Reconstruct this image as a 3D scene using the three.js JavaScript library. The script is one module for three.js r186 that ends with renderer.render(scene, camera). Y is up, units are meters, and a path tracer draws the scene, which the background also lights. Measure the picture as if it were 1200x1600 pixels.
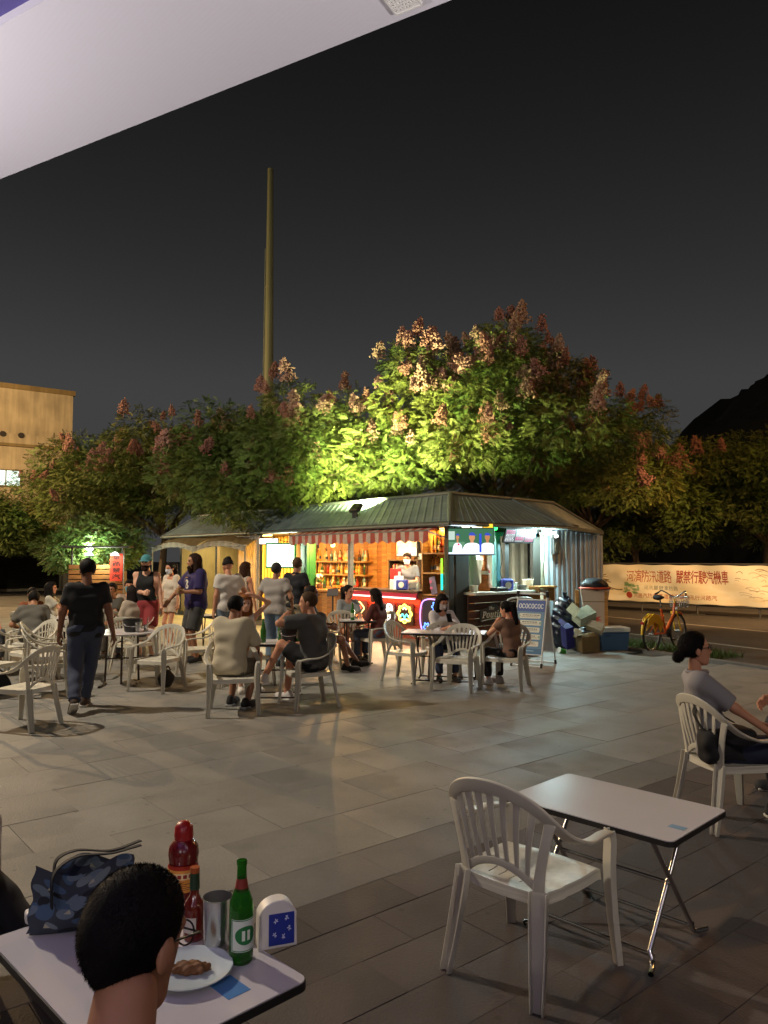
import * as THREE from 'three';
import { mergeGeometries } from 'three/addons/utils/BufferGeometryUtils.js';
import { RoundedBoxGeometry } from 'three/addons/geometries/RoundedBoxGeometry.js';
import { RectAreaLightUniformsLib } from 'three/addons/lights/RectAreaLightUniformsLib.js';

// ---------- camera, sky, moon, exposure ----------
const scene = new THREE.Scene();
const camera = new THREE.PerspectiveCamera(68, 0.75, 0.05, 400);
camera.position.set(0, 1.75, 0);
camera.rotation.set(Math.atan(70 / 1186), 0, 0);
const renderer = new THREE.WebGLRenderer({ antialias: true });
renderer.toneMapping = THREE.LinearToneMapping;
renderer.toneMappingExposure = 1.0;
renderer.shadowMap.enabled = true;
RectAreaLightUniformsLib.init();
{ // night sky over a city: a faint grey glow that is stronger towards the horizon
  const w = 256, h = 128, d = new Float32Array(w * h * 4), lump = (i, j) => { let s = 0; for (let k = 1; k < 6; k++) s += Math.sin(i / w * 6.2832 * k * 2 + k * k * 1.7 + Math.sin(j * 0.05 * k + k)) * Math.sin(j * 0.09 * k + 2.1 * k) / k; return 1 + 0.07 * s; };
  for (let j = 0; j < h; j++) {
    const el = ((j + 0.5) / h - 0.5) * 180, e = Math.max(0, el);
    const k = Math.min(0.05, 0.138 * Math.exp(-0.0815 * e));
    for (let i = 0; i < w; i++) { const q = k * lump(i, j); d.set([q * 1.0, q * 1.01, q * 1.0, 1], (j * w + i) * 4); }
  }
  const tex = new THREE.DataTexture(d, w, h, THREE.RGBAFormat, THREE.FloatType);
  tex.mapping = THREE.EquirectangularReflectionMapping; tex.magFilter = THREE.LinearFilter; tex.needsUpdate = true;
  scene.background = tex; scene.environment = tex;
}
const moon = new THREE.DirectionalLight(0xbfc8ff, 0.02);
moon.position.set(-20, 40, 20); moon.castShadow = true;
moon.shadow.camera.left = -30; moon.shadow.camera.right = 30; moon.shadow.camera.top = 30; moon.shadow.camera.bottom = -30; moon.shadow.camera.far = 120;
scene.add(moon);

// ---------- helpers ----------
const V = (x, y, z) => new THREE.Vector3(x, y, z);
function rngFrom(seed) { let a = seed >>> 0; return () => { a = (a + 0x6D2B79F5) >>> 0; let t = Math.imul(a ^ (a >>> 15), 1 | a); t = (t + Math.imul(t ^ (t >>> 7), 61 | t)) ^ t; return ((t ^ (t >>> 14)) >>> 0) / 4294967296; }; }
const rnd = rngFrom(7);
const R = (a, b) => a + (b - a) * rnd();
const lerp = (a, b, t) => a + (b - a) * t, clamp = (x, a, b) => Math.min(b, Math.max(a, x));
const std = (c, rough = 0.7, o = {}) => new THREE.MeshStandardMaterial({ color: c, roughness: rough, ...o });
const glow = (c, k, o = {}) => new THREE.MeshStandardMaterial({ color: 0x222222, emissive: c, emissiveIntensity: k, roughness: 0.5, ...o });
const facing = (dx, dd) => Math.atan2(dx, -dd);              // heading (x right, dd away from the viewer) -> rotation.y
const taken = {};
function numbered(n) { const k = taken[n] = (taken[n] ?? -1) + 1; return k ? n + '_' + String(k).padStart(3, '0') : n; }
function norm(g) {
  let q = g.index ? g.toNonIndexed() : g;
  if (q === g) q = g.clone();
  for (const k of Object.keys(q.attributes)) if (!['position', 'normal', 'uv'].includes(k)) q.deleteAttribute(k);
  if (!q.attributes.normal) q.computeVertexNormals();
  if (!q.attributes.uv) q.setAttribute('uv', new THREE.BufferAttribute(new Float32Array(q.attributes.position.count * 2), 2));
  q.morphAttributes = {}; q.groups = []; return q;
}
const merged = (gs) => (Array.isArray(gs) ? (gs.length === 1 ? gs[0] : mergeGeometries(gs.map(norm))) : gs);
function obj(name, gs, m, parent = scene) {
  const o = new THREE.Mesh(merged(gs), m); o.castShadow = o.receiveShadow = true;
  o.name = parent === scene ? numbered(name) : name; parent.add(o); return o;
}
function tag(o, label, category, group, kind) { if (label) o.userData.label = label; if (category) o.userData.category = category; if (group) o.userData.group = group; if (kind) o.userData.kind = kind; return o; }
function thing(name, label, category, p = [0, 0, 0], turn = 0, group) {
  const o = new THREE.Group(); o.name = numbered(name); scene.add(o); o.position.set(...p); o.rotation.y = turn; return tag(o, label, category, group);
}
function copyOf(o, p, turn, label, group) {
  const c = o.clone(); c.name = numbered(o.name.replace(/_\d{3}$/, '')); scene.add(c); c.position.set(...p); c.rotation.y = turn; c.userData = { ...o.userData };
  if (label) c.userData.label = label; if (group) c.userData.group = group; return c;
}
const mv = (g, x = 0, y = 0, z = 0, rx = 0, ry = 0, rz = 0) => { if (rx || ry || rz) g.applyMatrix4(new THREE.Matrix4().makeRotationFromEuler(new THREE.Euler(rx, ry, rz))); return g.translate(x, y, z); };
const box = (w, h, d, x = 0, y = 0, z = 0, rx = 0, ry = 0, rz = 0) => mv(new THREE.BoxGeometry(w, h, d), x, y, z, rx, ry, rz);
const rbox = (w, h, d, r, x = 0, y = 0, z = 0, rx = 0, ry = 0, rz = 0, s = 2) => mv(new RoundedBoxGeometry(w, h, d, s, r), x, y, z, rx, ry, rz);
const span = (x0, x1, y0, y1, z0, z1) => box(x1 - x0, y1 - y0, z1 - z0, (x0 + x1) / 2, (y0 + y1) / 2, (z0 + z1) / 2);
const cyl = (r1, r2, h, x = 0, y = 0, z = 0, s = 20, rx = 0, ry = 0, rz = 0) => mv(new THREE.CylinderGeometry(r1, r2, h, s), x, y, z, rx, ry, rz);
const ball = (r, x = 0, y = 0, z = 0, sx = 1, sy = 1, sz = 1, n = 14) => new THREE.SphereGeometry(r, n, Math.ceil(n * 0.7)).scale(sx, sy, sz).translate(x, y, z);
const lathe = (pts, s = 24) => new THREE.LatheGeometry(pts.map(([x, y]) => new THREE.Vector2(x, y)), s);
function bar(a, b, r, r2 = r, s = 8) {
  const A = V(...a), B = V(...b), d = B.clone().sub(A), g = new THREE.CylinderGeometry(r2, r, d.length(), s);
  g.applyQuaternion(new THREE.Quaternion().setFromUnitVectors(V(0, 1, 0), d.clone().normalize()));
  return g.translate((A.x + B.x) / 2, (A.y + B.y) / 2, (A.z + B.z) / 2);
}
const pipe = (pts, r, n = 24, s = 8, closed = false) => new THREE.TubeGeometry(new THREE.CatmullRomCurve3(pts.map((p) => V(...p)), closed, 'centripetal'), n, r, s, closed);
function triUV(g, s = 1, ox = 0, oy = 0) {                   // uv in metres, taken from the object's own axes
  const q = norm(g), p = q.attributes.position, n = q.attributes.normal, u = q.attributes.uv;
  for (let i = 0; i < p.count; i++) {
    const ax = Math.abs(n.getX(i)), ay = Math.abs(n.getY(i)), az = Math.abs(n.getZ(i));
    const [a, b] = ay >= ax && ay >= az ? [p.getX(i), p.getZ(i)] : ax >= az ? [p.getZ(i), p.getY(i)] : [p.getX(i), p.getY(i)];
    u.setXY(i, a * s + ox, b * s + oy);
  }
  return q;
}
function extr(pts, depth, bevel = 0) {
  const s = new THREE.Shape(pts.map(([x, y]) => new THREE.Vector2(x, y)));
  return new THREE.ExtrudeGeometry(s, { depth, bevelEnabled: bevel > 0, bevelSize: bevel, bevelThickness: bevel, bevelSegments: 2, curveSegments: 8 });
}
function sheet(nu, nv, f, closed = false) {                  // grid surface: f(u, v) -> [x, y, z]
  const p = [], uv = [], idx = [];
  for (let j = 0; j <= nv; j++) for (let i = 0; i <= nu; i++) { p.push(...f(i / nu, j / nv)); uv.push(i / nu, j / nv); }
  for (let j = 0; j < nv; j++) for (let i = 0; i < nu; i++) { const a = j * (nu + 1) + i, b = a + 1, c = a + nu + 1, d = c + 1; idx.push(a, b, d, a, d, c); }
  const g = new THREE.BufferGeometry();
  g.setAttribute('position', new THREE.Float32BufferAttribute(p, 3)); g.setAttribute('uv', new THREE.Float32BufferAttribute(uv, 2)); g.setIndex(idx); g.computeVertexNormals(); return g;
}
// swept ribbon: pts, across directions, widths and thicknesses -> rounded-rectangle bar
function ribbon(pts, dirs, ws, ts, n = 24) {
  const curve = new THREE.CatmullRomCurve3(pts.map((p) => V(...p)), false, 'centripetal'), k = pts.length - 1, rings = [], m = 8;
  const at = (arr, t) => { const f = Math.min(t * k, k - 1e-6), i = Math.floor(f); return typeof arr === 'number' ? arr : lerp(arr[i], arr[i + 1], f - i); };
  for (let i = 0; i <= n; i++) {
    const t = i / n, c = curve.getPoint(t), T = curve.getTangent(t), f = Math.min(t * k, k - 1e-6), q = Math.floor(f);
    const w = V(...dirs[q]).lerp(V(...dirs[q + 1]), f - q); w.addScaledVector(T, -w.dot(T)).normalize();
    const h = T.clone().cross(w), a = at(ws, t) / 2, b = at(ts, t) / 2, r = Math.min(a, b) * 0.55;
    const ring = [[a, b - r], [a - r, b], [-a + r, b], [-a, b - r], [-a, -b + r], [-a + r, -b], [a - r, -b], [a, -b + r]];
    rings.push(ring.map(([x, y]) => c.clone().addScaledVector(w, x).addScaledVector(h, y)));
  }
  const p = [], idx = [];
  for (const r of rings) for (const v of r) p.push(v.x, v.y, v.z);
  for (let i = 0; i < n; i++) for (let j = 0; j < m; j++) { const a = i * m + j, b = i * m + (j + 1) % m; idx.push(a, b, b + m, a, b + m, a + m); }
  for (const [s, e] of [[0, 1], [n, -1]]) for (let j = 1; j < m - 1; j++) { const a = s * m; e > 0 ? idx.push(a, a + j + 1, a + j) : idx.push(a, a + j, a + j + 1); }
  const g = new THREE.BufferGeometry(); g.setAttribute('position', new THREE.Float32BufferAttribute(p, 3)); g.setIndex(idx); g.computeVertexNormals(); return g;
}
// ---------- textures ----------
function hash2(x, y, s) { let h = Math.imul(x, 374761393) + Math.imul(y, 668265263) + Math.imul(s, 1442695041) | 0; h = Math.imul(h ^ (h >>> 13), 1274126177); return ((h ^ (h >>> 16)) >>> 0) / 4294967296; }
function vnoise(x, y, per, s) {                              // tileable value noise
  const xi = Math.floor(x), yi = Math.floor(y), fx = x - xi, fy = y - yi, u = fx * fx * (3 - 2 * fx), v = fy * fy * (3 - 2 * fy), w = (a) => ((a % per) + per) % per;
  const a = hash2(w(xi), w(yi), s), b = hash2(w(xi + 1), w(yi), s), c = hash2(w(xi), w(yi + 1), s), d = hash2(w(xi + 1), w(yi + 1), s);
  return lerp(lerp(a, b, u), lerp(c, d, u), v);
}
function fbm(x, y, per, s, oct = 4) { let r = 0, a = 0.5, t = 0; for (let o = 0; o < oct; o++) { r += a * vnoise(x, y, per, s + o); t += a; a *= 0.55; x *= 2; y *= 2; per *= 2; } return r / t; }
function dataTex(n, f, srgb = true, rep = 1) {
  const d = new Uint8Array(n * n * 4);
  for (let j = 0; j < n; j++) for (let i = 0; i < n; i++) { const c = f(i / n, j / n); const [r, g, b] = typeof c === 'number' ? [c, c, c] : c; d.set([clamp(r, 0, 1) * 255, clamp(g, 0, 1) * 255, clamp(b, 0, 1) * 255, 255], (j * n + i) * 4); }
  const t = new THREE.DataTexture(d, n, n); t.wrapS = t.wrapT = THREE.RepeatWrapping; t.magFilter = THREE.LinearFilter; t.minFilter = THREE.LinearMipmapLinearFilter; t.generateMipmaps = true;
  if (srgb) t.colorSpace = THREE.SRGBColorSpace; t.repeat.set(rep, rep); t.needsUpdate = true; return t;
}
function canvasTex(w, h, draw) {
  const c = document.createElement('canvas'); c.width = w; c.height = h; const g = c.getContext('2d'); draw(g, w, h);
  const t = new THREE.CanvasTexture(c); t.colorSpace = THREE.SRGBColorSpace; t.needsUpdate = true; return t;
}
const stoneMap = dataTex(512, (u, v) => { const a = fbm(u * 6, v * 6, 6, 11, 5), s = hash2(Math.floor(u * 512), Math.floor(v * 512), 3), st = fbm(u * 3, v * 3, 3, 57, 3); const gum = hash2(Math.floor(u * 34), Math.floor(v * 34), 77) > 0.985 && Math.hypot((u * 34) % 1 - 0.5, (v * 34) % 1 - 0.5) < 0.28 ? 0.12 : 0; const k = 0.8 + 0.16 * a + 0.1 * (s - 0.5) - (st > 0.6 ? Math.min(0.08, (st - 0.6) * 0.8) : 0) - gum; return [k, k * 0.985, k * 0.96]; });
const stoneRough = dataTex(256, (u, v) => 0.5 + 0.3 * fbm(u * 5, v * 5, 5, 71, 4), false);
const stoneBump = dataTex(512, (u, v) => 0.6 * fbm(u * 9, v * 9, 9, 31, 4) + 0.4 * hash2(Math.floor(u * 256), Math.floor(v * 256), 8), false);
const grain = dataTex(512, (u, v) => { const w = fbm(u * 3, v * 24, 3, 19, 3), l = vnoise(u * 4 + w * 2, v * 90, 90, 23); const k = 0.62 + 0.26 * w + 0.2 * l; return [k, k * 0.96, k * 0.9]; });
const cloudy = dataTex(256, (u, v) => 0.74 + 0.3 * fbm(u * 4, v * 4, 4, 91, 5));
const grimy = dataTex(512, (u, v) => { const a = fbm(u * 5, v * 5, 5, 41, 5), st = fbm(u * 40, v * 3, 40, 43, 2); const k = 0.7 + 0.22 * a + 0.16 * st; return [k, k * 0.99, k * 0.96]; });
const asphaltMap = dataTex(512, (u, v) => 0.6 + 0.3 * fbm(u * 5, v * 5, 5, 61, 4) + 0.3 * (hash2(Math.floor(u * 512), Math.floor(v * 512), 5) - 0.5));
const fabricBump = dataTex(256, (u, v) => 0.5 + 0.25 * Math.sin(u * 402) * Math.sin(v * 402) + 0.25 * fbm(u * 8, v * 8, 8, 3, 3), false);
const wood = (c, r = 0.65) => std(c, r, { map: grain });

// ---------- street lamps, the stall's own lamp and other lights that stand on their own ----------
function streetLamp(x, d, h, armTo, color, power, label) {
  const t = thing('street_lamp', label, 'street lamp', [x, 0, -d], facing(...armTo), 'street lamps round the square');
  const m = std(0x6d7072, 0.5, { metalness: 0.6 });
  obj('pole', [cyl(0.05, 0.09, h, 0, h / 2, 0), cyl(0.16, 0.18, 0.3, 0, 0.15, 0)], m, t);
  obj('arm', pipe([[0, h - 0.15, 0], [0, h + 0.25, 0.35], [0, h + 0.35, 1.3]], 0.035), m, t);
  obj('lamp_head', rbox(0.28, 0.1, 0.62, 0.04, 0, h + 0.36, 1.55), m, t);
  obj('lens', box(0.2, 0.02, 0.45, 0, h + 0.303, 1.55), glow(color, 6), t);
  const l = new THREE.PointLight(color, power); l.position.set(0, h + 0.2, 1.55); l.shadow.radius = 6; l.castShadow = true; t.add(l);
}
streetLamp(-20.5, 27, 8.5, [0.3, -1], 0xffd298, 760, 'tall steel street lamp standing in front of the beige building');
streetLamp(14.5, 17, 8, [-1, 0.4], 0xffb870, 130, 'tall steel street lamp at the road beside the long banner');
streetLamp(-9.5, 8.5, 7.5, [1, 0.3], 0xfff0da, 235, 'tall steel street lamp at the side of the white chairs');
streetLamp(5.5, -6, 7.5, [-0.4, 1], 0xfff0e4, 60, 'tall steel street lamp behind the stall canopy');
{ // flood lamp on a mast that lights the banner across the road
  const t = thing('flood_mast', 'steel mast with flood lamp aimed at the long roadside banner', 'flood lamp', [11.2, 0, -13.2], facing(-0.2, 1)), m = std(0x6d7072, 0.5, { metalness: 0.6 });
  obj('mast', [cyl(0.05, 0.08, 6, 0, 3, 0), cyl(0.15, 0.17, 0.3, 0, 0.15, 0)], m, t); obj('housing', rbox(0.4, 0.3, 0.12, 0.03, 0, 6.05, 0.08, 0.4), m, t); obj('lens', box(0.34, 0.24, 0.01, 0, 6.02, 0.15, 0.4), glow(0xffb060, 6), t);
  const l = new THREE.SpotLight(0xffc88c, 700, 0, 0.46, 0.5); l.position.set(0, 6.0, 0.22); l.target.position.set(0, 0.6, 10.5); l.shadow.radius = 5; l.castShadow = true; t.add(l, l.target);
}
// ---------- the square: stone slabs laid at the same angle as the bar hut ----------
const EU = [0.77, 0.64], EV = [-0.64, 0.77], PLAZA = Math.atan2(0.64, 0.77);   // slab axes in (x, depth)
const toUV = (x, d) => [x * EU[0] + d * EU[1], x * EV[0] + d * EV[1]];
const fromUV = (u, v) => [u * EU[0] + v * EV[0], u * EU[1] + v * EV[1]];
const earth = obj('ground', triUV(box(400, 0.5, 400, 0, -0.285, -60), 0.5), std(0x66645e, 0.95, { map: cloudy })); tag(earth, 'dark earth bed under the paving', 'ground', null, 'structure');
const plaza = new THREE.Group(); plaza.name = 'paved_square'; scene.add(plaza); tag(plaza, 'square paved with grey stone slabs', 'pavement', null, 'structure');
const slabMats = [0x8f8e8a, 0x8d8c88, 0x91908c, 0x8b8a86].map((c) => std(c, 1.0, { map: stoneMap, roughnessMap: stoneRough, bumpMap: stoneBump, bumpScale: 0.0025 }));
const bandMats = [0x7a7876, 0x777573].map((c) => std(c, 1.1, { map: stoneMap, roughnessMap: stoneRough, bumpMap: stoneBump, bumpScale: 0.0025 }));
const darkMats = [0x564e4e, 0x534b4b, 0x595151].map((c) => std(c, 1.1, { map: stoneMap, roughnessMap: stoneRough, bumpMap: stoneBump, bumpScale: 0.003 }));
function slabGeo(w, d, i) {
  const c = 0.002, h = 0.035, g = extr([[-w / 2 + c, -d / 2 + c], [w / 2 - c, -d / 2 + c], [w / 2 - c, d / 2 - c], [-w / 2 + c, d / 2 - c]], h - c * 2, c); g.rotateX(-Math.PI / 2); g.translate(0, -h + c, 0);
  const q = norm(g); return triUV(q, 0.55, i * 0.371, i * 0.577);
}
const geoBy = {}; for (const [k, w, d] of [['slab', 0.898, 0.598], ['band', 0.798, 0.388], ['tile', 0.598, 0.298]]) geoBy[k] = [0, 1, 2, 3, 4].map((i) => slabGeo(w, d, i));
const pieces = [];
{
  const inView = (x, d) => d > -2.6 && Math.abs(x) < d * 0.56 + 2.6;
  const roadSide = (x, d) => (x - 4.75) * 0.88 + (d - 14.6) * 0.47;              // > 0 beyond the edge of the square
  const lay = (kind, u, v, mats) => { const [x, d] = fromUV(u, v); if (!inView(x, d) || d > 27 || x < -15 || roadSide(x, d) > -0.3) return; pieces.push({ kind, x, d, m: mats[Math.floor(rnd() * mats.length)], i: Math.floor(rnd() * 5), flip: rnd() < 0.5, key: Math.hypot(x, d - 1.5) + (d < 1.55 ? 40 : 0) }); };
  for (let r = 0; r < 50; r++) for (let c = -40; c < 44; c++) lay('slab', c * 0.9 + (r % 2) * 0.45, 3.66 + 0.3 + r * 0.6, slabMats);
  for (let c = -14; c < 16; c++) lay('band', c * 0.8, 3.465, bandMats);
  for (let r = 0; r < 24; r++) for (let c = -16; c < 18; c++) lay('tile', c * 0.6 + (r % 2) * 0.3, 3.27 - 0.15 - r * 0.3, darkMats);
  pieces.sort((a, b) => a.key - b.key);
  const far = {};
  pieces.forEach((p, k) => {
    const turn = PLAZA + (p.flip ? Math.PI : 0), y = (hash2(k, 3, 9) - 0.5) * 0.003;
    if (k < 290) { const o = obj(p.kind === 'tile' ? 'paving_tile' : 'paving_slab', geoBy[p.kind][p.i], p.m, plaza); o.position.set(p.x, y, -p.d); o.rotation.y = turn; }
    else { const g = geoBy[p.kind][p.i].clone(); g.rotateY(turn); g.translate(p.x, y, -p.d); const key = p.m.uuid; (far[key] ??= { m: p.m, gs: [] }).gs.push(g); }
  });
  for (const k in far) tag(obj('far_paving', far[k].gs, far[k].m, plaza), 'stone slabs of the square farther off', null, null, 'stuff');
}
// ---------- road, verge and their markings ----------
const RD = [0.47, -0.88], RN = [0.88, 0.47];                                     // along the road towards the viewer, and across it (x, depth)
const onRoad = (a, n) => [4.75 + RD[0] * a + RN[0] * n, 14.6 + RD[1] * a + RN[1] * n];
const roadTurn = -Math.atan2(0.88, 0.47);                                         // box x axis along the road
const asphalt = std(0x4a4640, 0.75, { map: asphaltMap, bumpMap: asphaltMap, bumpScale: 0.004 });
function strip(name, a0, a1, n0, n1, y0, y1, m, parent) { const [x, d] = onRoad((a0 + a1) / 2, (n0 + n1) / 2); const o = obj(name, triUV(box(a1 - a0, y1 - y0, n1 - n0, 0, (y0 + y1) / 2, 0), 0.4), m, parent); o.position.set(x, 0, -d); o.rotation.y = roadTurn; return o; }
tag(strip('road', -60, 26, 0, 9, -0.06, -0.02, asphalt), 'dark asphalt road running past the square', 'road', null, 'structure');
for (let k = 0; k < 13; k++) tag(strip('kerb_stone', -1.6 + k, -1.6 + k + 0.985, -0.18, -0.02, -0.06, 0.03 + (k % 3) * 0.002, bandMats[k % 2]), 'low grey kerb stone between the square and the road', 'kerb', 'kerb stones along the road', 'structure');
for (const [n, a] of [[2.2, -40], [5.4, -40]]) tag(strip('road_line', a, 20, n, n + 0.1, -0.02, -0.0155, std(0x9d978a, 0.8, { map: cloudy })), n < 3 ? 'worn white edge line painted on the road' : 'worn white line painted along the middle of the road', 'road marking', null, 'structure');
{ // grass tuft at the kerb where the bicycle stands
  const blades = [], b = sheet(1, 3, (u, v) => [(u - 0.5) * 0.012 * (1 - v), v * 0.1, v * v * 0.05]);
  const im = new THREE.InstancedMesh(b, std(0x55601c, 0.8, { side: THREE.DoubleSide }), 3200); im.name = 'verge_grass';
  const m4 = new THREE.Matrix4(), e = new THREE.Euler(), q = new THREE.Quaternion();
  for (let i = 0; i < 3200; i++) { const [x, d] = onRoad(R(-1.9, 1.7), R(0.12, 0.95)); e.set(R(-0.5, 0.5), R(0, 6.28), R(-0.5, 0.5)); const s = R(0.6, 1.7); m4.compose(V(x, -0.03, -d), q.setFromEuler(e), V(s, s, s)); im.setMatrixAt(i, m4); im.setColorAt(i, new THREE.Color().setHSL(R(0.16, 0.24), 0.5, R(0.35, 0.6))); }
  tag(im, 'short tufts of yellow green grass at the kerb', 'grass', null, 'stuff'); scene.add(im);
}
// ---------- long banner on a low rail beyond the road; the characters are drawn stroke by stroke ----------
const GLYPH = { // strokes on a 0..10 grid
  he: [[1, 1, 2, 2], [0.5, 4, 1.5, 5], [0.3, 9, 2, 6.5], [3, 1.5, 9.5, 1.5], [8.5, 1.5, 8.5, 9, 7.3, 9], [4, 4, 6.5, 4, 6.5, 7, 4, 7, 4, 4]],
  bin: [[1, 1, 2, 2], [0.5, 4, 1.5, 5], [0.3, 9, 2, 6.5], [6, 0.3, 6, 1.4], [3, 2.5, 3, 1.6, 9.5, 1.6, 9.5, 2.5], [4, 3.3, 8.5, 3.3], [6, 3.3, 5, 4.8], [4, 4.8, 9, 4.8, 9, 8, 4, 8, 4, 4.8], [4, 6.4, 9, 6.4], [4.5, 8, 3, 9.6], [8, 8, 9.6, 9.6]],
  fang: [[0.8, 1, 0.8, 9.6], [0.8, 1, 2.8, 1, 1.8, 3.4, 2.9, 5, 1.2, 6], [6.2, 0.4, 6.6, 1.6], [3.6, 2.4, 9.7, 2.4], [5.4, 2.4, 5, 6, 3.6, 9.5], [5.2, 4.8, 8.8, 4.8, 8.5, 9, 7, 9]],
  xun: [[1, 1, 2, 2], [0.5, 4, 1.5, 5], [0.3, 9, 2, 6.5], [3.2, 1.4, 8, 1.4, 7.8, 6, 9.7, 9.4, 9.8, 7.6], [5.2, 1.4, 5.2, 9.6], [3.2, 5, 7.2, 5]],
  dao: [[1, 1, 2, 2], [0.5, 3.8, 2, 3.8, 1.2, 7.5], [0.4, 9, 2, 8, 5, 9.4, 9.8, 9.4], [5, 0.4, 5.6, 1.4], [8.2, 0.4, 7.4, 1.4], [3, 1.9, 9.8, 1.9], [6.2, 1.9, 6, 3.2], [4.4, 3.2, 8.6, 3.2, 8.6, 7.8, 4.4, 7.8, 4.4, 3.2], [4.4, 4.7, 8.6, 4.7], [4.4, 6.2, 8.6, 6.2]],
  lu: [[0.8, 1, 3.6, 1, 3.6, 3.8, 0.8, 3.8, 0.8, 1], [2.2, 3.8, 2.2, 8.6], [2.2, 6, 3.8, 6], [0.9, 5.4, 0.9, 9], [0.3, 9.2, 4, 8.4], [6.4, 0.6, 4.6, 4], [6.2, 1.6, 8.8, 1.6, 6.6, 4.4, 4.4, 5.8], [6, 3, 9.8, 5.6], [5.6, 6.3, 9, 6.3, 9, 9.5, 5.6, 9.5, 5.6, 6.3]],
  yan: [[1, 0.5, 4, 0.5, 4, 2, 1, 2, 1, 0.5], [6, 0.5, 9, 0.5, 9, 2, 6, 2, 6, 0.5], [0.8, 3, 9.5, 3], [1.4, 3, 0.6, 9.6], [2, 4.5, 5.5, 4.5], [2.4, 4.5, 2.4, 9], [5, 4.5, 5, 9.7], [2.4, 6, 5, 6], [2.4, 7.4, 5, 7.4], [1.8, 9, 5.6, 8.6], [7, 3.6, 6, 6], [6.6, 5, 9.8, 5], [8.8, 5, 6, 9.6], [6.8, 6, 9.8, 9.6]],
  jin: [[0.6, 1.6, 4.6, 1.6], [2.6, 0.3, 2.6, 4.6], [2.5, 2, 0.5, 4.2], [2.8, 2, 4.6, 4], [5.4, 1.6, 9.6, 1.6], [7.5, 0.3, 7.5, 4.6], [7.3, 2, 5.4, 4.2], [7.7, 2, 9.6, 4], [2, 5.2, 8, 5.2], [0.6, 6.6, 9.5, 6.6], [5, 6.6, 5, 9.6, 4, 9.2], [3, 7.6, 1.4, 9.3], [7, 7.6, 8.6, 9.3]],
  xing: [[3, 0.5, 0.6, 3], [3.4, 2.8, 0.4, 6], [2.2, 4.6, 2.2, 9.7], [4.6, 1.6, 9.4, 1.6], [4, 4.2, 9.8, 4.2], [7.4, 4.2, 7.4, 9.2, 6, 8.8]],
  shi: [[0.8, 0.8, 0.8, 6], [0.8, 0.8, 4.2, 0.8], [2.6, 0.8, 2.6, 6], [0.8, 2.6, 4, 2.6], [0.8, 4.3, 4, 4.3], [0.8, 6, 4.3, 6, 4, 9.5, 3, 9.4], [0.6, 7.2, 0.4, 9], [1.6, 7.2, 1.8, 8.6], [2.6, 7, 3, 8.4], [5.4, 1.6, 9.4, 1.6, 9.4, 5, 5.4, 5, 5.4, 1.6], [5.4, 3.3, 9.4, 3.3], [7.4, 0.4, 7.3, 6, 5.2, 9.6], [5.6, 6.4, 9.8, 9.6]],
  qi: [[1, 1, 2, 2], [0.5, 4, 1.5, 5], [0.3, 9, 2, 6.5], [4.4, 0.4, 3, 3], [4, 1.8, 9.4, 1.8], [4, 3.6, 8.8, 3.6], [3.4, 5.4, 8, 5.4, 8.3, 9, 9.8, 9.2, 9.8, 7.6]],
  ji: [[0.4, 2.6, 3.2, 2.6], [1.9, 0.4, 1.9, 9.7], [1.8, 3.6, 0.3, 6.4], [2.2, 4, 3.2, 5.4], [5, 0.6, 4, 2.2, 5.2, 2.4, 3.9, 4.2, 5.6, 4], [8.6, 0.6, 7.8, 2.2, 9, 2.4, 7.7, 4.2, 9.6, 4], [3.6, 5.2, 9.8, 5.2], [6.4, 0.4, 7, 6, 9.8, 9.6], [5, 5.2, 3.6, 9.6], [8.8, 6, 6, 9.4]],
  che: [[1.4, 1.4, 8.6, 1.4], [2, 2.8, 8, 2.8, 8, 6.4, 2, 6.4, 2, 2.8], [2, 4.6, 8, 4.6], [0.6, 8, 9.4, 8], [5, 0.3, 5, 9.8]],
};
function glyph(g, strokes, x, y, s, w) { g.lineWidth = w; g.lineCap = 'round'; g.lineJoin = 'round'; for (const st of strokes) { g.beginPath(); for (let i = 0; i < st.length; i += 2) g.lineTo(x + st[i] * s / 10, y + st[i + 1] * s / 10); g.stroke(); } }
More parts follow.
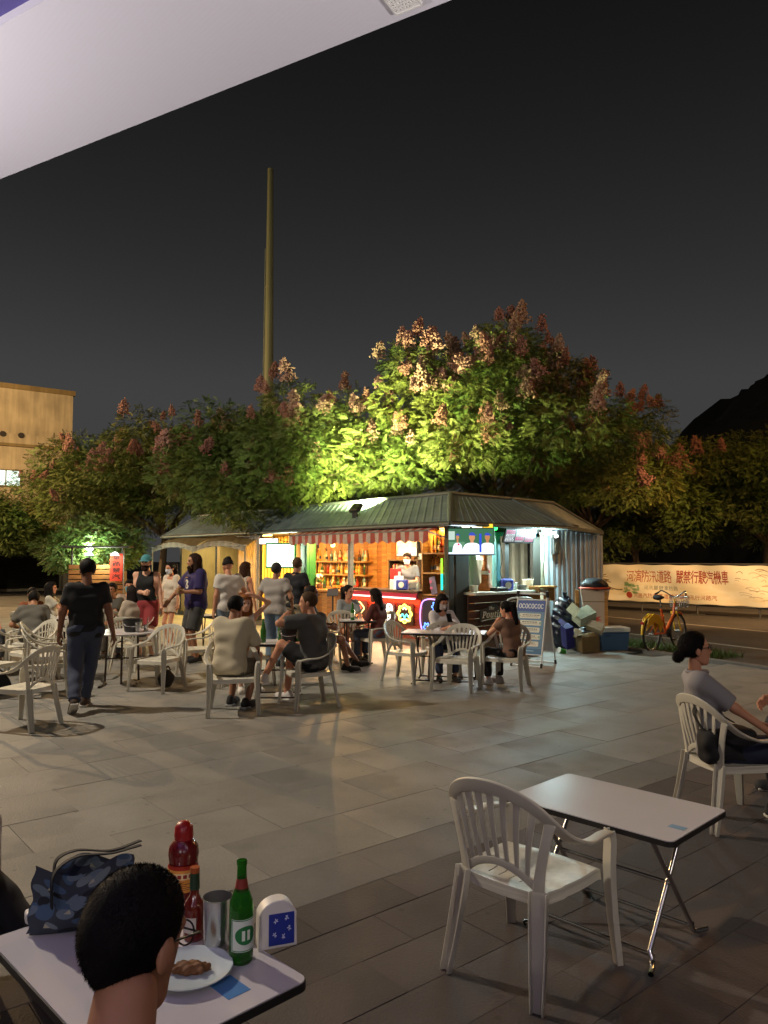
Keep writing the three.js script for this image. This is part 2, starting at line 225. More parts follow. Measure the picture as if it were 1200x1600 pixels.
{
  const L = 11.2, hgt = 1.2, bx = 7.15, bd = 26.2, dir = [0.65, -0.76], turn = -Math.atan2(0.76, 0.65);
  const tex = canvasTex(2048, 220, (g, w, h) => {
    const r = rngFrom(5), S = w / L, X = (m) => m * S;
    g.fillStyle = '#e0d6b4'; g.fillRect(0, 0, w, h);
    for (let i = 0; i < 90; i++) { g.fillStyle = `rgba(${r() < 0.5 ? '196,150,84' : '232,226,190'},0.10)`; g.beginPath(); g.ellipse(r() * w, h * (0.4 + r() * 0.7), 40 + r() * 130, 8 + r() * 26, 0, 0, 7); g.fill(); }
    g.strokeStyle = '#5d4a2a'; // ink pine at the near end, ink rocks further on
    for (let k = 0; k < 26; k++) { const a = 0.05 + r() * 0.5, b = 0.25 + r() * 0.45; g.lineWidth = 2 + r() * 3; g.beginPath(); g.moveTo(X(a), b * h); g.lineTo(X(a + 0.1 + r() * 0.25), b * h + (r() - 0.4) * 26); g.stroke(); }
    g.lineWidth = 6; g.beginPath(); g.moveTo(X(0.4), h * 0.4); g.quadraticCurveTo(X(0.6), h * 0.72, X(1.2), h * 0.7); g.stroke();
    g.fillStyle = 'rgba(74,120,60,0.55)'; for (let k = 0; k < 24; k++) { g.beginPath(); g.ellipse(X(1.3 + r() * 0.5), h * (0.5 + r() * 0.28), 6 + r() * 16, 3 + r() * 7, 0, 0, 7); g.fill(); }
    g.strokeStyle = 'rgba(90,70,40,0.7)';
    for (let k = 0; k < 120; k++) { const a = 4.85 + r() * 6, b = 0.12 + r() * 0.75; g.lineWidth = 1 + r() * 3; g.beginPath(); g.moveTo(X(a), b * h); g.quadraticCurveTo(X(a + 0.12), b * h - r() * 22, X(a + 0.3 * r() + 0.1), b * h + 4); g.stroke(); }
    const gw = (m) => m * S; const a1 = ['he', 'bin', 'fang', 'xun', 'dao', 'lu'], a2 = ['yan', 'jin', 'xing', 'shi', 'qi', 'ji', 'che'], cw = h * 0.36;
    g.strokeStyle = '#a4482c'; a1.forEach((c, i) => { g.save(); g.translate(X(1.39 + i * 0.262), 0); g.scale(0.62, 1); glyph(g, GLYPH[c], 0, h * 0.14, cw * 0.94, 6); g.restore(); });
    g.strokeStyle = '#93331c'; a2.forEach((c, i) => { g.save(); g.translate(X(3.12 + i * 0.235), 0); g.scale(0.56, 1); glyph(g, GLYPH[c], 0, h * 0.14, cw * 0.94, 7); g.restore(); });
    g.fillStyle = '#a03a1e'; g.beginPath(); g.arc(X(1.45), h * 0.84, h * 0.09, 0, 7); g.fill();
    g.strokeStyle = '#a0552e'; for (let i = 0; i < 16; i++) glyph(g, GLYPH[[...a1, ...a2][(i * 5) % 13]], X(1.62) + i * h * 0.145, h * 0.77, h * 0.13, 2.4);
    g.strokeStyle = 'rgba(110,110,90,0.8)'; for (let i = 0; i < 7; i++) glyph(g, GLYPH[[...a1, ...a2][(i * 3) % 13]], X(2.0) + i * h * 0.14, h * 0.56, h * 0.12, 2.2);
  });
  const t = thing('roadside_banner', 'long cream printed banner with red characters stretched on a rail', 'banner', [bx, 0, -bd], turn);
  const g = sheet(160, 8, (u, v) => [u * L, 0.3 + v * hgt + 0.02 * Math.sin(u * 37.7) * Math.sin(u * 37.7) * (1 - 2 * v), 0.05 + 0.03 * Math.sin(u * 38 + v * 5) + 0.012 * Math.sin(u * 90 - v * 11)]);
  obj('printed_sheet', g, std(0xffffff, 0.75, { map: tex, side: THREE.DoubleSide }), t);
  const m = std(0x4b4a45, 0.6, { metalness: 0.4 });
  obj('top_rail', bar([-0.1, 1.53, 0], [L + 0.1, 1.53, 0], 0.025), m, t); obj('bottom_rail', bar([-0.1, 0.27, 0], [L + 0.1, 0.27, 0], 0.025), m, t);
  for (let i = 0; i <= 6; i++) obj('post', [cyl(0.03, 0.03, 1.58, i * L / 6, 0.75, -0.03, 10), box(0.3, 0.05, 0.5, i * L / 6, -0.02, -0.03)], m, t);
}
// ---------- the bar hut: local axes x along the serving side, -z along the bar side ----------
const KC = [1.25, -14.3], KROT = PLAZA;
const kp = (x, y, z) => [KC[0] + 0.77 * x + 0.64 * z, y, KC[1] - 0.64 * x + 0.77 * z];
const kthing = (name, label, cat, x, y, z, ry = 0, group) => thing(name, label, cat, kp(x, y, z), KROT + ry, group);
const hut = kthing('bar_hut', 'long open bar hut with grey metal hip roof, green post and corrugated end wall', 'bar hut', 0, 0, 0);
const mDark = std(0x3b3a36, 0.6, { map: grimy }), mGrey = std(0x75797a, 0.5, { map: grimy }), mGreen = std(0x1e6b3a, 0.45, { map: grimy }), mBlue = std(0x4f9fb0, 0.5, { map: grimy }), mCream = std(0xcfc8b4, 0.6, { map: grimy });
const mWall = std(0xb4bfca, 0.5, { map: grimy, metalness: 0.1 }), mRoof = std(0x84969a, 0.5, { map: grimy, metalness: 0.3 }), mRoofTrim = std(0x737b78, 0.5, { map: grimy, metalness: 0.3 });
const mOak = wood(0xa9712f), mOak2 = wood(0x9a6429), mPine = wood(0xc08a45), mRedWood = wood(0x8e3a1c), mDarkWood = wood(0x4a2c1c), mShelf = wood(0xb98c4e);
const uvb = (g, s = 1) => triUV(g, s, rnd() * 5, rnd() * 5);
obj('floor_slab', uvb(span(-0.05, 4.6, -0.02, 0.13, -11.7, 0.1)), std(0x77736a, 0.8, { map: stoneMap }), hut);
for (const [z, w, m, l] of [[-0.04, 0.13, mDark], [-3.1, 0.1, mGrey], [-4.75, 0.26, mGreen, 'bright green square post'], [-7.0, 0.12, mDark], [-9.3, 0.1, mDark], [-11.55, 0.14, mDark]]) tag(obj('post', [rbox(w, 2.3, w, 0.012, 0, 1.28, z), box(w + 0.08, 0.02, w + 0.08, 0, 0.14, z), ...(w > 0.2 ? [box(0.012, 2.2, w * 0.4, -w / 2 - 0.006, 1.26, z), box(w * 0.4, 2.2, 0.012, 0, 1.26, z + w / 2 + 0.006)] : [])], m, hut), l);
obj('post', rbox(0.36, 2.3, 0.08, 0.012, 0.3, 1.28, -0.02), mDark, hut); // wide dark shutter panel next to the corner
// walls: planks behind the counter, planks and painted battens in the left bays, steel sheet at the back and round the kitchen
for (let i = 0; i < 13; i++) obj('wall_plank', uvb(box(0.02, 2.25, 0.176, 1.3 + (i % 2) * 0.004, 1.27, -0.72 - i * 0.182), 0.8), [mOak, mOak2, mPine][i % 3], hut);
for (let i = 0; i < 22; i++) obj('wall_plank', uvb(box(0.02, 2.25, 0.176, 1.95 + (i % 2) * 0.004, 1.27, -3.2 - i * 0.182), 0.8), [mPine, mOak, mShelf][i % 3], hut);
const mBatten = std(0xc8a24a, 0.55, { map: grimy });
for (let i = 0; i < 24; i++) obj('wall_batten', uvb(rbox(0.03, 2.2, 0.12, 0.008, 1.9, 1.25, -7.3 - i * 0.18)), mBatten, hut);
obj('wall', uvb(span(1.93, 1.96, 0.13, 2.4, -11.65, -7.2)), std(0x8a6a2c, 0.7, { map: grimy }), hut);
obj('wall', uvb(span(0.0, 1.9, 0.13, 2.4, -11.66, -11.6)), mDark, hut);
obj('wall', uvb(span(1.36, 4.3, 0.13, 2.4, -3.08, -3.02)), mCream, hut);
obj('ceiling', uvb(span(-0.1, 4.0, 2.42, 2.46, -11.7, 0)), std(0x6a6459, 0.8, { map: grimy }), hut);
function corrugated(L, H, pitch, depth, n) { // steel sheet, trapezoid ribs, standing, x along, z out
  const xs = []; for (let k = 0; k * pitch < L - 1e-6; k++) xs.push([k * pitch, 0], [k * pitch + pitch * 0.34, 0], [k * pitch + pitch * 0.46, depth], [k * pitch + pitch * 0.88, depth]);
  xs.push([L, 0]); const N = xs.length - 1;
  const g = sheet(N, 1, (u, v) => { const p = xs[Math.round(u * N)]; return [p[0], v * H, p[1]]; });
  const q = norm(g); q.computeVertexNormals(); return triUV(q, 0.7, rnd() * 3, rnd());
}
for (let i = 0; i < 4; i++) { const o = obj('steel_sheet', corrugated(1.02, 2.2, 0.34, 0.045), mCream, hut); o.position.set(1.4 + i * 0.7, 0.13, -1.9); o.rotation.y = 0; }
{ // corrugated end wall, turned a little away from the serving side
  const a = Math.atan2(1.12, 3.66), dx = Math.cos(a), dz = -Math.sin(a);
  for (let i = 0; i < 4; i++) { const o = obj('steel_sheet', corrugated(0.925, 2.3 - i * 0.02, 0.308, 0.05), mWall, hut); o.position.set(2.7 + dx * 0.925 * i, 0.05, 0.02 + dz * 0.925 * i); o.rotation.y = a; }
  const e = [2.7 + dx * 3.7, 0.02 + dz * 3.7];
  obj('corner_trim', rbox(0.07, 2.32, 0.07, 0.01, e[0] + 0.02, 1.2, e[1]), mWall, hut); obj('corner_trim', rbox(0.06, 2.3, 0.1, 0.01, 2.68, 1.25, 0.03), mCream, hut);
  const b = obj('steel_sheet', corrugated(3, 2.25, 0.3, 0.05), mWall, hut); b.position.set(e[0] + 0.01, 0.05, e[1]); b.rotation.y = Math.PI / 2 + 0.1;
}
// serving side: blue frames, counter, dark boards
obj('window_frame', [span(1.22, 1.34, 1.05, 2.16, -0.06, 0.05), span(0.5, 2.45, 2.162, 2.24, -0.06, 0.05)], mBlue, hut);
obj('window_frame', [span(1.5, 1.62, 1.09, 2.16, -0.05, 0.03), span(2.38, 2.62, 1.09, 2.16, -0.05, 0.03), span(1.62, 2.38, 2.08, 2.16, -0.05, 0.028)], mDark, hut);
obj('counter_top', uvb(rbox(2.15, 0.05, 0.5, 0.01, 1.4, 1.055, 0.08)), std(0xd2cdbb, 0.4, { map: cloudy }), hut);
for (let i = 0; i < 6; i++) obj('front_board', uvb(box(2.1, 0.142, 0.025, 1.4, 0.2 + i * 0.148, 0.1 + (i % 2) * 0.003)), [mDarkWood, wood(0x553321)][i % 2], hut);
obj('side_shelf', [uvb(rbox(0.55, 0.035, 0.3, 0.008, 2.35, 1.14, 0.3)), span(2.1, 2.13, 0.85, 1.12, 0.13, 0.4), span(2.57, 2.6, 0.85, 1.12, 0.13, 0.4)], mShelf, hut);
obj('fascia', uvb(span(0.1, 2.66, 2.245, 2.4, -0.03, 0.03)), mDark, hut);
// bar side: red boards, counter top, pink light strip, bottle rack next to the corner, second counter
for (let i = 0; i < 6; i++) obj('front_board', uvb(box(0.025, 0.13, 2.26, -0.02 - (i % 2) * 0.003, 0.2 + i * 0.134, -1.92)), [mRedWood, wood(0x9c4322)][i % 2], hut);
obj('counter_top', uvb(rbox(0.5, 0.05, 2.34, 0.01, 0.1, 1.06, -1.92)), mDarkWood, hut);
obj('counter_trim', span(-0.16, -0.12, 0.93, 1.03, -3.05, -0.78), std(0x9c2440, 0.35), hut);
obj('light_strip', rbox(0.03, 0.03, 2.24, 0.008, -0.175, 0.935, -1.92), glow(0xffa8a0, 5), hut);
{ const l = new THREE.RectAreaLight(0xff7048, 130, 2.2, 0.04); l.position.set(-0.13, 0.915, -1.92); l.rotation.set(-Math.PI / 2, Math.PI / 2, 0, 'YXZ'); hut.add(l); }
obj('rack', [span(-0.02, 0.32, 1.0, 1.03, -0.74, -0.1), span(-0.02, 0.32, 1.42, 1.45, -0.74, -0.1), span(-0.02, 0.32, 1.8, 1.83, -0.74, -0.1), span(-0.03, 0.33, 0.13, 2.35, -0.77, -0.742)].map((g) => uvb(g)), mShelf, hut);
obj('rack_back', uvb(span(0.33, 0.35, 0.13, 2.35, -0.77, -0.1)), mOak, hut);
obj('front_board', uvb(span(-0.03, 0.0, 0.14, 0.98, -0.74, -0.1)), wood(0x8a5a2a), hut);
obj('counter_top', uvb(rbox(0.55, 0.05, 1.5, 0.01, 0.25, 0.98, -3.93)), mPine, hut);
for (let i = 0; i < 7; i++) obj('front_board', uvb(box(0.02, 0.8, 0.2, 0.04, 0.54, -3.3 - i * 0.206)), [mPine, mOak][i % 2], hut);
// back-bar shelves with bottles against the far planks, dark shelf unit under the screen
for (const y of [0.95, 1.28, 1.62]) obj('shelf', uvb(rbox(0.3, 0.035, 2.4, 0.006, 1.79, y, -5.9)), mShelf, hut);
obj('shelf_unit', [span(0.95, 1.28, 1.06, 1.68, -2.95, -2.92), span(0.95, 1.28, 1.06, 1.68, -2.0, -1.97), span(0.95, 1.28, 1.66, 1.69, -2.97, -1.95), span(0.95, 1.28, 1.36, 1.385, -2.92, -2.0), span(0.92, 1.28, 1.03, 1.06, -2.97, -1.95)].map((g) => uvb(g)), wood(0x4b3a2c), hut);
// hip roof of ribbed steel sheets
{
  const E = 2.36, T = 2.99, eave = [[-0.5, -12.0], [-0.5, 0.5], [2.9, 0.5], [6.15, -0.85], [6.0, -3.2]], top = [[0.45, -11.5], [0.45, -0.45], [2.4, -0.6], [4.17, -0.83], [4.1, -3.2]];
  const slope = (a, b, ta, tb) => {
    const L = Math.hypot(b[0] - a[0], b[1] - a[1]), n = Math.max(1, Math.round(L / 0.9));
    for (let s = 0; s < n; s++) {
      const per = 4, prof = []; for (let k = 0; k < per; k++) prof.push([k / per, 0], [(k + 0.62) / per, 0], [(k + 0.7) / per, 1], [(k + 0.86) / per, 1], [(k + 0.94) / per, 0]); prof.push([1, 0]);
      const N = prof.length - 1;
      const g = sheet(N, 2, (u, v) => { const [q, r] = prof[Math.round(u * N)], t = (s + q) / n; return [lerp(lerp(a[0], b[0], t), lerp(ta[0], tb[0], t), v), lerp(E, T, v) + r * 0.012, lerp(lerp(a[1], b[1], t), lerp(ta[1], tb[1], t), v)]; });
      const q = norm(g); q.computeVertexNormals(); const o = obj('roof_sheet', triUV(q, 0.6, rnd() * 3, rnd() * 3), mRoof, hut); o.material.side = THREE.DoubleSide;
    }
    obj('gutter', bar([a[0], E - 0.02, a[1]], [b[0], E - 0.02, b[1]], 0.035), mRoofTrim, hut);
    obj('roof_flashing', bar([ta[0], T + 0.01, ta[1]], [tb[0], T + 0.01, tb[1]], 0.045), mRoofTrim, hut);
    obj('ridge_cap', bar([b[0], E, b[1]], [tb[0], T + 0.01, tb[1]], 0.04), mRoofTrim, hut);
  };
  for (let i = 0; i < 4; i++) slope(eave[i], eave[i + 1], top[i], top[i + 1]);
  slope([2.4, -12.0], eave[0], [1.9, -11.5], top[0]);
  const s = new THREE.Shape([...top, [1.9, -3.2], [1.9, -11.5]].map(([x, z]) => new THREE.Vector2(x, -z)));
  const f = new THREE.ExtrudeGeometry(s, { depth: 0.04, bevelEnabled: false }); f.rotateX(-Math.PI / 2); f.translate(0, T - 0.05, 0); obj('roof_deck', triUV(f, 0.6), mRoofTrim, hut);
  const so = new THREE.Shape([...eave, [2.4, -3.2], [2.4, -12.0]].map(([x, z]) => new THREE.Vector2(x * 0.985, -z * 0.992))), sf = new THREE.ExtrudeGeometry(so, { depth: 0.02, bevelEnabled: false }); sf.rotateX(-Math.PI / 2); sf.translate(0, E + 0.015, 0);
  obj('soffit', triUV(sf, 0.6), std(0x4e4c45, 0.8, { map: grimy }), hut);
}
// striped awning over the bar side
{
  const stripe = canvasTex(512, 64, (g, w, h) => { for (let i = 0; i < 36; i++) { g.fillStyle = i % 2 ? '#b9a698' : '#a2493c'; g.fillRect(i * w / 36, 0, w / 36 + 1, h); } const r = rngFrom(3); for (let i = 0; i < 300; i++) { g.fillStyle = `rgba(60,40,30,${0.05 * r()})`; g.fillRect(r() * w, r() * h, 3 + r() * 12, 2 + r() * 20); } });
  const m = std(0xffffff, 0.8, { map: stripe, side: THREE.DoubleSide });
  const aw = kthing('striped_awning', 'faded red and white striped awning with scalloped edge over the bar counter', 'awning', 0, 0, 0);
  obj('canopy_cloth', sheet(80, 6, (u, v) => [-0.38 - 0.3 * v, 2.325 - 0.1 * v - 0.02 * Math.sin(v * 3.1) - 0.012 * Math.sin(u * 60) * v, 0.12 - u * 4.65]), m, aw);
  obj('valance', sheet(180, 4, (u, v) => [-0.68 - 0.02 * Math.sin(u * 70) * v, 2.225 - 0.012 * Math.sin(u * 60) - v * (0.17 + 0.045 * Math.abs(Math.sin(u * Math.PI * 18))), 0.12 - u * 4.65]), m, aw);
  for (const z of [0.08, -2.3, -4.5]) obj('bracket_arm', bar([-0.05, 2.1, z - 0.1], [-0.67, 2.215, z], 0.012), mGrey, aw);
  obj('front_rail', bar([-0.675, 2.228, 0.12], [-0.675, 2.228, -4.53], 0.012), mGrey, aw);
}
// brown tarpaulin over the left bays, and strips of clear curtain
{
  const m = std(0x6b5a34, 0.7, { map: cloudy, side: THREE.DoubleSide });
  const t = kthing('tarpaulin_awning', 'sagging brown tarpaulin awning hung over the left bays of the bar', 'awning', 0, 0, 0);
  for (const [z0, z1, dr] of [[-6.2, -8.9, 0.34], [-8.95, -11.7, 0.3]]) obj('canvas_panel', sheet(30, 10, (u, v) => { const arch = Math.sin(u * Math.PI); return [-0.35 - 0.55 * v, 2.31 - v * (dr - 0.16 * arch) + 0.14 * arch * v * (1 - v) - 0.01 * Math.sin(u * 50 + v * 8), lerp(z0, z1, u)]; }), m, t);
  obj('hanging_edge', sheet(60, 3, (u, v) => [-0.9 - 0.02 * Math.sin(u * 90), 2.02 + 0.14 * Math.abs(Math.sin(u * Math.PI * 2)) - v * 0.14, lerp(-6.2, -11.7, u)]), std(0x8b8474, 0.7, { map: cloudy, side: THREE.DoubleSide }), t);
  obj('front_rail', bar([-0.9, 2.03, -6.1], [-0.9, 2.03, -11.8], 0.015), mGrey, t);
  for (const z of [-6.15, -9, -11.7]) obj('pole', bar([-0.9, 0, z], [-0.9, 2.03, z], 0.02), mGrey, t);
  const c = kthing('strip_curtain', 'clear plastic strip curtain hanging beside the green post', 'curtain', 0, 0, 0);
  const pl = new THREE.MeshPhysicalMaterial({ color: 0xd8d2c4, roughness: 0.25, transmission: 0.55, thickness: 0, side: THREE.DoubleSide });
  for (let i = 0; i < 8; i++) obj('curtain_strip', sheet(4, 12, (u, v) => [-0.6 + 0.05 * Math.sin(u * 3.1) + 0.1 * Math.pow(1 - v, 3) * 0, 0.35 + v * 1.9, -6.0 - i * 0.13 - u * 0.12]), pl, c);
  obj('curtain_rail', bar([-0.6, 2.26, -5.9], [-0.6, 2.26, -7.15], 0.015), mGrey, c);
}
// flood lamp standing on the roof, aimed up into the trees
{
  const t = kthing('flood_lamp', 'small black flood lamp on the hut roof aimed up at the trees', 'flood lamp', -0.15, 2.6, -2.75);
  obj('bracket', [box(0.03, 0.16, 0.16, 0.0, 0.06, 0), cyl(0.02, 0.02, 0.2, 0, 0, 0, 8)], std(0x191919, 0.5), t);
  obj('housing', rbox(0.09, 0.22, 0.3, 0.02, 0.03, 0.2, 0, 0, 0, -0.75), std(0x151515, 0.5), t);
  obj('lens', box(0.012, 0.17, 0.25, 0.075, 0.245, 0, 0, 0, -0.75), glow(0xf4ffe8, 12), t);
  const l = new THREE.SpotLight(0xf6ffb4, 490, 0, 1.2, 0.6); l.position.set(0.13, 0.3, 0); l.target.position.set(5.5, 4.2, -2.8); l.castShadow = true; l.shadow.radius = 4; t.add(l, l.target);
}
// lamps inside
function tubeLamp(x, y, z, len, along, color, k, power, label) {
  const t = kthing('tube_lamp', label, 'tube lamp', x, y, z, along === 'z' ? Math.PI / 2 : 0);
  obj('housing', rbox(len, 0.04, 0.07, 0.008, 0, 0.035, 0), std(0xdadada, 0.5), t);
  const b = cyl(0.015, 0.015, len - 0.06, 0, 0, 0, 12, 0, 0, Math.PI / 2); obj('tube', b, glow(color, k), t);
  const l = new THREE.RectAreaLight(color, power * 5, len, 0.05); l.position.set(0, -0.02, 0); l.rotation.x = -Math.PI / 2; t.add(l); return t;
}
tubeLamp(2.0, 2.32, -0.9, 1.2, 'x', 0xf2fff4, 6, 120, 'white tube lamp on the ceiling of the serving kitchen');
tubeLamp(0.75, 2.34, -0.35, 0.6, 'x', 0xf6fff0, 6, 110, 'short white tube lamp behind the hanging screen');
{ const t = tubeLamp(2.35, 2.22, 0.44, 0.5, 'x', 0xc4fff6, 7, 40, 'pale cyan tube lamp above the serving counter end'); const l = new THREE.PointLight(0xd4fbff, 16); l.position.set(0, -0.06, 0.03); l.shadow.radius = 6; l.castShadow = true; t.add(l); }
tubeLamp(0.75, 2.36, -1.9, 1.2, 'z', 0xffdf9a, 4, 60, 'warm tube lamp on the ceiling behind the bar counter');
tubeLamp(-0.3, 2.27, -1.6, 1.2, 'z', 0xffe2b0, 4, 90, 'warm tube lamp under the eave above the awning');
tubeLamp(0.3, 2.3, -0.42, 0.4, 'z', 0xffd27a, 4, 60, 'short warm tube lamp above the bottle rack');
tubeLamp(1.0, 2.34, -8.6, 1.2, 'z', 0xffd878, 6, 280, 'yellow tube lamp in the bay behind the tarpaulin');
tubeLamp(1.0, 2.34, -10.4, 1.2, 'z', 0xffd878, 6, 240, 'yellow tube lamp in the last bay of the bar');
tubeLamp(0.6, 2.34, -5.4, 1.2, 'z', 0xffd48a, 4, 60, 'warm tube lamp over the second counter');
{
  for (const [x, y, z, n] of [[0.1, 2.02, -3.9, 'round warm bulb hanging over the second counter'], [0.5, 1.95, -7.9, 'round warm bulb hanging in the bay behind the tarpaulin']]) {
    const t = kthing('hanging_bulb', n, 'bulb', x, y, z);
    obj('cord', bar([0, 0.06, 0], [0, 2.42 - y, 0], 0.006), std(0x222222, 0.6), t); obj('socket', cyl(0.02, 0.025, 0.06, 0, 0.075, 0, 12), std(0x222222, 0.6), t);
    obj('globe', ball(0.055), glow(0xffc070, 9), t);
    const l = new THREE.PointLight(0xffbf70, 26); l.shadow.radius = 2.5; l.castShadow = true; t.add(l);
  }
}
// lit box sign beside the green post
{
  const t = kthing('light_box_sign', 'bright white light box sign with green edge beside the green post', 'sign', -0.25, 1.78, -5.55, -0.75);
  obj('case', rbox(0.74, 0.62, 0.12, 0.015, 0, 0, 0), std(0x2d8a4a, 0.4), t); obj('panel', box(0.66, 0.54, 0.01, 0, 0, 0.064), glow(0xf2ffe6, 3.2), t);
  obj('hanger', [bar([-0.2, 0.31, 0], [-0.2, 0.62, 0], 0.01), bar([0.2, 0.31, 0], [0.2, 0.62, 0], 0.01)], mGrey, t);
  const l = new THREE.RectAreaLight(0xf2ffe6, 50, 0.66, 0.54); l.position.set(0, 0, 0.075); l.rotation.y = Math.PI; t.add(l);
  const u = kthing('light_box_sign', 'slim white light box fixed under the eave by the strip curtain', 'sign', -0.35, 2.13, -5.95, -0.75);
  obj('case', rbox(0.5, 0.16, 0.1, 0.012), std(0xb8bcc0, 0.5), u); obj('panel', box(0.45, 0.12, 0.008, 0, 0, 0.053), glow(0xffffff, 3), u);
}
// screens
const gameTex = (seed, bright) => canvasTex(512, 288, (g, w, h) => {
  const r = rngFrom(seed), k = bright;
  g.fillStyle = k ? '#2f5a40' : '#26406e'; g.fillRect(0, 0, w, h);
  g.fillStyle = '#9fb2a8'; g.fillRect(0, h * 0.1, w * 0.14, h * 0.34); g.fillStyle = '#4f7a5c'; g.fillRect(0, h * 0.52, w * 0.36, h * 0.2);
  const fig = (x, s, c, c2) => { g.fillStyle = c2; g.fillRect(x - s * 0.16, h * 0.35, s * 0.32, h * 0.25); g.beginPath(); g.ellipse(x, h * 0.34, s * 0.3, s * 0.4, 0, 0, 7); g.fill(); g.fillStyle = c; g.beginPath(); g.moveTo(x - s * 0.2, h * 0.56); g.quadraticCurveTo(x - s * 0.95, h * 0.56, x - s * 1.0, h); g.lineTo(x + s * 1.0, h); g.quadraticCurveTo(x + s * 0.95, h * 0.56, x + s * 0.2, h * 0.56); g.fill(); g.strokeStyle = '#8a9ac0'; g.lineWidth = 4; for (const q of [-0.45, 0.45]) { g.beginPath(); g.moveTo(x + q * s, h * 0.58); g.lineTo(x + q * s * 0.9, h); g.stroke(); } g.fillStyle = '#2c3f9e'; g.beginPath(); g.ellipse(x, h * 0.26, s * 0.33, s * 0.3, 0, 3.1, 6.4); g.fill(); g.fillRect(x - s * 0.08, h * 0.24, s * 0.55, 9); return; g.fillStyle = c2; g.beginPath(); g.arc(x, h * 0.22, s * 0.2, 0, 7); g.fill(); g.fillStyle = c; g.beginPath(); g.ellipse(x, h * 0.66, s * 0.62, h * 0.42, 0, 0, 7); g.fill(); g.fillStyle = '#3c4fae'; g.beginPath(); g.arc(x, h * 0.14, s * 0.2, 3.1, 6.4); g.fill(); g.strokeStyle = '#3a54b4'; g.lineWidth = 9; g.beginPath(); g.moveTo(x - s * 0.28, h * 0.78); g.quadraticCurveTo(x, h * 0.9, x + s * 0.28, h * 0.74); g.stroke(); };
  fig(w * 0.2, 60, '#dfe6f2', '#a87048'); fig(w * 0.52, 112, '#f7f9ff', '#b07a54'); fig(w * 0.86, 96, '#f4f6ff', '#a06a44');
  g.fillStyle = '#2742b8'; g.fillRect(w * 0.68, h * 0.2, w * 0.05, h * 0.74); g.fillStyle = '#c63048'; g.beginPath(); g.arc(w * 0.22, h * 0.62, 12, 0, 7); g.fill();
  g.fillStyle = '#d8e4ff'; g.fillRect(0, h * 0.93, w, h * 0.07); for (let i = 0; i < 24; i++) { g.fillStyle = `rgba(90,120,210,${0.25 * r()})`; g.fillRect(r() * w, h * (0.6 + 0.3 * r()), 20 * r(), 6); }
});
function screen(x, y, z, w, h, turn, tex, k, power, label, arm) {
  const t = kthing('television', label, 'television', x, y, z, turn);
  obj('case', rbox(w, h, 0.05, 0.01), std(0x121214, 0.4), t);
  obj('display', new THREE.PlaneGeometry(w - 0.03, h - 0.04).translate(0, 0.005, 0.0275), new THREE.MeshStandardMaterial({ color: 0x050505, emissive: 0xffffff, emissiveMap: tex, emissiveIntensity: k, roughness: 0.3 }), t);
  obj('wall_arm', arm, std(0x2a2a2a, 0.5), t);
  const l = new THREE.RectAreaLight(0xdfeaff, power, w * 0.9, h * 0.9); l.position.set(0, 0, 0.04); l.rotation.y = Math.PI; t.add(l);
}
screen(0.12, 2.03, 0.42, 0.86, 0.51, -KROT - 0.08, gameTex(4, true), 1.7, 22, 'wide lit television hung from the hut corner showing players in white', [bar([0, 0.1, -0.03], [0.1, 0.1, -0.4], 0.02), bar([0, 0.25, -0.03], [0, 0.36, -0.03], 0.02)]);
screen(1.0, 1.98, -2.35, 0.78, 0.46, -Math.PI / 2 - 0.1, gameTex(9, false), 0.9, 5, 'lit television on the planks above the dark shelf unit', [box(0.2, 0.2, 0.26, 0, 0, -0.15)]);
